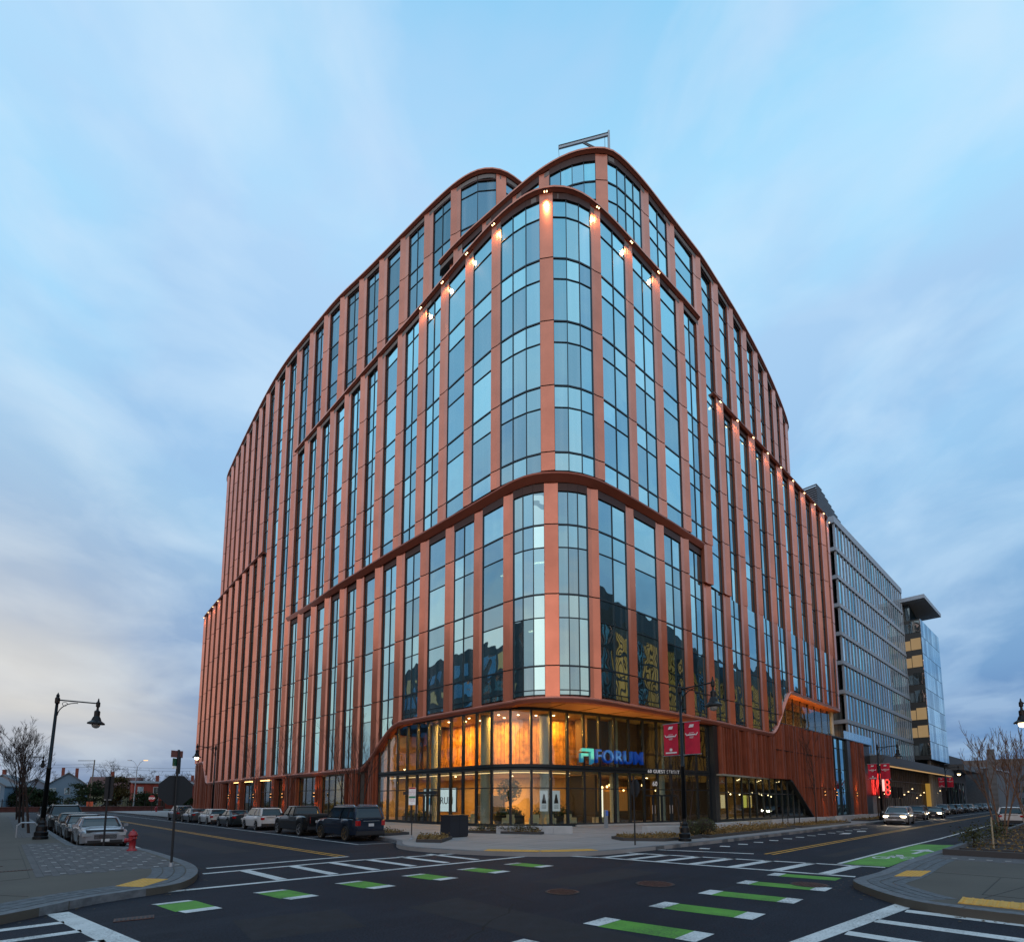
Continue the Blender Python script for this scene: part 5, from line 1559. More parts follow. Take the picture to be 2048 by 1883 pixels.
mb = MB()
for k in range(5): mb.box(133 + k * 3.7, 133.5 + k * 3.7, 12.6, 13.1, 0, 10.4)
mb.build('column', CONCD, bx)
# red neon signs on the end pier
NEON = emis('neon_red', (1, .05, .04), 3.2); NEONW = emis('neon_pink', (1, .45, .4), 3.0)
t = thing('neon_sign', 'glowing red and white neon shop sign at the grey building corner', 'sign', W(95.6, 15.5), FR - radians(40))
mb = MB()
for k, (a, b) in enumerate((((-1.0, 3.1), (-.8, 6.3)), ((-.75, 3.1), (-.05, 6.3)), ((.05, 3.1), (.25, 6.3)), ((-.5, 3.1), (.2, 6.2)), ((-1.3, 3.3), (-1.1, 6.1)))):
    mb.tube([(a[0], -.1, a[1]), (b[0], -.1, b[1])], .07, 6)
mb.build('neon_tube', NEON, t)
MB().cbox(-.5, .1, 4.7, 1.9, .12, 3.6).build('sign_panel', mat('sign_red', (.35, .02, .02), .5), t)
MB().box(.62, .85, -.15, .05, 3.6, 6.6).build('light_bar', NEONW, t)
mb = MB()
for k in range(4):
    mb.tube([(1.35 + .34 * cos(a * pi / 6), -.1, 3.4 + k * .78 + .36 * sin(a * pi / 6)) for a in range(13)], .09, 6)
mb.build('neon_ring', NEON, t)
t = thing('neon_sign', 'small dim red square sign on the dark shopfront under the canopy', 'sign', W(103, 15.7), FR)
MB().box(-1.1, 1.1, -.1, .1, 2.6, 4.2).build('sign_panel', emis('neon_dim', (.6, .02, .03), .35), t)

# distant low buildings on the right
DB = mat('far_dark_wall', (.055, .06, .075), .7, .1)
t = thing('building', 'long dark low building with a flat roof closing the right-hand street', 'building', (0, 0, 0), FR)
MB().prism([(152, 12), (176, 10), (176, 30), (152, 30)], 0, 12.8).build('wall', DB, t)
MB().prism([(151, 8.6), (178, 6.6), (178, 30), (151, 30)], 9.0, 10.3).build('roof', mat('canopy_dark', (.1, .1, .1), .5), t)
for k in range(5): MB().box(153 + k * 4.4, 156.8 + k * 4.4, 11.6 - k * .35, 11.8 - k * .35, .4, 6.5).build('window', GLASS_D, t)
t = thing('building', 'plain grey wall building behind the thin pylon', 'building', (0, 0, 0), FR)
MB().prism([(182, 6.0), (215, 2.5), (215, 34), (182, 34)], 0, 10.6).build('wall', mat('far_grey', (.12, .13, .145), .8, var=.1), t)
MB().prism([(181.6, 5.7), (215, 2.2), (215, 34), (181.6, 34)], 10.6, 11.0).build('coping', WHT, t)
MB().box(186, 214, 4.9, 5.05, .5, 5).build('window', GLASS_D, t)
t = thing('pylon', 'thin tall grey pylon standing on the far right pavement', 'pylon', W(150, 4.1), FR)
MB().box(-.35, .35, -.6, .6, 0, 13.2).build('slab', CONCD, t)
mb = MB()
for k in range(10): mb.box(-.38, -.35, -.5, .5, 1.5 + k * 1.1, 2.1 + k * 1.1)
mb.build('sign_strip', mat('sgrey', (.3, .3, .32), .5), t)
for k, (u, v, w_, h) in enumerate(((240, 2, 30, 14), (262, -8, 26, 10), (300, -22, 60, 17), (335, 6, 40, 22))):
    lb = ['far grey block at the very end of the right-hand street', 'low far block behind the birch twigs', 'wide far block at the right picture edge', 'tallest far block rising behind the street end'][k]
    t = thing('building', lb, 'building', W(u, v), FR)
    MB().box(0, 20, -w_ / 2, w_ / 2, 0, h).build('wall', mat('far_blue%d' % (k % 2), ((.10, .12, .15), (.13, .12, .12))[k % 2], .8, var=.1), t)
    for a in range(int(w_ / 5)):
        for f in range(int(h / 4)):
            MB().box(-.05, 0, -w_ / 2 + 1 + a * 5, -w_ / 2 + 3.6 + a * 5, 1.2 + f * 3.8, 3.2 + f * 3.8).build('window', LITW if (a * 5 + f * 3) % 7 == 0 else GLASS_D, t)

# ------------------------------------------------------------------ houses, fence and wall across the end of the left street
def house(px, Y, w_, d_, h, rh, wall_m, roof_m, label, rz=0.0, ch=1, win=(3, 2), gable=True):
    x, y = Q(px, Y)
    t = thing('house', label, 'house', (x, y, .12), rz)
    MB().box(-w_ / 2, w_ / 2, 0, d_, 0, h).build('wall', wall_m, t)
    mb = MB()
    if gable:   # ridge runs away from the camera, gable faces it
        o = .35
        for s_ in (-1, 1):
            mb.add([(0, -o, h + rh), (s_ * (w_ / 2 + o), -o, h - .25), (s_ * (w_ / 2 + o), d_ + o, h - .25), (0, d_ + o, h + rh),
                    (0, -o, h + rh + .25), (s_ * (w_ / 2 + o), -o, h), (s_ * (w_ / 2 + o), d_ + o, h), (0, d_ + o, h + rh + .25)],
                   [(0, 1, 2, 3), (7, 6, 5, 4), (0, 4, 5, 1), (1, 5, 6, 2), (2, 6, 7, 3), (3, 7, 4, 0)])
        g = MB().add([(-w_ / 2, .01, h), (w_ / 2, .01, h), (0, .01, h + rh), (-w_ / 2, d_, h), (w_ / 2, d_, h), (0, d_, h + rh)], [(0, 1, 2), (3, 5, 4)]); recalc(g.build('gable', wall_m, t))
    else:
        o = .35
        for s_ in (0, 1):
            y0 = -o if s_ == 0 else d_ + o
            mb.add([(-w_ / 2 - o, y0, h - .2), (w_ / 2 + o, y0, h - .2), (w_ / 2 + o, d_ / 2, h + rh), (-w_ / 2 - o, d_ / 2, h + rh),
                    (-w_ / 2 - o, y0, h + .02), (w_ / 2 + o, y0, h + .02), (w_ / 2 + o, d_ / 2, h + rh + .22), (-w_ / 2 - o, d_ / 2, h + rh + .22)],
                   [(0, 1, 2, 3), (7, 6, 5, 4), (0, 4, 5, 1), (1, 5, 6, 2), (2, 6, 7, 3), (3, 7, 4, 0)])
        g = MB().add([(-w_ / 2, 0, h), (-w_ / 2, d_, h), (-w_ / 2, d_ / 2, h + rh), (w_ / 2, 0, h), (w_ / 2, d_, h), (w_ / 2, d_ / 2, h + rh)], [(0, 1, 2), (3, 5, 4)]); recalc(g.build('gable', wall_m, t))
    rf_ = recalc(mb.build('roof', roof_m, t))
    for c in range(ch):
        MB().box(-.4 + c * 3 - 1, .3 + c * 3 - 1, d_ * .45, d_ * .55, h + rh * .4, h + rh + 1.7).build('chimney', mat('chimney_brick', (.22, .06, .04), .9), rf_)
    for i in range(win[0]):
        for j in range(win[1]):
            x = -w_ / 2 + w_ * (i + .5) / win[0]; z = 1.1 + j * 2.9
            f = MB().box(x - .6, x + .6, -.08, .0, z - .1, z + 1.6).build('window', mat('trim_white', (.5, .52, .54), .7), t)
            MB().box(x - .48, x + .48, -.11, -.081, z, z + 1.5).build('pane', GLASS_D, f)
    MB().box(-.5, .5, -.1, 0, 0, 2.1).build('door', mat('door_dark', (.06, .03, .02), .6), t)
    return t
HW = mat('clap_white', (.24, .28, .34), .8); HB = mat('clap_blue', (.15, .23, .31), .8); HY = mat('clap_cream', (.28, .30, .19), .8); HR = mat('brick_red', (.26, .05, .035), .9, var=.2, vscale=1); RG = mat('roof_grey', (.16, .16, .17), .9); RBN = mat('roof_brown', (.12, .055, .05), .9)
house(-5, 138, 9, 9, 6.0, 3.0, HW, RG, 'white gabled house at the left picture edge behind the bare trees', 0.5, 1)
house(62, 150, 8, 9, 5.8, 2.6, HW, RG, 'white house half hidden behind the row of pavement trees', .6, 0)
house(128, 142, 9, 12, 6.2, 3.6, HB, RG, 'pale blue house with a steep grey roof and two brick chimneys', .75, 2)
house(222, 138, 11, 9, 5.4, 3.0, HY, RBN, 'cream house with a brown roof behind the dark pine', .55, 1, (4, 2), False)
house(322, 132, 13, 10, 6.6, .4, HR, RG, 'low red brick building with a flat grey roof left of the copper building', .7, 1, (4, 2), False)
house(392, 150, 10, 9, 6.5, 1.5, HR, RBN, 'small brick house just left of the copper building edge', .7, 1, (3, 2), False)
house(-45, 120, 8, 8, 5.6, 2.6, HB, RG, 'blue grey house cut by the left picture edge', .5, 1)
# low red-brown wall, verge kerb, iron fence
t = thing('low_wall', 'long low reddish wall across the end of the left street', 'wall', (0, 0, 0), FR)
mb = MB(); mb.box(-70, 24, 127.2, 127.6, .1, .95); mb.build('wall', mat('wall_redbrown', (.13, .05, .045), .9, var=.2), t)
MB().box(-70, 24, 127.1, 127.7, .95, 1.03).build('coping', mat('coping_pink', (.22, .12, .11), .9), t)
MB().box(-70, 24, 122.6, 123.0, 0, .16).build('kerb', GRAN, t)
t = thing('iron_fence', 'black iron railing fence in front of the houses', 'fence', (0, 0, 0), FR)
mb = MB()
for k in range(200): mb.box(-66 + k * .45, -65.96 + k * .45, 128.6, 128.64, .1, 2.2)
mb.build('bar', BLACK, t, kind='stuff')
mb = MB(); mb.box(-66, 24, 128.58, 128.66, 2.05, 2.12); mb.box(-66, 24, 128.58, 128.66, .35, .42); mb.build('rail', BLACK, t)
for k in range(31): MB().box(-66 + k * 3, -65.88 + k * 3, 128.55, 128.7, .1, 2.4).build('post', BLACK, t)

# ------------------------------------------------------------------ trees
def bare_tree(name, label, loc, h, spread=.5, stems=1, seed=0, levels=5, col=BARK, group=None, twig=.006, tr=.09, lean=0.0, split0=.35, nb0=9, up=.55):
    rnd = random.Random(seed)
    t = thing(name, label, 'tree', loc, 0, group)
    tk = MB(); cr = MB()
    def grow(mb, p, d, L_, r, lv):
        segs = 4 if lv < 2 else 3
        pts = [p]; rs = [r]; q = Vector(p); dd = Vector(d)
        nodes = []
        for s_ in range(segs):
            dd = (dd + Vector((rnd.gauss(0, .05 if lv == 0 else .11), rnd.gauss(0, .05 if lv == 0 else .11), rnd.gauss(.05, .06)))).normalized()
            q = q + dd * (L_ / segs); pts.append(q.copy()); rs.append(max(twig * .7, r * (1 - .75 * (s_ + 1) / segs))); nodes.append((q.copy(), dd.copy(), rs[-1]))
        mb.tube(pts, rs, 7 if lv == 0 else (5 if lv == 1 else 3), cap=False)
        if lv >= levels: return
        nbr = nb0 if lv == 0 else rnd.randint(3, 5)
        for b in range(nbr):
            f = split0 + (1 - split0) * (b + rnd.random() * .6) / nbr if lv == 0 else .25 + .75 * rnd.random()
            k = min(len(pts) - 2, int(f * (len(pts) - 1))); fr_ = f * (len(pts) - 1) - k
            bp = pts[k].lerp(pts[min(k + 1, len(pts) - 1)], min(1, fr_)); br = max(twig, rs[k] * .5)
            a = rnd.uniform(0, 2 * pi)
            side = dd.orthogonal().normalized(); side.rotate(Matrix.Rotation(a, 3, dd))
            nd = (dd * up + side * spread * rnd.uniform(.7, 1.2) + Vector((0, 0, .25))).normalized()
            grow(cr, bp, nd, L_ * rnd.uniform(.38, .58) * (1.1 - .35 * f if lv == 0 else 1), br, lv + 1)
    for s_ in range(stems):
        a = 2 * pi * s_ / max(1, stems) + rnd.random()
        off = .16 if stems > 1 else 0
        grow(tk, Vector((off * cos(a), off * sin(a), 0)), Vector((lean + (.22 * cos(a) if stems > 1 else 0), .22 * sin(a) if stems > 1 else 0, 1)).normalized(), h * (rnd.uniform(.8, 1.0) if stems > 1 else .92), tr, 0)
    tk.build('trunk', col, t); cr.build('branches', col, t, kind='stuff')
    return t
TB = mat('bark_dark', (.035, .022, .018), .9)
bare_tree('street_tree', 'bare young tree nearest the black lamp post on the left pavement', W(1.25, 41.5, KZ), 4.9, .36, 1, 11, 4, TB, 'bare trees on the left pavement', nb0=11, up=.9, twig=.006, tr=.07)
bare_tree('street_tree', 'bare young tree second along the left pavement', W(1.2, 50, KZ), 5.6, .55, 1, 12, 4, TB, 'bare trees on the left pavement', nb0=11, up=.9, twig=.008, tr=.075)
bare_tree('street_tree', 'bare young tree third along the left pavement, twiggy crown', W(1.2, 61, KZ), 6.4, .55, 1, 13, 4, TB, 'bare trees on the left pavement', nb0=11, up=.9, twig=.009, tr=.08)
bare_tree('street_tree', 'bare tree farthest along the left pavement before the houses', W(1.2, 73, KZ), 6.4, .6, 1, 14, 4, TB, 'bare trees on the left pavement', nb0=11, up=.9, twig=.010, tr=.08)
BIRCH = mat('birch_bark', (.16, .085, .05), .85, var=.4, vscale=8)
bare_tree('birch_tree', 'tall multi-stemmed bare birch in the planting bed at the right', W(37.5, .9, .35), 4.1, .34, 4, 21, 3, BIRCH, 'birches in the right planting bed', tr=.045, nb0=8, up=1.1, twig=.009)
bare_tree('birch_tree', 'second bare birch cut by the right picture edge', W(43.5, -.3, .35), 4.2, .36, 4, 22, 3, BIRCH, 'birches in the right planting bed', tr=.045, nb0=8, up=1.1, twig=.009)
bare_tree('street_tree', 'small bare tree in front of the ribbed metal wall, right-hand street', W(45.5, 11.6, KZ), 6.6, .5, 1, 31, 3, TB, 'small bare trees in front of the copper building', tr=.055, nb0=10, up=.8)
bare_tree('street_tree', 'small bare multi-stem tree beside the lamp post and clipped bush', W(27.5, 13.6, KZ), 4.0, .45, 3, 32, 3, TB, 'small bare trees in front of the copper building', tr=.035, nb0=7, up=.9)
bare_tree('street_tree', 'small bare tree by the far red banners', W(66, 10.9, KZ), 6.2, .5, 1, 33, 3, TB, 'small bare trees in front of the copper building', tr=.05, nb0=10, up=.8)
bare_tree('street_tree', 'bare multi-stem tree behind the blue SUV, before the sloping copper lip', W(16.4, 31.0, KZ), 6.0, .4, 4, 34, 3, TB, 'small bare trees in front of the copper building', tr=.04, nb0=9, up=.95)
bare_tree('street_tree', 'small bare tree before the shop windows above the pickup', W(16.2, 41.5, KZ), 6.2, .5, 1, 35, 3, TB, 'small bare trees in front of the copper building', tr=.05, nb0=10, up=.8)
bare_tree('street_tree', 'small bare tree before the ribbed piers above the white SUV', W(16.2, 50.5, KZ), 6.0, .5, 1, 36, 3, TB, 'small bare trees in front of the copper building', tr=.05, nb0=10, up=.8)
for k, (px, Y, h, lb) in enumerate(((205, 165, 13.5, 'big round-crowned bare tree behind the pine and cream house'), (262, 150, 9.5, 'bare tree between the cream house and the tall street light'), (330, 175, 10, 'bare tree behind the brick building'),
        (120, 170, 9.5, 'bare tree behind the pale blue house'), (375, 165, 9.5, 'bare tree just left of the copper building'), (30, 150, 9, 'bare tree near the left picture edge'), (290, 140, 8.5, 'low bare tree in front of the brick building'))):
    x, y = Q(px, Y)
    bare_tree('bare_tree', lb, (x, y, .1), h, .95, 1, 50 + k, 4, TB, 'bare trees around the houses', twig=.022, tr=.28, nb0=14, split0=.28, up=.45)
PINE = mat('pine_needles', (.018, .032, .012), .8, obj_var=.4, spec=.2)
PINE2 = mat('pine_ochre', (.055, .045, .012), .8, obj_var=.4, spec=.2)
def pine(px, Y, h, w_, m, label, seed):
    rnd = random.Random(seed); x, y = Q(px, Y)
    t = thing('pine_tree', label, 'tree', (x, y, .1))
    mb = MB(); mb.tube([(0, 0, 0), (.1, 0, h * .5), (0, 0, h * .9)], [.25, .16, .05], 7)
    cl = []
    for k in range(34):
        z = h * (.18 + .78 * rnd.random()); rr = w_ * (1 - ((z / h - .45) / .62) ** 2) ** .5 if abs((z / h - .45) / .62) < 1 else .5
        a = rnd.uniform(0, 6.28); r_ = rr * rnd.uniform(.35, 1)
        c = Vector((r_ * cos(a), r_ * sin(a), z)); cl.append(c)
        mb.tube([(0, 0, z - .6), c], [.06, .02], 4)
    mb.build('trunk', TB, t)
    cb = MB()
    for c in cl:
        def fn(c=c): return (c.x + rnd.gauss(0, w_ * .17), c.y + rnd.gauss(0, w_ * .17), c.z + rnd.gauss(0, .35))
        leaf_cloud(cb, fn, 95, .26)
    cb.build('crown', m, t, kind='stuff')
pine(172, 128, 7.0, 4.4, PINE, 'big dark green pine in front of the cream house', 1)
pine(228, 134, 8.2, 3.6, PINE2, 'tall ochre-green evergreen right of the dark pine', 2)
pine(45, 128, 5.2, 3.6, PINE, 'dark low evergreen behind the pavement trees', 3)
pine(84, 132, 4.6, 3.0, PINE, 'small dark evergreen behind the leaning lamp post', 4)
pine(284, 126, 3.6, 3.2, PINE, 'low dark evergreen in front of the red brick building', 5)
pine(360, 135, 3.6, 2.4, PINE, 'small dark shrub-like evergreen beside the back of the stop sign', 6)

# utility pole, tall double street light, wires, orange sign, far stop sign, far hydrant
x, y = Q(174, 126)
t = thing('utility_pole', 'pale wooden utility pole with one crossarm by the dark pine', 'pole', (x, y, .1))
mb = MB(); mb.tube([(0, 0, 0), (0.5, 0, 12.2)], [.17, .12], 8); mb.build('pole', mat('pole_wood', (.20, .17, .14), .9), t)
MB().cbox(-1.5, 0, 12.0, 4.2, .12, .12).build('crossarm', TB, t)
x, y = Q(263, 110)
t = thing('street_light', 'tall pale steel street light with two arms and a lit orange head', 'street light', (x, y, .1))
ST = mat('galv_steel', (.38, .42, .46), .45, .6)
mb = MB(); mb.tube([(0, 0, 0), (.25, 0, 9.4)], [.12, .07], 8); mb.build('pole', ST, t)
for s_ in (-1, 1):
    MB().tube([(.25, 0, 9.3), (.25 + s_ * .6, 0, 10.3), (.25 + s_ * 1.1, 0, 10.7), (.25 + s_ * 1.5, 0, 10.75)], .045, 6).build('arm', ST, t)
    MB().cbox(.25 + s_ * 1.75, 0, 10.78, .75, .3, .14).build('lamp_head', ST if s_ < 0 else emis('sodium', (1, .5, .2), 4), t)
t = thing('overhead_wire', 'thin black overhead wires crossing behind the houses', 'wire')
mb = MB()
for (y0, y1, Y) in ((1520, 1535, 126), (1526, 1540, 127)):
    pts = []
    for k in range(13):
        px = -60 + k * 40; z = 2 + (1602 - (y0 + (y1 - y0) * k / 12)) / 1026 * Y * 1.01 - .6 * sin(pi * (k % 6) / 6)
        xx, yy = Q(px, Y); pts.append((xx, yy, z))
    mb.tube(pts, .035, 3)
mb.build('wire', BLACKM, t)
x, y = Q(176, 105)
t = thing('road_sign', 'small orange-red square road sign near the utility pole', 'sign', (x, y, 0))
MB().tube([(0, 0, 0), (0, 0, 2.2)], .05, 6).build('post', BLACKM, t); MB().cbox(0, -.06, 1.5, 1.35, .04, .95).build('sign_plate', mat('orange_sign', (.55, .09, .03), .6), t)
def octagon(par, z, r, m, y=0.0, name='sign_plate', th=.02):
    mb = MB(); P = [(r * cos(pi / 8 + k * pi / 4), r * sin(pi / 8 + k * pi / 4)) for k in range(8)]
    vs = [(a, y - th / 2, z + b) for a, b in P] + [(a, y + th / 2, z + b) for a, b in P]
    mb.add(vs, [tuple(range(8)), tuple(range(8, 16))[::-1]] + [(i, 8 + i, 8 + (i + 1) % 8, (i + 1) % 8) for i in range(8)])
    return recalc(mb.build(name, m, par))
x, y = Q(300, 97)
t = thing('stop_sign', 'small red octagonal stop sign far down the left street, facing the camera', 'sign', (x, y, .12))
MB().tube([(0, 0, 0), (0, 0, 3.0)], .05, 6).build('post', BLACKM, t)
SR = mat('sign_bright_red', (.42, .02, .025), .5)
octagon(t, 2.45, .66, SR, -.06); text_obj('STOP', .48, .005, mat('sign_white', (.75, .75, .75), .5), 'lettering', t, (0, -.085, 2.45), (pi / 2, 0, 0), bold=.02)

def hydrant(loc, label, s_=1.0):
    t = thing('fire_hydrant', label, 'fire hydrant', loc, radians(20)); t.scale = (s_, s_, s_)
    RED = mat('hydrant_red', (.33, .012, .02), .45, var=.15, vscale=8, coat=.3)
    mb = MB(); mb.lathe((0, 0, 0), [(.17, 0), (.17, .03), (.13, .05), (.12, .07), (.105, .10), (.105, .42), (.135, .44), (.135, .48), (.115, .50), (.115, .54), (.15, .56), (.15, .60), (.13, .63), (.11, .69), (.07, .74), (.03, .76)], 20)
    mb.build('body', RED, t, smooth=True)
    MB().lathe((0, 0, .755), [(.035, 0), (.035, .05)], 5).build('operating_nut', RED, t)
    for a in (0, pi / 2, pi):
        mb = MB(); M = Matrix.Rotation(a, 4, 'Z')
        tmp = MB().lathe((0, 0, .47 if a != pi / 2 else .40), [(.05 if a != pi / 2 else .075, 0), (.05 if a != pi / 2 else .075, .18), (.07 if a != pi / 2 else .095, .18), (.07 if a != pi / 2 else .095, .24)], 12, axis='Y')
        mb.add([M @ Vector(p) for p in tmp.v], tmp.f); mb.build('outlet_cap', RED, t)
    mb = MB()
    for k in range(8): mb.lathe((.15 * cos(k * pi / 4), .15 * sin(k * pi / 4), .03), [(.014, 0), (.014, .03)], 6)
    mb.build('bolt', RED, t, kind='stuff')
    return t
hydrant(W(3.60, 23.86, KZ), 'red fire hydrant on the left corner pavement beside the silver sedan', 1.0)
x, y = Q(310, 92); hydrant((x, y, .12), 'tiny distant red hydrant beside the far stop sign', 1.3)

# ------------------------------------------------------------------ vehicles
CS = 0.9
CG = mat('car_glass', (.006, .011, .015), .06, 0, spec=.7)
TYRE = mat('tyre', (.012, .012, .012), .85); RIM = mat('rim', (.42, .43, .45), .3, .9); RIMB = mat('rim_bronze', (.20, .13, .06), .35, .8)
PLAST = mat('black_plastic', (.02, .02, .022), .6); TAIL = mat('tail_red', (.30, .01, .012), .15, coat=.8, emit=(1, .02, .02), estr=.06)
HEADL = mat('headlamp', (.45, .48, .50), .15, .2, coat=1); HEADON = emis('headlamp_lit', (1, .78, .50), 22); CHROME = mat('chrome', (.6, .62, .64), .15, 1)
PLATE = mat('plate', (.6, .6, .6), .5)
def cpaint(name, c): return mat('paint_' + name, c, .28, .45, coat=1.0)
SILV = cpaint('silver', (.30, .31, .34)); WHT_P = mat('paint_white', (.58, .58, .58), .3, 0.0, coat=1.0); BLK = cpaint('black', (.010, .011, .013)); NAVY = cpaint('navy', (.006, .016, .038)); TEAL = cpaint('teal', (.02, .03, .035)); GREY = cpaint('grey', (.10, .105, .115)); CHAMP = cpaint('champagne', (.42, .42, .43))
KIND = {
 'sedan': dict(L=4.8, Wd=1.84, H=1.46, hood=.92, belt=.98, deck=1.08, nose=.70, cab=(-1.75, .95), roof=(-1.05, .25), wb=2.75, R=.335, sill=.24),
 'suv':   dict(L=4.65, Wd=1.84, H=1.72, hood=1.05, belt=1.12, deck=1.15, nose=.80, cab=(-2.22, 1.05), roof=(-1.95, .40), wb=2.67, R=.36, sill=.30),
 'hatch': dict(L=4.3, Wd=1.8, H=1.50, hood=.98, belt=1.0, deck=1.02, nose=.74, cab=(-2.02, .95), roof=(-1.65, .30), wb=2.62, R=.335, sill=.24),
 'bigsuv': dict(L=5.3, Wd=2.03, H=1.96, hood=1.22, belt=1.28, deck=1.30, nose=1.0, cab=(-2.52, 1.15), roof=(-2.28, .50), wb=3.10, R=.42, sill=.36),
 'minivan': dict(L=5.1, Wd=1.98, H=1.74, hood=1.05, belt=1.12, deck=1.16, nose=.80, cab=(-2.45, 1.45), roof=(-2.2, .55), wb=3.0, R=.36, sill=.26),
 'pickup': dict(L=5.8, Wd=2.03, H=1.93, hood=1.25, belt=1.30, deck=1.34, nose=1.05, cab=(-.75, 1.30), roof=(-.62, .72), wb=3.7, R=.42, sill=.40),
}
def make_car(kind, paint, label, loc, rz, group, lights_on=False, rim=RIM, name=None, plate=True):
    K = KIND[kind]; L_, Wd, H = K['L'], K['Wd'], K['H']
    nm = name or {'sedan': 'parked_car', 'hatch': 'parked_car', 'suv': 'parked_suv', 'bigsuv': 'parked_suv', 'minivan': 'minivan', 'pickup': 'pickup_truck'}[kind]
    cat = {'sedan': 'car', 'hatch': 'car', 'suv': 'car', 'bigsuv': 'car', 'minivan': 'minivan', 'pickup': 'pickup truck'}[kind]
    t = thing(nm, label, cat, loc, rz, group); t.scale = (CS, CS, CS)
    wf, wr = K['wb'] / 2 - .02 + .05, -K['wb'] / 2 + .05
    R = K['R']; cb0, cb1 = K['cab']; hw = Wd / 2
    def top(x):
        if x > cb1: f = (x - cb1) / (L_ / 2 - cb1); return K['belt'] - .02 + (K['hood'] - K['belt'] - .02) * min(1, f * 3) - (K['hood'] - K['nose']) * max(0, (f - .35) / .65) ** 2.4
        if x < cb0: f = (cb0 - x) / max(.01, L_ / 2 + cb0); return K['belt'] + (K['deck'] - K['belt']) * min(1, f * 1.5) - (.10 * f ** 3)
        return K['belt']
    def half(x):
        a = abs(x) / (L_ / 2); return hw * (1 - .20 * max(0, (a - .72) / .28) ** 2.2 - .012 * a)
    def low(x):
        z = K['sill'] + (.06 * max(0, (abs(x) - L_ * .40) / (L_ * .1)))
        for w_ in (wf, wr):
            d = abs(x - w_); RA = R * 1.18
            if d < RA: z = max(z, R + sqrt(RA * RA - d * d) * 1.0 - .02)
        return z
    xs = set()
    for k in range(25): xs.add(round(-L_ / 2 + L_ * k / 24, 3))
    for w_ in (wf, wr):
        for k in range(9): xs.add(round(w_ + R * 1.18 * cos(pi * k / 8), 3))
        xs.add(round(w_ + R * 1.19, 3)); xs.add(round(w_ - R * 1.19, 3))
    xs = sorted(xs)
    mb = MB(); n = 12; rings = []
    for x in xs:
        z1 = top(x); h_ = half(x); z0 = min(low(x), z1 - .12)
        sh = z1 - .10 * (1 if cb0 < x < cb1 else 1.2); mid = z0 + (sh - z0) * .55
        crown = .025 + (.05 if x > cb1 or (x < cb0 and kind != 'pickup') else 0)
        side = [(0, z1 + crown), (h_ * .55, z1 + crown * .8), (h_ * .86, z1), (h_ * .965, sh + .03), (h_, mid + .10), (h_ * .995, mid - .08), (h_ * .97, z0)]
        rings.append([(x, -a, b) for a, b in side[::-1]] + [(x, a, b) for a, b in side[1:]])
    m_ = len(rings[0]); vs = [p for r in rings for p in r]; fs = []
    for i in range(len(rings) - 1):
        for k in range(m_ - 1): fs.append((i * m_ + k, (i + 1) * m_ + k, (i + 1) * m_ + k + 1, i * m_ + k + 1))
    fs.append(tuple(range(m_))); fs.append(tuple(range((len(rings) - 1) * m_, len(rings) * m_))[::-1])
    mb.add(vs, fs); body = recalc(mb.build('body', paint, t, smooth=True))
    try: body.data.set_sharp_from_angle(angle=radians(35))
    except Exception: pass
    MB().box(-L_ / 2 + .15, L_ / 2 - .15, -hw + .22, hw - .22, K['sill'] - .06, K['belt'] - .1).build('underbody', PLAST, t)
    # greenhouse
    def ring_at(x0, x1, h_, z, rx):
        pts = []
        for (cx, cy, a0) in ((x1 - rx, h_ - rx, 0), (x0 + rx, h_ - rx, pi / 2), (x0 + rx, -h_ + rx, pi), (x1 - rx, -h_ + rx, 1.5 * pi)):
            for k in range(3):
                a = a0 + pi / 2 * k / 2; pts.append((cx + rx * cos(a), cy + rx * sin(a), z))
        return pts
    zb = K['belt'] - .05; zt = H - .07
    r0, r1 = K['roof']
    lv = [(cb0, cb1, hw * .90, zb, .18), (cb0 * .98 + r0 * .02, cb1 * .9 + r1 * .1, hw * .895, zb + .1, .18), ((cb0 * .42 + r0 * .58), (cb1 * .42 + r1 * .58), hw * .83, zb + (zt - zb) * .6, .16), (r0, r1, hw * .755, zt, .14)]
    rg = [ring_at(*q) for q in lv]; k_ = len(rg[0]); vs = [p for r in rg for p in r]; fs = []
    for i in range(len(rg) - 1):
        for k in range(k_): fs.append((i * k_ + k, i * k_ + (k + 1) % k_, (i + 1) * k_ + (k + 1) % k_, (i + 1) * k_ + k))
    fs.append(tuple(range((len(rg) - 1) * k_, len(rg) * k_)))
    recalc(MB().add(vs, fs).build('windows', CG, t, smooth=False))
    rr = [ring_at(r0 - .06, r1 + .06, hw * .775, zt - .015, .16), ring_at(r0 + .02, r1 - .02, hw * .74, zt + .05, .16), ring_at(r0 + .35, r1 - .35, hw * .52, zt + .075, .2)]
    vs = [p for r in rr for p in r]; fs = [tuple(range(k_))[::-1]]
    for i in range(2):
        for k in range(k_): fs.append((i * k_ + k, i * k_ + (k + 1) % k_, (i + 1) * k_ + (k + 1) % k_, (i + 1) * k_ + k))
    fs.append(tuple(range(2 * k_, 3 * k_)))
    recalc(MB().add(vs, fs).build('roof', paint, t, smooth=True))
    pl = MB()
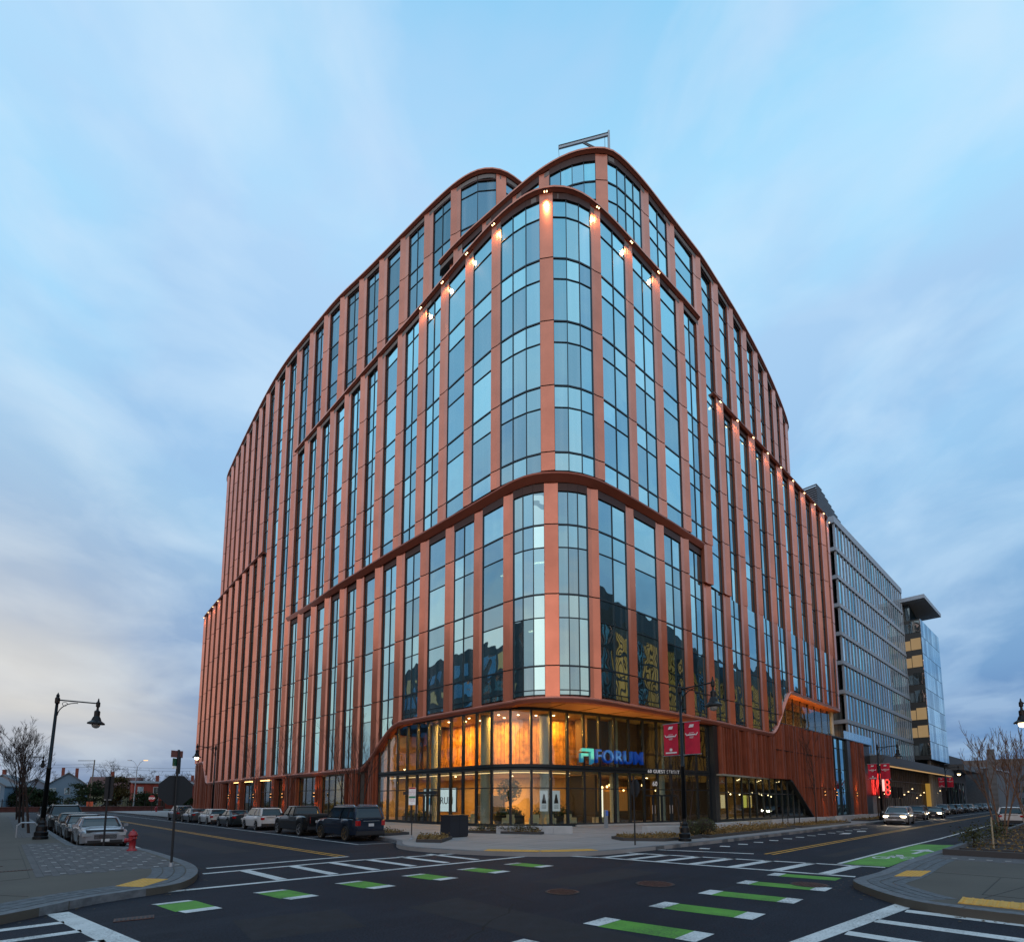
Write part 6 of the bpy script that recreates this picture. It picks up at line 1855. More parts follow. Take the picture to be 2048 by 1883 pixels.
    for s_ in (-1, 1):
        def pt(fx, lvl):
            a = lv[lvl]; return (a[0] + (a[1] - a[0]) * fx, s_ * (a[2] + .012), a[3])
        for fx, w_ in ((.985, .05), (.50, .045), (.03, .07 if kind == 'sedan' else .10)) + (((.24, .05),) if kind in ('suv', 'bigsuv', 'minivan', 'hatch') else ()):
            yo = -.045 if fx > .9 or fx < .1 else 0
            P0, P2, P3 = pt(fx, 0), pt(fx, 2), pt(fx, 3)
            pl.tube([(P0[0], P0[1] + s_ * yo, P0[2]), (P2[0], P2[1] + s_ * yo, P2[2]), (P3[0], P3[1] + s_ * yo, P3[2])], [w_, w_ * .85, w_ * .8], 5)
    pl.build('pillar', paint if kind not in ('bigsuv',) else paint, t)
    if kind in ('suv', 'bigsuv'):
        for s_ in (-1, 1): MB().tube([(r0 + .2, s_ * hw * .70, zt + .05), (r0 + .35, s_ * hw * .70, zt + .12), (r1 - .35, s_ * hw * .70, zt + .12), (r1 - .2, s_ * hw * .70, zt + .05)], .022, 5).build('roof_rail', CHROME if kind == 'bigsuv' else PLAST, t)
    if kind == 'pickup':
        MB().box(-L_ / 2 + .1, cb0 - .12, -hw + .12, hw - .12, K['belt'] - .3, K['belt'] + .105).build('bed_cover', PLAST, t)
        MB().box(-L_ / 2 - .03, -L_ / 2 + .02, -hw + .18, hw - .18, .62, K['belt'] - .02).build('tailgate', paint, t)
    # wheels
    for wx in (wf, wr):
        for s_ in (-1, 1):
            y0 = s_ * (hw - .11)
            w = MB(); w.lathe((wx, y0 - .11, R), [(R * .72, 0), (R * .95, 0), (R, .03), (R, .19), (R * .95, .22), (R * .72, .22)], 22, axis='Y')
            wo = w.build('wheel', TYRE, t)
            r_ = MB(); ys = y0 + s_ * .116
            r_.lathe((wx, ys - .012, R), [(R * .15, 0), (R * .15, .03)], 10, axis='Y')
            for k in range(5):
                a = k * 2 * pi / 5
                r_.add([(wx + R * .1 * cos(a - .5), ys, R + R * .1 * sin(a - .5)), (wx + R * .70 * cos(a - .20), ys + s_ * .01, R + R * .70 * sin(a - .20)), (wx + R * .70 * cos(a + .20), ys + s_ * .01, R + R * .70 * sin(a + .20)), (wx + R * .1 * cos(a + .5), ys, R + R * .1 * sin(a + .5))], [(0, 1, 2, 3)])
            for k in range(20):
                a, b = k * pi / 10, (k + 1) * pi / 10
                r_.add([(wx + R * .66 * cos(a), ys, R + R * .66 * sin(a)), (wx + R * .66 * cos(b), ys, R + R * .66 * sin(b)), (wx + R * .76 * cos(b), ys + s_ * .015, R + R * .76 * sin(b)), (wx + R * .76 * cos(a), ys + s_ * .015, R + R * .76 * sin(a))], [(0, 1, 2, 3)])
            r_.build('rim', rim, wo)
    # lights, grille, bumpers, mirrors, plate
    xf, xr = L_ / 2, -L_ / 2
    zl = K['nose'] - .04
    for s_ in (-1, 1):
        hl_ = MB(); yy = s_ * half(xf - .12) * .74
        hl_.cbox(xf - .10, yy, zl + .02, .26, .46, .15, rz=-s_ * .38); hl_.build('headlight', HEADON if lights_on else HEADL, t)
        tl = MB(); yy = s_ * half(xr + .05) * (.84 if kind != 'sedan' else .80)
        zt_ = K['deck'] - (.22 if kind != 'sedan' else .20); hh = {'bigsuv': .28, 'pickup': .42, 'minivan': .3}.get(kind, .17)
        tl.cbox(xr + .09, yy, zt_ - hh * .2, .20, .36 if kind not in ('pickup',) else .2, hh, rz=s_ * .35); tl.build('taillight', TAIL, t)
        mi = MB(); mi.cbox(cb1 - .42, s_ * (hw + .07), K['belt'] + .06, .13, .20, .14, rz=s_ * .2); mi.build('mirror', paint, t)
    MB().cbox(xf - .035, 0, zl - .10, .08, Wd * .46, .20).build('grille', PLAST, t)
    g_ = MB()
    for k in range(3): g_.cbox(xf + .008, 0, zl - .16 + k * .06, .02, Wd * .44, .016)
    g_.build('grille_bar', CHROME, t)
    MB().cbox(xf - .07, 0, K['sill'] + .10, .16, Wd * .72, .13).build('lower_grille', PLAST, t)
    MB().cbox(xr + .05, 0, K['sill'] + .12, .16, Wd * .84, .22).build('rear_bumper', PLAST if kind != 'sedan' else paint, t)
    if kind in ('bigsuv', 'suv', 'hatch', 'minivan'):
        z_ = K['deck'] - .28; MB().cbox(xr - .005, 0, z_ + .12, .03, Wd * .50, .035).build('chrome_strip', CHROME if kind == 'bigsuv' else PLAST, t)
    if plate: MB().cbox(xr - .012, 0, K['deck'] - .38 if kind != 'sedan' else .72, .02, .32, .16).build('licence_plate', PLATE, t)
    MB().cbox(xf + .005, 0, zl - .26, .02, .32, .13).build('licence_plate', PLATE, t)
    if lights_on:
        for s_ in (-1, 1):
            light('SPOT', 'headlamp_beam', (xf + .08, s_ * half(xf - .12) * .74, zl), 260, (1, .8, .55), .06, rot=(0, radians(-84), 0), spot=70, blend=.7, parent=t)
    return t
# left row: noses towards the camera
GL_ = 'cars parked along the left kerb'
DN = FR - pi / 2; UP_ = FR + pi / 2
make_car('sedan', SILV, 'silver sedan parked nearest the red hydrant, facing the camera', W(3.25, 30.0), DN, GL_)
make_car('sedan', BLK, 'black sedan parked right behind the silver sedan', W(3.2, 35.6), DN, GL_)
make_car('sedan', TEAL, 'dark grey-green sedan, third car of the left row', W(3.25, 41.3), DN, GL_)
make_car('bigsuv', BLK, 'tall black truck-like SUV, fourth in the left row', W(3.2, 47.3), DN, GL_)
make_car('suv', BLK, 'dark SUV parked between the tall black one and the far one with an orange light', W(3.2, 53.6), DN, GL_)
make_car('suv', GREY, 'grey SUV with one orange marker light, farthest of the left row', W(3.1, 59.5), DN, GL_)
t_ = thing('marker_light', 'small orange side light on the farthest SUV of the left row', 'light', W(3.1 - .6, 57.35, .75), DN)
MB().cbox(0, 0, 0, .06, .16, .1).build('lens', emis('orange_l', (1, .35, .08), 14), t_)
# right-hand row of the left street: tails towards the camera
GR_ = 'cars parked along the building kerb, left street'
make_car('bigsuv', NAVY, 'dark blue full-size SUV parked nearest the camera before the lobby', W(13.3, 25.75), UP_, GR_, rim=RIMB)
make_car('pickup', BLK, 'black pickup truck parked in front of the dark blue SUV', W(13.4, 31.9), UP_, GR_)
make_car('suv', WHT_P, 'white SUV with dark rear window parked between the pickup and a dark sedan', W(13.5, 39.3), UP_, GR_)
make_car('sedan', TEAL, 'dark green-grey sedan between the two white cars', W(13.55, 45.7), UP_, GR_)
make_car('hatch', WHT_P, 'white hatchback parked below the street lamp by the building', W(13.6, 51.7), UP_, GR_)
make_car('sedan', GREY, 'grey sedan parked beyond the white hatchback', W(13.65, 58.0), UP_, GR_)
make_car('suv', GREY, 'grey SUV at the far end of the building-side row', W(13.7, 64.2), UP_, GR_)
# right-hand street
TC = FR + pi
make_car('minivan', CHAMP, 'silver minivan driving towards the camera with its headlights on', W(56.8, 7.9), TC, None, lights_on=True)
G2_ = 'cars parked along the far right-hand street'
make_car('suv', GREY, 'dark SUV parked just behind the silver minivan', W(70.5, 8.2), TC, G2_)
make_car('sedan', BLK, 'black car with one bright headlight behind the silver minivan', W(80.5, 7.6), TC, G2_, lights_on=True)
far = [(92, GREY, 'sedan'), (100.5, SILV, 'suv'), (107.5, BLK, 'suv'), (114.5, SILV, 'suv'), (121.5, BLK, 'suv'), (128.5, WHT_P, 'suv'), (135.5, GREY, 'sedan'), (143, BLK, 'suv'), (152, SILV, 'suv'), (161, GREY, 'suv')]
nmn = ['grey sedan first in the far row beyond the lit yellow doorway', 'silver SUV second in the far row', 'black SUV third in the far row', 'silver SUV fourth in the far row', 'black SUV fifth in the far row', 'white SUV sixth in the far row', 'grey sedan seventh in the far row', 'black SUV eighth in the far row', 'silver SUV ninth in the far row', 'grey SUV last in the far row']
for (u, m_, k_), lb in zip(far, nmn): make_car(k_, m_, lb, W(u, 8.0 - (u - 92) * .047 + 1.0), TC, G2_)
make_car('suv', WHT_P, 'white SUV parked behind the birch at the right picture edge', W(60.5, .75), FR, None)
make_car('sedan', BLK, 'small oncoming car with lit headlights far beyond the birch', W(118, .2), TC, None, lights_on=True)
x, y = Q(282, 134); make_car('sedan', SILV, 'pale car passing behind the iron fence, left of the far stop sign', (x, y, .12), .3, 'cars behind the iron fence')
x, y = Q(215, 134); make_car('sedan', BLK, 'dark car behind the iron fence below the cream house', (x, y, .12), .3, 'cars behind the iron fence')

# ------------------------------------------------------------------ street lamps
GLOBE = mat('globe_glass', (.35, .36, .36), .15, coat=.5)
LIT = emis('globe_lit', (1, .74, .36), 26)
def street_lamp(label, u, v, arm, lit=False, h=7.15, banners=None, hpar=0.0, power=120):
    """arm: local direction angle (0 = along the right street, 90 = along the left street)"""
    t = thing('street_lamp', label, 'street lamp', W(u, v, KZ), FR, 'black bell-head street lamps')
    mb = MB(); mb.lathe((0, 0, 0), [(.30, 0), (.30, .12), (.26, .16), (.27, .34), (.22, .40), (.21, .62), (.15, .72), (.16, .80), (.105, .92), (.10, 1.1)], 16); mb.build('base', BLACK, t, smooth=False)
    mb = MB(); mb.lathe((0, 0, 1.05), [(.105, 0), (.085, 2.4), (.10, 2.42), (.10, 2.5), (.075, 2.52), (.06, h - 1.2)], 14); mb.build('pole', BLACK, t, smooth=True)
    mb = MB(); mb.lathe((0, 0, h - .25), [(.075, 0), (.10, .04), (.10, .28), (.06, .36), (.075, .42), (.03, .52), (.0, .60)], 12); mb.build('finial', BLACK, t)
    a = radians(arm); ax = Vector((cos(a), sin(a), 0))
    mb = MB(); A = 1.62
    mb.tube([(0, 0, h - .05), tuple(ax * A + Vector((0, 0, h + .02)))], .035, 8); mb.build('arm', BLACK, t)
    mb = MB(); mb.tube([tuple(ax * (.06 + .75 * (1 - cos(q * pi / 16))) + Vector((0, 0, h - .85 + .75 * sin(q * pi / 16)))) for q in range(9)], .022, 6)
    mb.tube([tuple(ax * (.30 + .10 * cos(q)) + Vector((0, 0, h - .22 + .10 * sin(q)))) for q in [k * .6 for k in range(10)]], .014, 5); mb.build('scroll_bracket', BLACK, t)
    hd = Vector(ax * A); z = h - .05
    mb = MB(); mb.lathe((hd.x, hd.y, 0), [(.02, z + .34), (.05, z + .16), (.09, z + .12), (.09, z - .10), (.05, z - .14), (.055, z - .28), (.11, z - .34), (.13, z - .36), (.125, z - .62), (.17, z - .70), (.22, z - .86), (.37, z - .98), (.38, z - 1.04), (.20, z - 1.04)][::-1], 18); o = recalc(mb.build('lamp_head', BLACK, t, smooth=False))
    mb = MB(); mb.lathe((hd.x, hd.y, z - 1.05), [(.19, 0), (.18, -.08), (.13, -.17), (.05, -.21), (0, -.215)], 14); mb.build('globe', LIT if lit else GLOBE, o, smooth=True)
    if lit: light('SPOT', 'street_lamp_light', (hd.x, hd.y, z - 1.32), power, (1, .66, .34), .12, spot=140, blend=.9, parent=t)
    if banners is not None:
        RB = mat('banner_red', (.50, .006, .035), .75, var=.1, vscale=3); WB = mat('banner_print', (.7, .66, .66), .7)
        b = radians(banners); bx_ = Vector((cos(b), sin(b), 0)); ang = b
        for s_ in (-1, 1):
            rod = MB(); 
            for zz in (5.62, 4.06): rod.tube([(0, 0, zz), tuple(bx_ * s_ * .98 + Vector((0, 0, zz)))], .018, 5)
            rod.build('banner_rod', ST, t)
            c = bx_ * s_ * .53
            vs = []; nx_ = 6; w_ = .74
            mbn = MB()
            for side in (-.012, .012):
                for j in range(2):
                    for k in range(nx_ + 1):
                        f = k / nx_; q = c + bx_ * (w_ * (f - .5)); off = Vector((-bx_.y, bx_.x, 0)) * (side + .03 * sin(f * 6 + s_))
                        vs.append((q.x + off.x, q.y + off.y, 4.08 if j == 0 else 5.60))
            m2 = nx_ + 1; fs = []
            for k in range(nx_):
                fs.append((k, k + 1, m2 + k + 1, m2 + k)); fs.append((2 * m2 + k, 3 * m2 + k, 3 * m2 + k + 1, 2 * m2 + k + 1))
                fs.append((k, 2 * m2 + k, 2 * m2 + k + 1, k + 1)); fs.append((m2 + k, m2 + k + 1, 3 * m2 + k + 1, 3 * m2 + k))
            fs += [(0, m2, 3 * m2, 2 * m2), (nx_, 2 * m2 + nx_, 3 * m2 + nx_, m2 + nx_)]
            mbn.add(vs, fs); bo = recalc(mbn.build('banner', RB, t))
            # printed marks: small winged crest line, initials block, foot line
            fr_ = Vector((-bx_.y, bx_.x, 0)) * (-.055 if True else .05)
            pr_ = MB()
            def flat(P):
                for sg_ in (1, -1):
                    vs = []
                    for x_, z_ in P:
                        q = c + bx_ * x_ * sg_ + fr_ * sg_; vs.append((q.x, q.y, z_))
                    pr_.add(vs, [tuple(range(len(vs)))])
            flat([(-.13, 5.34), (.10, 5.34), (.14, 5.48), (-.07, 5.48)])
            flat([(-.20, 4.96), (.20, 4.96), (.20, 5.02), (-.20, 5.02)])
            flat([(-.20, 4.97), (-.30, 5.10), (-.31, 5.04), (-.22, 4.93)]); flat([(.20, 4.97), (.30, 5.10), (.31, 5.04), (.22, 4.93)])
            flat([(-.12, 5.07), (.12, 5.07), (.12, 5.09), (-.12, 5.09)]); flat([(-.11, 4.88), (.11, 4.88), (.11, 4.90), (-.11, 4.90)]); flat([(-.08, 4.83), (.08, 4.83), (.08, 4.85), (-.08, 4.85)])
            if s_ > 0:
                flat([(-.28, 4.16), (.30, 4.16), (.30, 4.23), (-.28, 4.23)])
                flat([(-.07, 4.30), (0, 4.26), (.07, 4.30), (.07, 4.38), (0, 4.42), (-.07, 4.38)])
            pr_.build('banner_print', WB, bo, kind='stuff')
    return t
street_lamp('leaning black street lamp on the left pavement, unlit, biggest in the picture', 1.48, 34.4, 0, h=7.05).rotation_euler = (0, radians(1.3), FR)
street_lamp('black street lamp far along the left pavement, unlit', 1.6, 84, 0, h=7.2)
street_lamp('black street lamp on the building side of the left street, lit yellow', 14.75, 56.6, 180, True, h=7.2, power=120)
street_lamp('black street lamp with two red banners beside the clipped bush', 22.85, 11.35, -90, False, h=7.3, banners=90)
street_lamp('black street lamp with small red banners before the grey building corner', 62, 9.95, -90, False, h=7.3, banners=90)
street_lamp('far black street lamp with red banners, lit', 105, 8.3, -90, True, h=7.2, banners=90, power=80)
street_lamp('street lamp whose lit head enters at the right picture edge', 39.3, -1.95, 92, True, h=7.2, power=90)
street_lamp('farthest street lamp with red banners behind the birch twigs', 150, -4.2, 90, True, h=7.2, banners=90, power=60)

# ------------------------------------------------------------------ signs on posts
t = thing('stop_sign', 'back of an octagonal sign with two street-name plates on a leaning post, left corner', 'sign', W(3.55, 17.3, KZ), FR)
MB().tube([(0, 0, 0), (0, 0, 3.35)], .032, 8).build('post', BLACKM, t)
MB().lathe((0, 0, 0), [(.06, 0), (.05, .12)], 8).build('post_sleeve', ST, t)
BK = mat('sign_back', (.02, .024, .03), .55, .4)
octagon(t, 2.17, .46, BK, .06)
MB().cbox(-.05, .0, 2.98, .34, .02, .22, rz=.9).build('street_name_plate', mat('plate_green', (.02, .10, .05), .5), t)
MB().cbox(-.05, .0, 2.83, .34, .021, .07, rz=.9).build('street_name_edge', mat('sign_white', (.7, .7, .7), .5), t)
MB().cbox(-.04, .0, 3.22, .32, .02, .20, rz=.3).build('street_name_plate', mat('plate_brown', (.16, .05, .04), .5), t)
MB().cbox(.02, .03, 2.9, .10, .05, .50).build('plate_bracket', BK, t)
t = thing('traffic_sign', 'tall narrow dark sign seen from behind in front of the silver sedan', 'sign', W(3.13, 27.2, KZ), FR - .9)
MB().tube([(0, 0, 0), (0, 0, 2.9)], .035, 8).build('post', BLACKM, t)
MB().cbox(0, .05, 2.42, .40, .03, .95).build('sign_plate', BK, t)
MB().cbox(0, .03, 1.92, .34, .04, .03).build('bracket', ST, t)
t = thing('stop_sign', 'back of an octagonal sign on the plaza corner before the entrance', 'sign', W(19.3, 11.85, KZ), FR + radians(60))
MB().tube([(0, 0, 0), (0, 0, 2.95)], .034, 8).build('post', BLACKM, t)
octagon(t, 2.42, .41, BK, -.06)
t = thing('parking_sign', 'narrow parking sign with red, white and green panels by the plaza planter', 'sign', W(14.4, 21.4, KZ), FR + radians(-42))
MB().tube([(0, 0, 0), (0, 0, 2.75)], .025, 8).build('post', BLACKM, t)
MB().lathe((0, 0, 0), [(.11, 0), (.11, .04), (.05, .06), (.045, .2)], 10).build('post_base', ST, t)
SW = mat('sign_white', (.7, .7, .7), .5)
MB().cbox(0, -.035, 2.34, .34, .02, .40).build('sign_plate', SW, t); MB().cbox(0, -.035, 1.90, .34, .02, .44).build('sign_plate', SW, t)
MB().cbox(0, -.048, 2.50, .32, .006, .07).build('red_band', SR, t); MB().cbox(0, -.048, 2.06, .32, .006, .09).build('green_band', mat('sgreen', (.02, .25, .12), .5), t)
tx = mat('ink_red', (.35, .03, .04), .5)
for k, (s_, z) in enumerate((('2 HOUR', 2.38), ('PARKING', 2.30), ('8AM 6PM', 2.22))): text_obj(s_, .075, .001, tx, 'lettering', t, (0, -.05, z), (pi / 2, 0, 0))
for k, (s_, z) in enumerate((('PAY BY', 1.96), ('PHONE', 1.88), ('P', 1.76))): text_obj(s_, .075, .001, tx, 'lettering', t, (0, -.05, z), (pi / 2, 0, 0))
for k, (u, v) in enumerate(((69.5, 9.9), (72.5, 9.8))):
    t = thing('traffic_sign', 'black signal-like sign on a post before the shop %s' % ('with red neon, left one' if k == 0 else 'with red neon, right one'), 'sign', W(u, v, KZ), FR - .7)
    MB().tube([(0, 0, 0), (0, 0, 3.2)], .05, 6).build('post', BLACKM, t); MB().cbox(0, 0, 2.85, .45, .2, 1.2).build('sign_box', BLACKM, t)

# ------------------------------------------------------------------ plaza furniture
t = thing('litter_bin', 'dark charcoal double waste bin cabinet on the plaza corner', 'bin', W(17.0, 21.3, KZ), FR)
BN = mat('bin_dark', (.022, .025, .034), .5, .3)
for k in range(2): MB().box(-.6 + k * .605, -.005 + k * .605, -.42, .42, .04, 1.10).build('cabinet', BN, t)
MB().box(-.61, .61, -.43, .43, 1.10, 1.15).build('lid', BN, t); MB().box(-.56, .56, -.38, .38, 0, .04).build('foot', BLACKM, t)
for k in range(2): MB().box(-.45 + k * .605, -.15 + k * .605, -.428, -.42, .82, .98).build('flap', BLACKM, t)
BLKB = mat('bench_concrete', (.42, .42, .42), .75, var=.08, vscale=2, bump=.1)
def bench(a, b, w_, h, n, label):
    a = Vector(a); b = Vector(b); d = b - a; L_ = d.length
    t = thing('concrete_bench', label, 'bench', W(a.x, a.y, KZ), FR + atan2(d.y, d.x), 'concrete block benches on the plaza')
    for k in range(n):
        x0, x1 = L_ * k / n + .006, L_ * (k + 1) / n - .006
        MB().add(*(lambda q: (q.v, q.f))(MB().box(x0, x1, 0, w_, 0, h))).build('block', BLKB, t)
    return t
bench((20.4, 21.7), (23.4, 18.45), .55, .42, 4, 'pale concrete block bench in front of the corner glass behind the long planter')
bench((25.6, 14.9), (28.5, 13.5), .55, .45, 2, 'pale concrete block bench behind the right planter, beside the banner lamp')
bench((31.2, 13.9), (37.2, 13.4), .55, .45, 3, 'long pale concrete bench right of the clipped bush')
bench((42.5, 13.3), (53, 12.7), .6, .45, 4, 'long pale concrete bench before the glass storefront')
bench((58, 12.5), (68, 12.0), .6, .45, 3, 'far pale concrete bench under the ribbed wall')
MULCH = mat('mulch', (.12, .07, .03), .95, var=.4, vscale=12, bump=.8, bscale=60)
GRASS = mat('dry_grass', (.20, .13, .045), .9, obj_var=.4)
EDGE = mat('planter_edge', (.06, .055, .055), .7, .2)
def bed(poly, label, n=260, plant=GRASS, h=.14, hh=.16, size=.07, extra=None):
    cu = sum(p[0] for p in poly) / len(poly); cv = sum(p[1] for p in poly) / len(poly)
    t = thing('planting_bed', label, 'planter', W(cu, cv, KZ), FR)
    P = [(p[0] - cu, p[1] - cv) for p in poly]; inn_ = [(x * .94, y * .92) for x, y in P]
    recalc(MB().prism(inn_, 0, h - .03).build('soil', MULCH, t))
    for i in range(len(P)):
        j = (i + 1) % len(P); recalc(MB().prism([P[i], P[j], inn_[j], inn_[i]], 0, h).build('edging', EDGE, t))
    mb = MB()
    def fn():
        for _ in range(20):
            a = random.random(); b = random.random(); i = random.randrange(1, len(P) - 1)
            if a + b > 1: a, b = 1 - a, 1 - b
            p = Vector(inn_[0]) + (Vector(inn_[i]) - Vector(inn_[0])) * a + (Vector(inn_[i + 1]) - Vector(inn_[0])) * b
            return (p.x, p.y, h - .02 + abs(random.gauss(0, hh * .5)))
    leaf_cloud(mb, fn, n, size); mb.build('ground_cover', plant, t, kind='stuff')
    if extra: extra(t)
    return t
bed([(13.5, 19.7), (14.1, 18.6), (16.0, 20.2), (15.5, 21.2), (14.4, 20.9)], 'small mulched planting bed with dry leaves beside the waste bin', 420)
def shrubs(t):
    mb = MB()
    for k in range(6):
        c = (-.9 + k * .34, 1.0 - k * .5)
        leaf_cloud(mb, lambda: (c[0] + random.gauss(0, .16), c[1] + random.gauss(0, .2), .25 + abs(random.gauss(0, .14))), 90, .07)
    mb.build('low_shrub', mat('shrub_brown', (.07, .06, .025), .8, obj_var=.4), t, kind='stuff')
bed([(19.6, 23.6), (21.6, 19.3), (22.1, 19.5), (20.2, 23.8)], 'long narrow planting bed with low shrubs before the corner bench', 380, extra=shrubs)
bed([(21.6, 14.6), (20.9, 13.5), (22.0, 11.9), (25.2, 11.6), (25.3, 13.6)], 'mulched planting bed with dry grass below the banner lamp', 900)
bed([(25.9, 13.3), (25.6, 11.4), (38.5, 11.1), (38.5, 13.0)], 'long planting bed with dry grass along the right-hand kerb', 2300, hh=.3)
bed([(40, 12.7), (40, 11.1), (52, 10.6), (52, 12.3)], 'planting bed with sparse dry grass farther along the right-hand kerb', 1200)
bed([(58, 11.8), (58, 10.3), (72, 9.9), (72, 11.2)], 'far planting bed under the red banner lamp', 700)
bed([(14.7, 28), (14.7, 24.4), (16.4, 24.6), (16.4, 28)], 'mulched tree bed beside the dark blue SUV', 380)
mb = MB()
t = thing('stake_posts', 'four thin black tree stakes in a low bed before the storefront', 'stakes', W(41.5, 12.0, KZ), FR)
for (a, b) in ((0, 0), (1.2, 0), (1.2, .8), (0, .8)): MB().tube([(a, b, 0), (a, b, 1.5)], .03, 6).build('stake', BLACKM, t)
BOX = mat('boxwood', (.05, .055, .018), .8, obj_var=.45)
for k, (u, v, r, lb) in enumerate(((25.7, 12.5, .50, 'round clipped dark green bush beside the banner lamp, left one'), (26.7, 12.1, .58, 'round clipped dark green bush beside the banner lamp, right one'))):
    t = thing('bush', lb, 'bush', W(u, v, KZ), 0, 'clipped bushes by the banner lamp')
    mb = MB()
    def fn():
        a = Vector((random.gauss(0, 1), random.gauss(0, 1), random.gauss(0, 1))).normalized() * r * random.uniform(.72, 1.02)
        return (a.x, a.y, r * .85 + a.z * .9)
    leaf_cloud(mb, fn, 2600, .035); mb.build('foliage', BOX, t, kind='stuff')
    MB().lathe((0, 0, .05), [(.2, 0), (r * .7, r * .4), (r * .72, r * 1.1), (r * .3, r * 1.5)], 10).build('branches', TB, t)
# right-hand raised planting bed with boards
t = thing('planting_bed', 'long raised planting bed edged with dark granite under the birch at the right', 'planter', W(23.4, 2.1, KZ), FR - radians(3.5))
MB().box(0, .18, -6, 0, 0, .20).build('edging', EDGE, t)
MB().box(.18, 48, -.18, 0, 0, .20).build('edging', GRAN_D, t)
MB().box(.18, 48, -6, -.18, -.1, .06).build('soil', mat('dark_soil', (.03, .022, .018), .95, var=.4, vscale=6, bump=.6), t)
for k in range(7): MB().box(2 + k * 3.4, 2.12 + k * 3.4, -6, -.2, .06, .14).build('timber_edge', EDGE, t)
mb = MB(); leaf_cloud(mb, lambda: (random.uniform(.4, 40), random.uniform(-5.8, -.3), .08 + abs(random.gauss(0, .05))), 2600, .07); mb.build('dead_leaves', GRASS, t, kind='stuff')
for k, (u, v, s_) in enumerate(((27.6, 1.5, .5), (33.5, 1.0, .5))):
    t = thing('bush', 'sparse low evergreen bush on the bed edge, %s' % ('nearer one' if k == 0 else 'farther one by the birch'), 'bush', W(u, v, KZ + .05))
    mb = MB()
    leaf_cloud(mb, lambda: (random.gauss(0, s_ * .5), random.gauss(0, s_ * .5), abs(random.gauss(.45, .22))), 420, .06); mb.build('foliage', BOX, t, kind='stuff')
    MB().tube([(0, 0, 0), (.05, 0, .5)], .03, 5).build('stem', TB, t)
t = thing('marker_stake', 'pale slim marker stake standing in the right planting bed', 'stake', W(27.0, .9, KZ), FR)
MB().tube([(0, 0, 0), (.02, 0, 1.25)], .028, 6).build('stake', mat('stake_pale', (.35, .28, .18), .7), t)

# seat shapes and bike rack on the left pavement
t = thing('bike_rack', 'low steel hoop rack beside the leaning lamp base', 'bike rack', W(1.0, 36.6, KZ), FR)
for k in range(2):
    MB().tube([(-.35, k * .7, 0), (-.35, k * .7, .6), (-.2, k * .7, .75), (.3, k * .7, .75), (.42, k * .7, .6), (.42, k * .7, 0)], .028, 6).build('hoop', ST, t)

# person with a phone standing inside the left doors (dark clothing, blue glow)
t = thing('information_post', 'slim kiosk post with a small blue screen by the entrance', 'kiosk', W(30.3, 20.9, KZ), FR)
MB().box(-.12, .12, -.08, .08, 0, 1.25).build('post', ST, t); MB().box(-.13, .13, -.10, -.08, .85, 1.2).build('screen', emis('bluescr', (.05, .15, .6), .8), t)

# rooftop davit crane
t = thing('rooftop_davit', 'pale steel window-cleaning crane arm on the higher roof', 'crane', W(34.3, 22.0, Z_B - .3), FR)
SL = mat('davit_grey', (.42, .45, .48), .4, .5)
# mast and arm directions in the street frame: the arm reaches to the left of the mast as seen from the street
mb = MB(); mb.tube([(0, 0, 0), (0, 0, 6.6)], [.13, .11], 10); mb.build('mast', SL, t)
MB().cbox(0, 0, 4.0, .36, .36, .7).build('slew_collar', mat('davit_dark', (.06, .065, .07), .5, .5), t)
ad_ = Vector((-0.66, 0.75, 0)).normalized()
tip = ad_ * 4.5
mb = MB()
def beam(mb, a, b, w_, h):
    a = Vector(a); b = Vector(b); d = (b - a); L_ = d.length; d.normalize()
    s_ = d.cross(Vector((0, 0, 1))).normalized() * w_ / 2; up_ = s_.normalized().cross(d).normalized() * h / 2
    vs = [a - s_ - up_, a + s_ - up_, a + s_ + up_, a - s_ + up_, b - s_ - up_, b + s_ - up_, b + s_ + up_, b - s_ + up_]
    mb.add([tuple(p) for p in vs], [(0, 1, 2, 3), (7, 6, 5, 4), (0, 4, 5, 1), (1, 5, 6, 2), (2, 6, 7, 3), (3, 7, 4, 0)])
beam(mb, (0, 0, 6.25), tuple(tip + Vector((0, 0, 5.3))), .14, .22); mb.build('boom', SL, t)
mb = MB(); beam(mb, (0, 0, 6.39), tuple(tip + Vector((0, 0, 5.44))), .20, .05); mb.build('boom_flange', mat('davit_dark', (.06, .065, .07), .5, .5), t)
mb = MB(); beam(mb, (0, 0, 3.95), tuple(ad_ * 2.4 + Vector((0, 0, 5.70))), .10, .07); beam(mb, (0, 0, 4.25), tuple(ad_ * 2.4 + Vector((0, 0, 5.80))), .10, .05)
for k in range(6):
    q = ad_ * (.35 + k * .36); mb.tube([(q.x, q.y, 3.95 + (.35 + k * .36) * .73), (q.x, q.y, 4.25 + (.35 + k * .36) * .65)], .025, 4); mb.build('strut', SL, t)
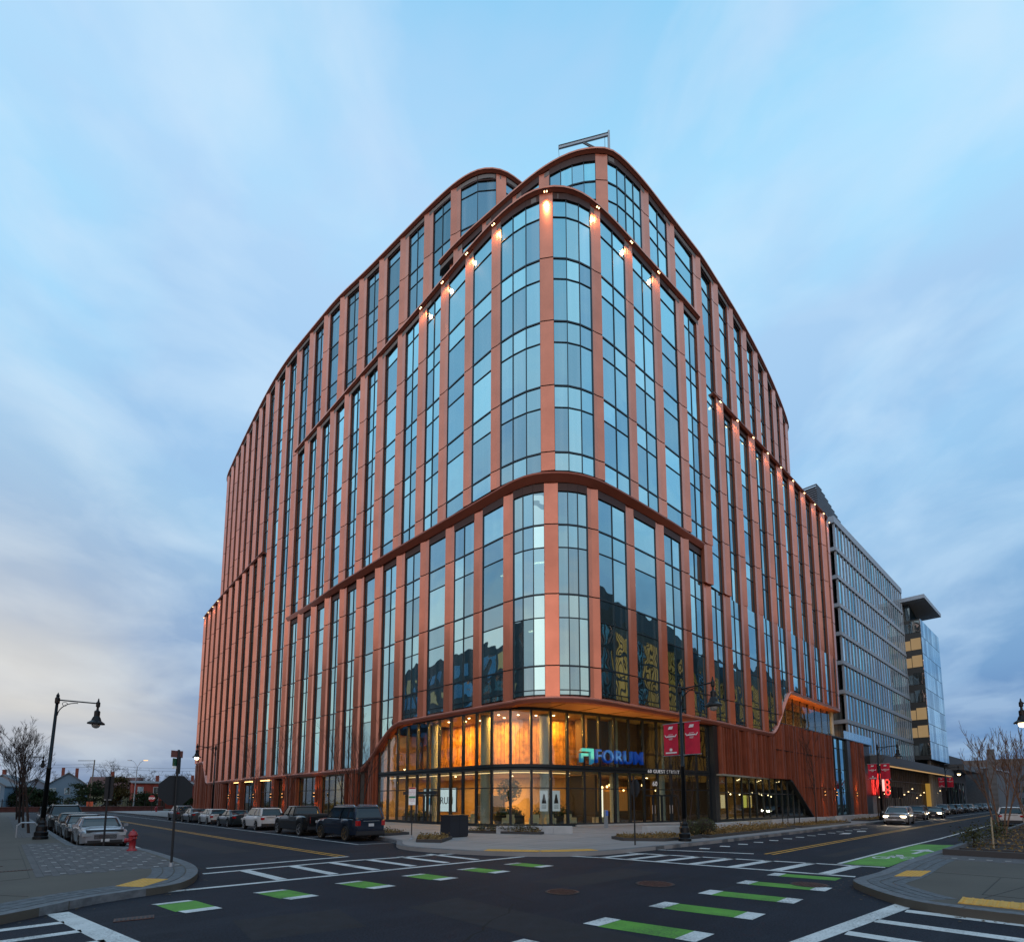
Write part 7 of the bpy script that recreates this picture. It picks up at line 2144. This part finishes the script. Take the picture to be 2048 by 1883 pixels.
mb = MB(); mb.tube([tuple(ad_ * .35 + Vector((0, 0, 4.2))), tuple(ad_ * .35 + Vector((0, 0, 6.1)))], .02, 5); mb.tube([tuple(tip + Vector((0, 0, 5.2))), tuple(tip + Vector((.3, .1, 3.6)))], .018, 4); mb.build('cable', BLACKM, t)

# ------------------------------------------------------------------ buildings across the streets (mirrored in the glass)
GOLD = mat('gold_window', (.02, .02, .02), .5, emit=(1, .46, .09), estr=.65)
t = thing('office_building', 'dark block with golden windows beyond the right picture edge, mirrored in glass', 'office building', W(50, -11), FR - radians(3))
MB().box(0, 110, -22, 0, 0, 31).build('wall', mat('opp_wall', (.10, .075, .05), .7), t)
MB().box(0, 110, -18, -.5, 31, 34).build('upper_wall', mat('opp_wall2', (.09, .10, .11), .7), t)
mb = MB()
for k in range(150): mb.box(.7 + k * .72, .82 + k * .72, .1, .22, 5, 29)
for z in (9, 13, 17, 21, 25): mb.box(.5, 109.5, .1, .24, z, z + .35)
mb.build('window_bar', mat('opp_bar', (.03, .025, .02), .7), t, kind='stuff')
for k in range(34):
    MB().box(1 + k * 3.2, 3.9 + k * 3.2, 0.02, .1, 5, 29).build('window', GOLD if k % 5 else GLASS_D, t)
t = thing('office_building', 'dark brick block across the left street, mirrored in the glass', 'office building', W(-14, 38), FR)
MB().box(-24, 0, 0, 62, 0, 31).build('wall', mat('opp_dark', (.10, .12, .13), .8, var=.2), t)
MB().box(-18, -8, 18, 23, 31, 44).build('chimney', mat('opp_dark2', (.06, .045, .05), .8), t)
for f in range(7):
    for k in range(14):
        MB().box(-.02, .06, 1.4 + k * 4.3, 4.2 + k * 4.3, 2 + f * 4, 4.6 + f * 4).build('window', GLASS_D if (k * 3 + f) % 7 else LITW, t)
t = thing('office_building', 'grey block beyond the junction, mirrored in the rounded corner glass', 'office building', W(-66, -16), FR)
MB().box(0, 26, 0, 26, 0, 24).build('wall', mat('opp_grey', (.10, .11, .12), .8), t)
for f in range(5):
    for k in range(6): MB().box(26.0, 26.06, 1 + k * 4.2, 4 + k * 4.2, 2 + f * 4.4, 5 + f * 4.4).build('window', GLASS_D, t)
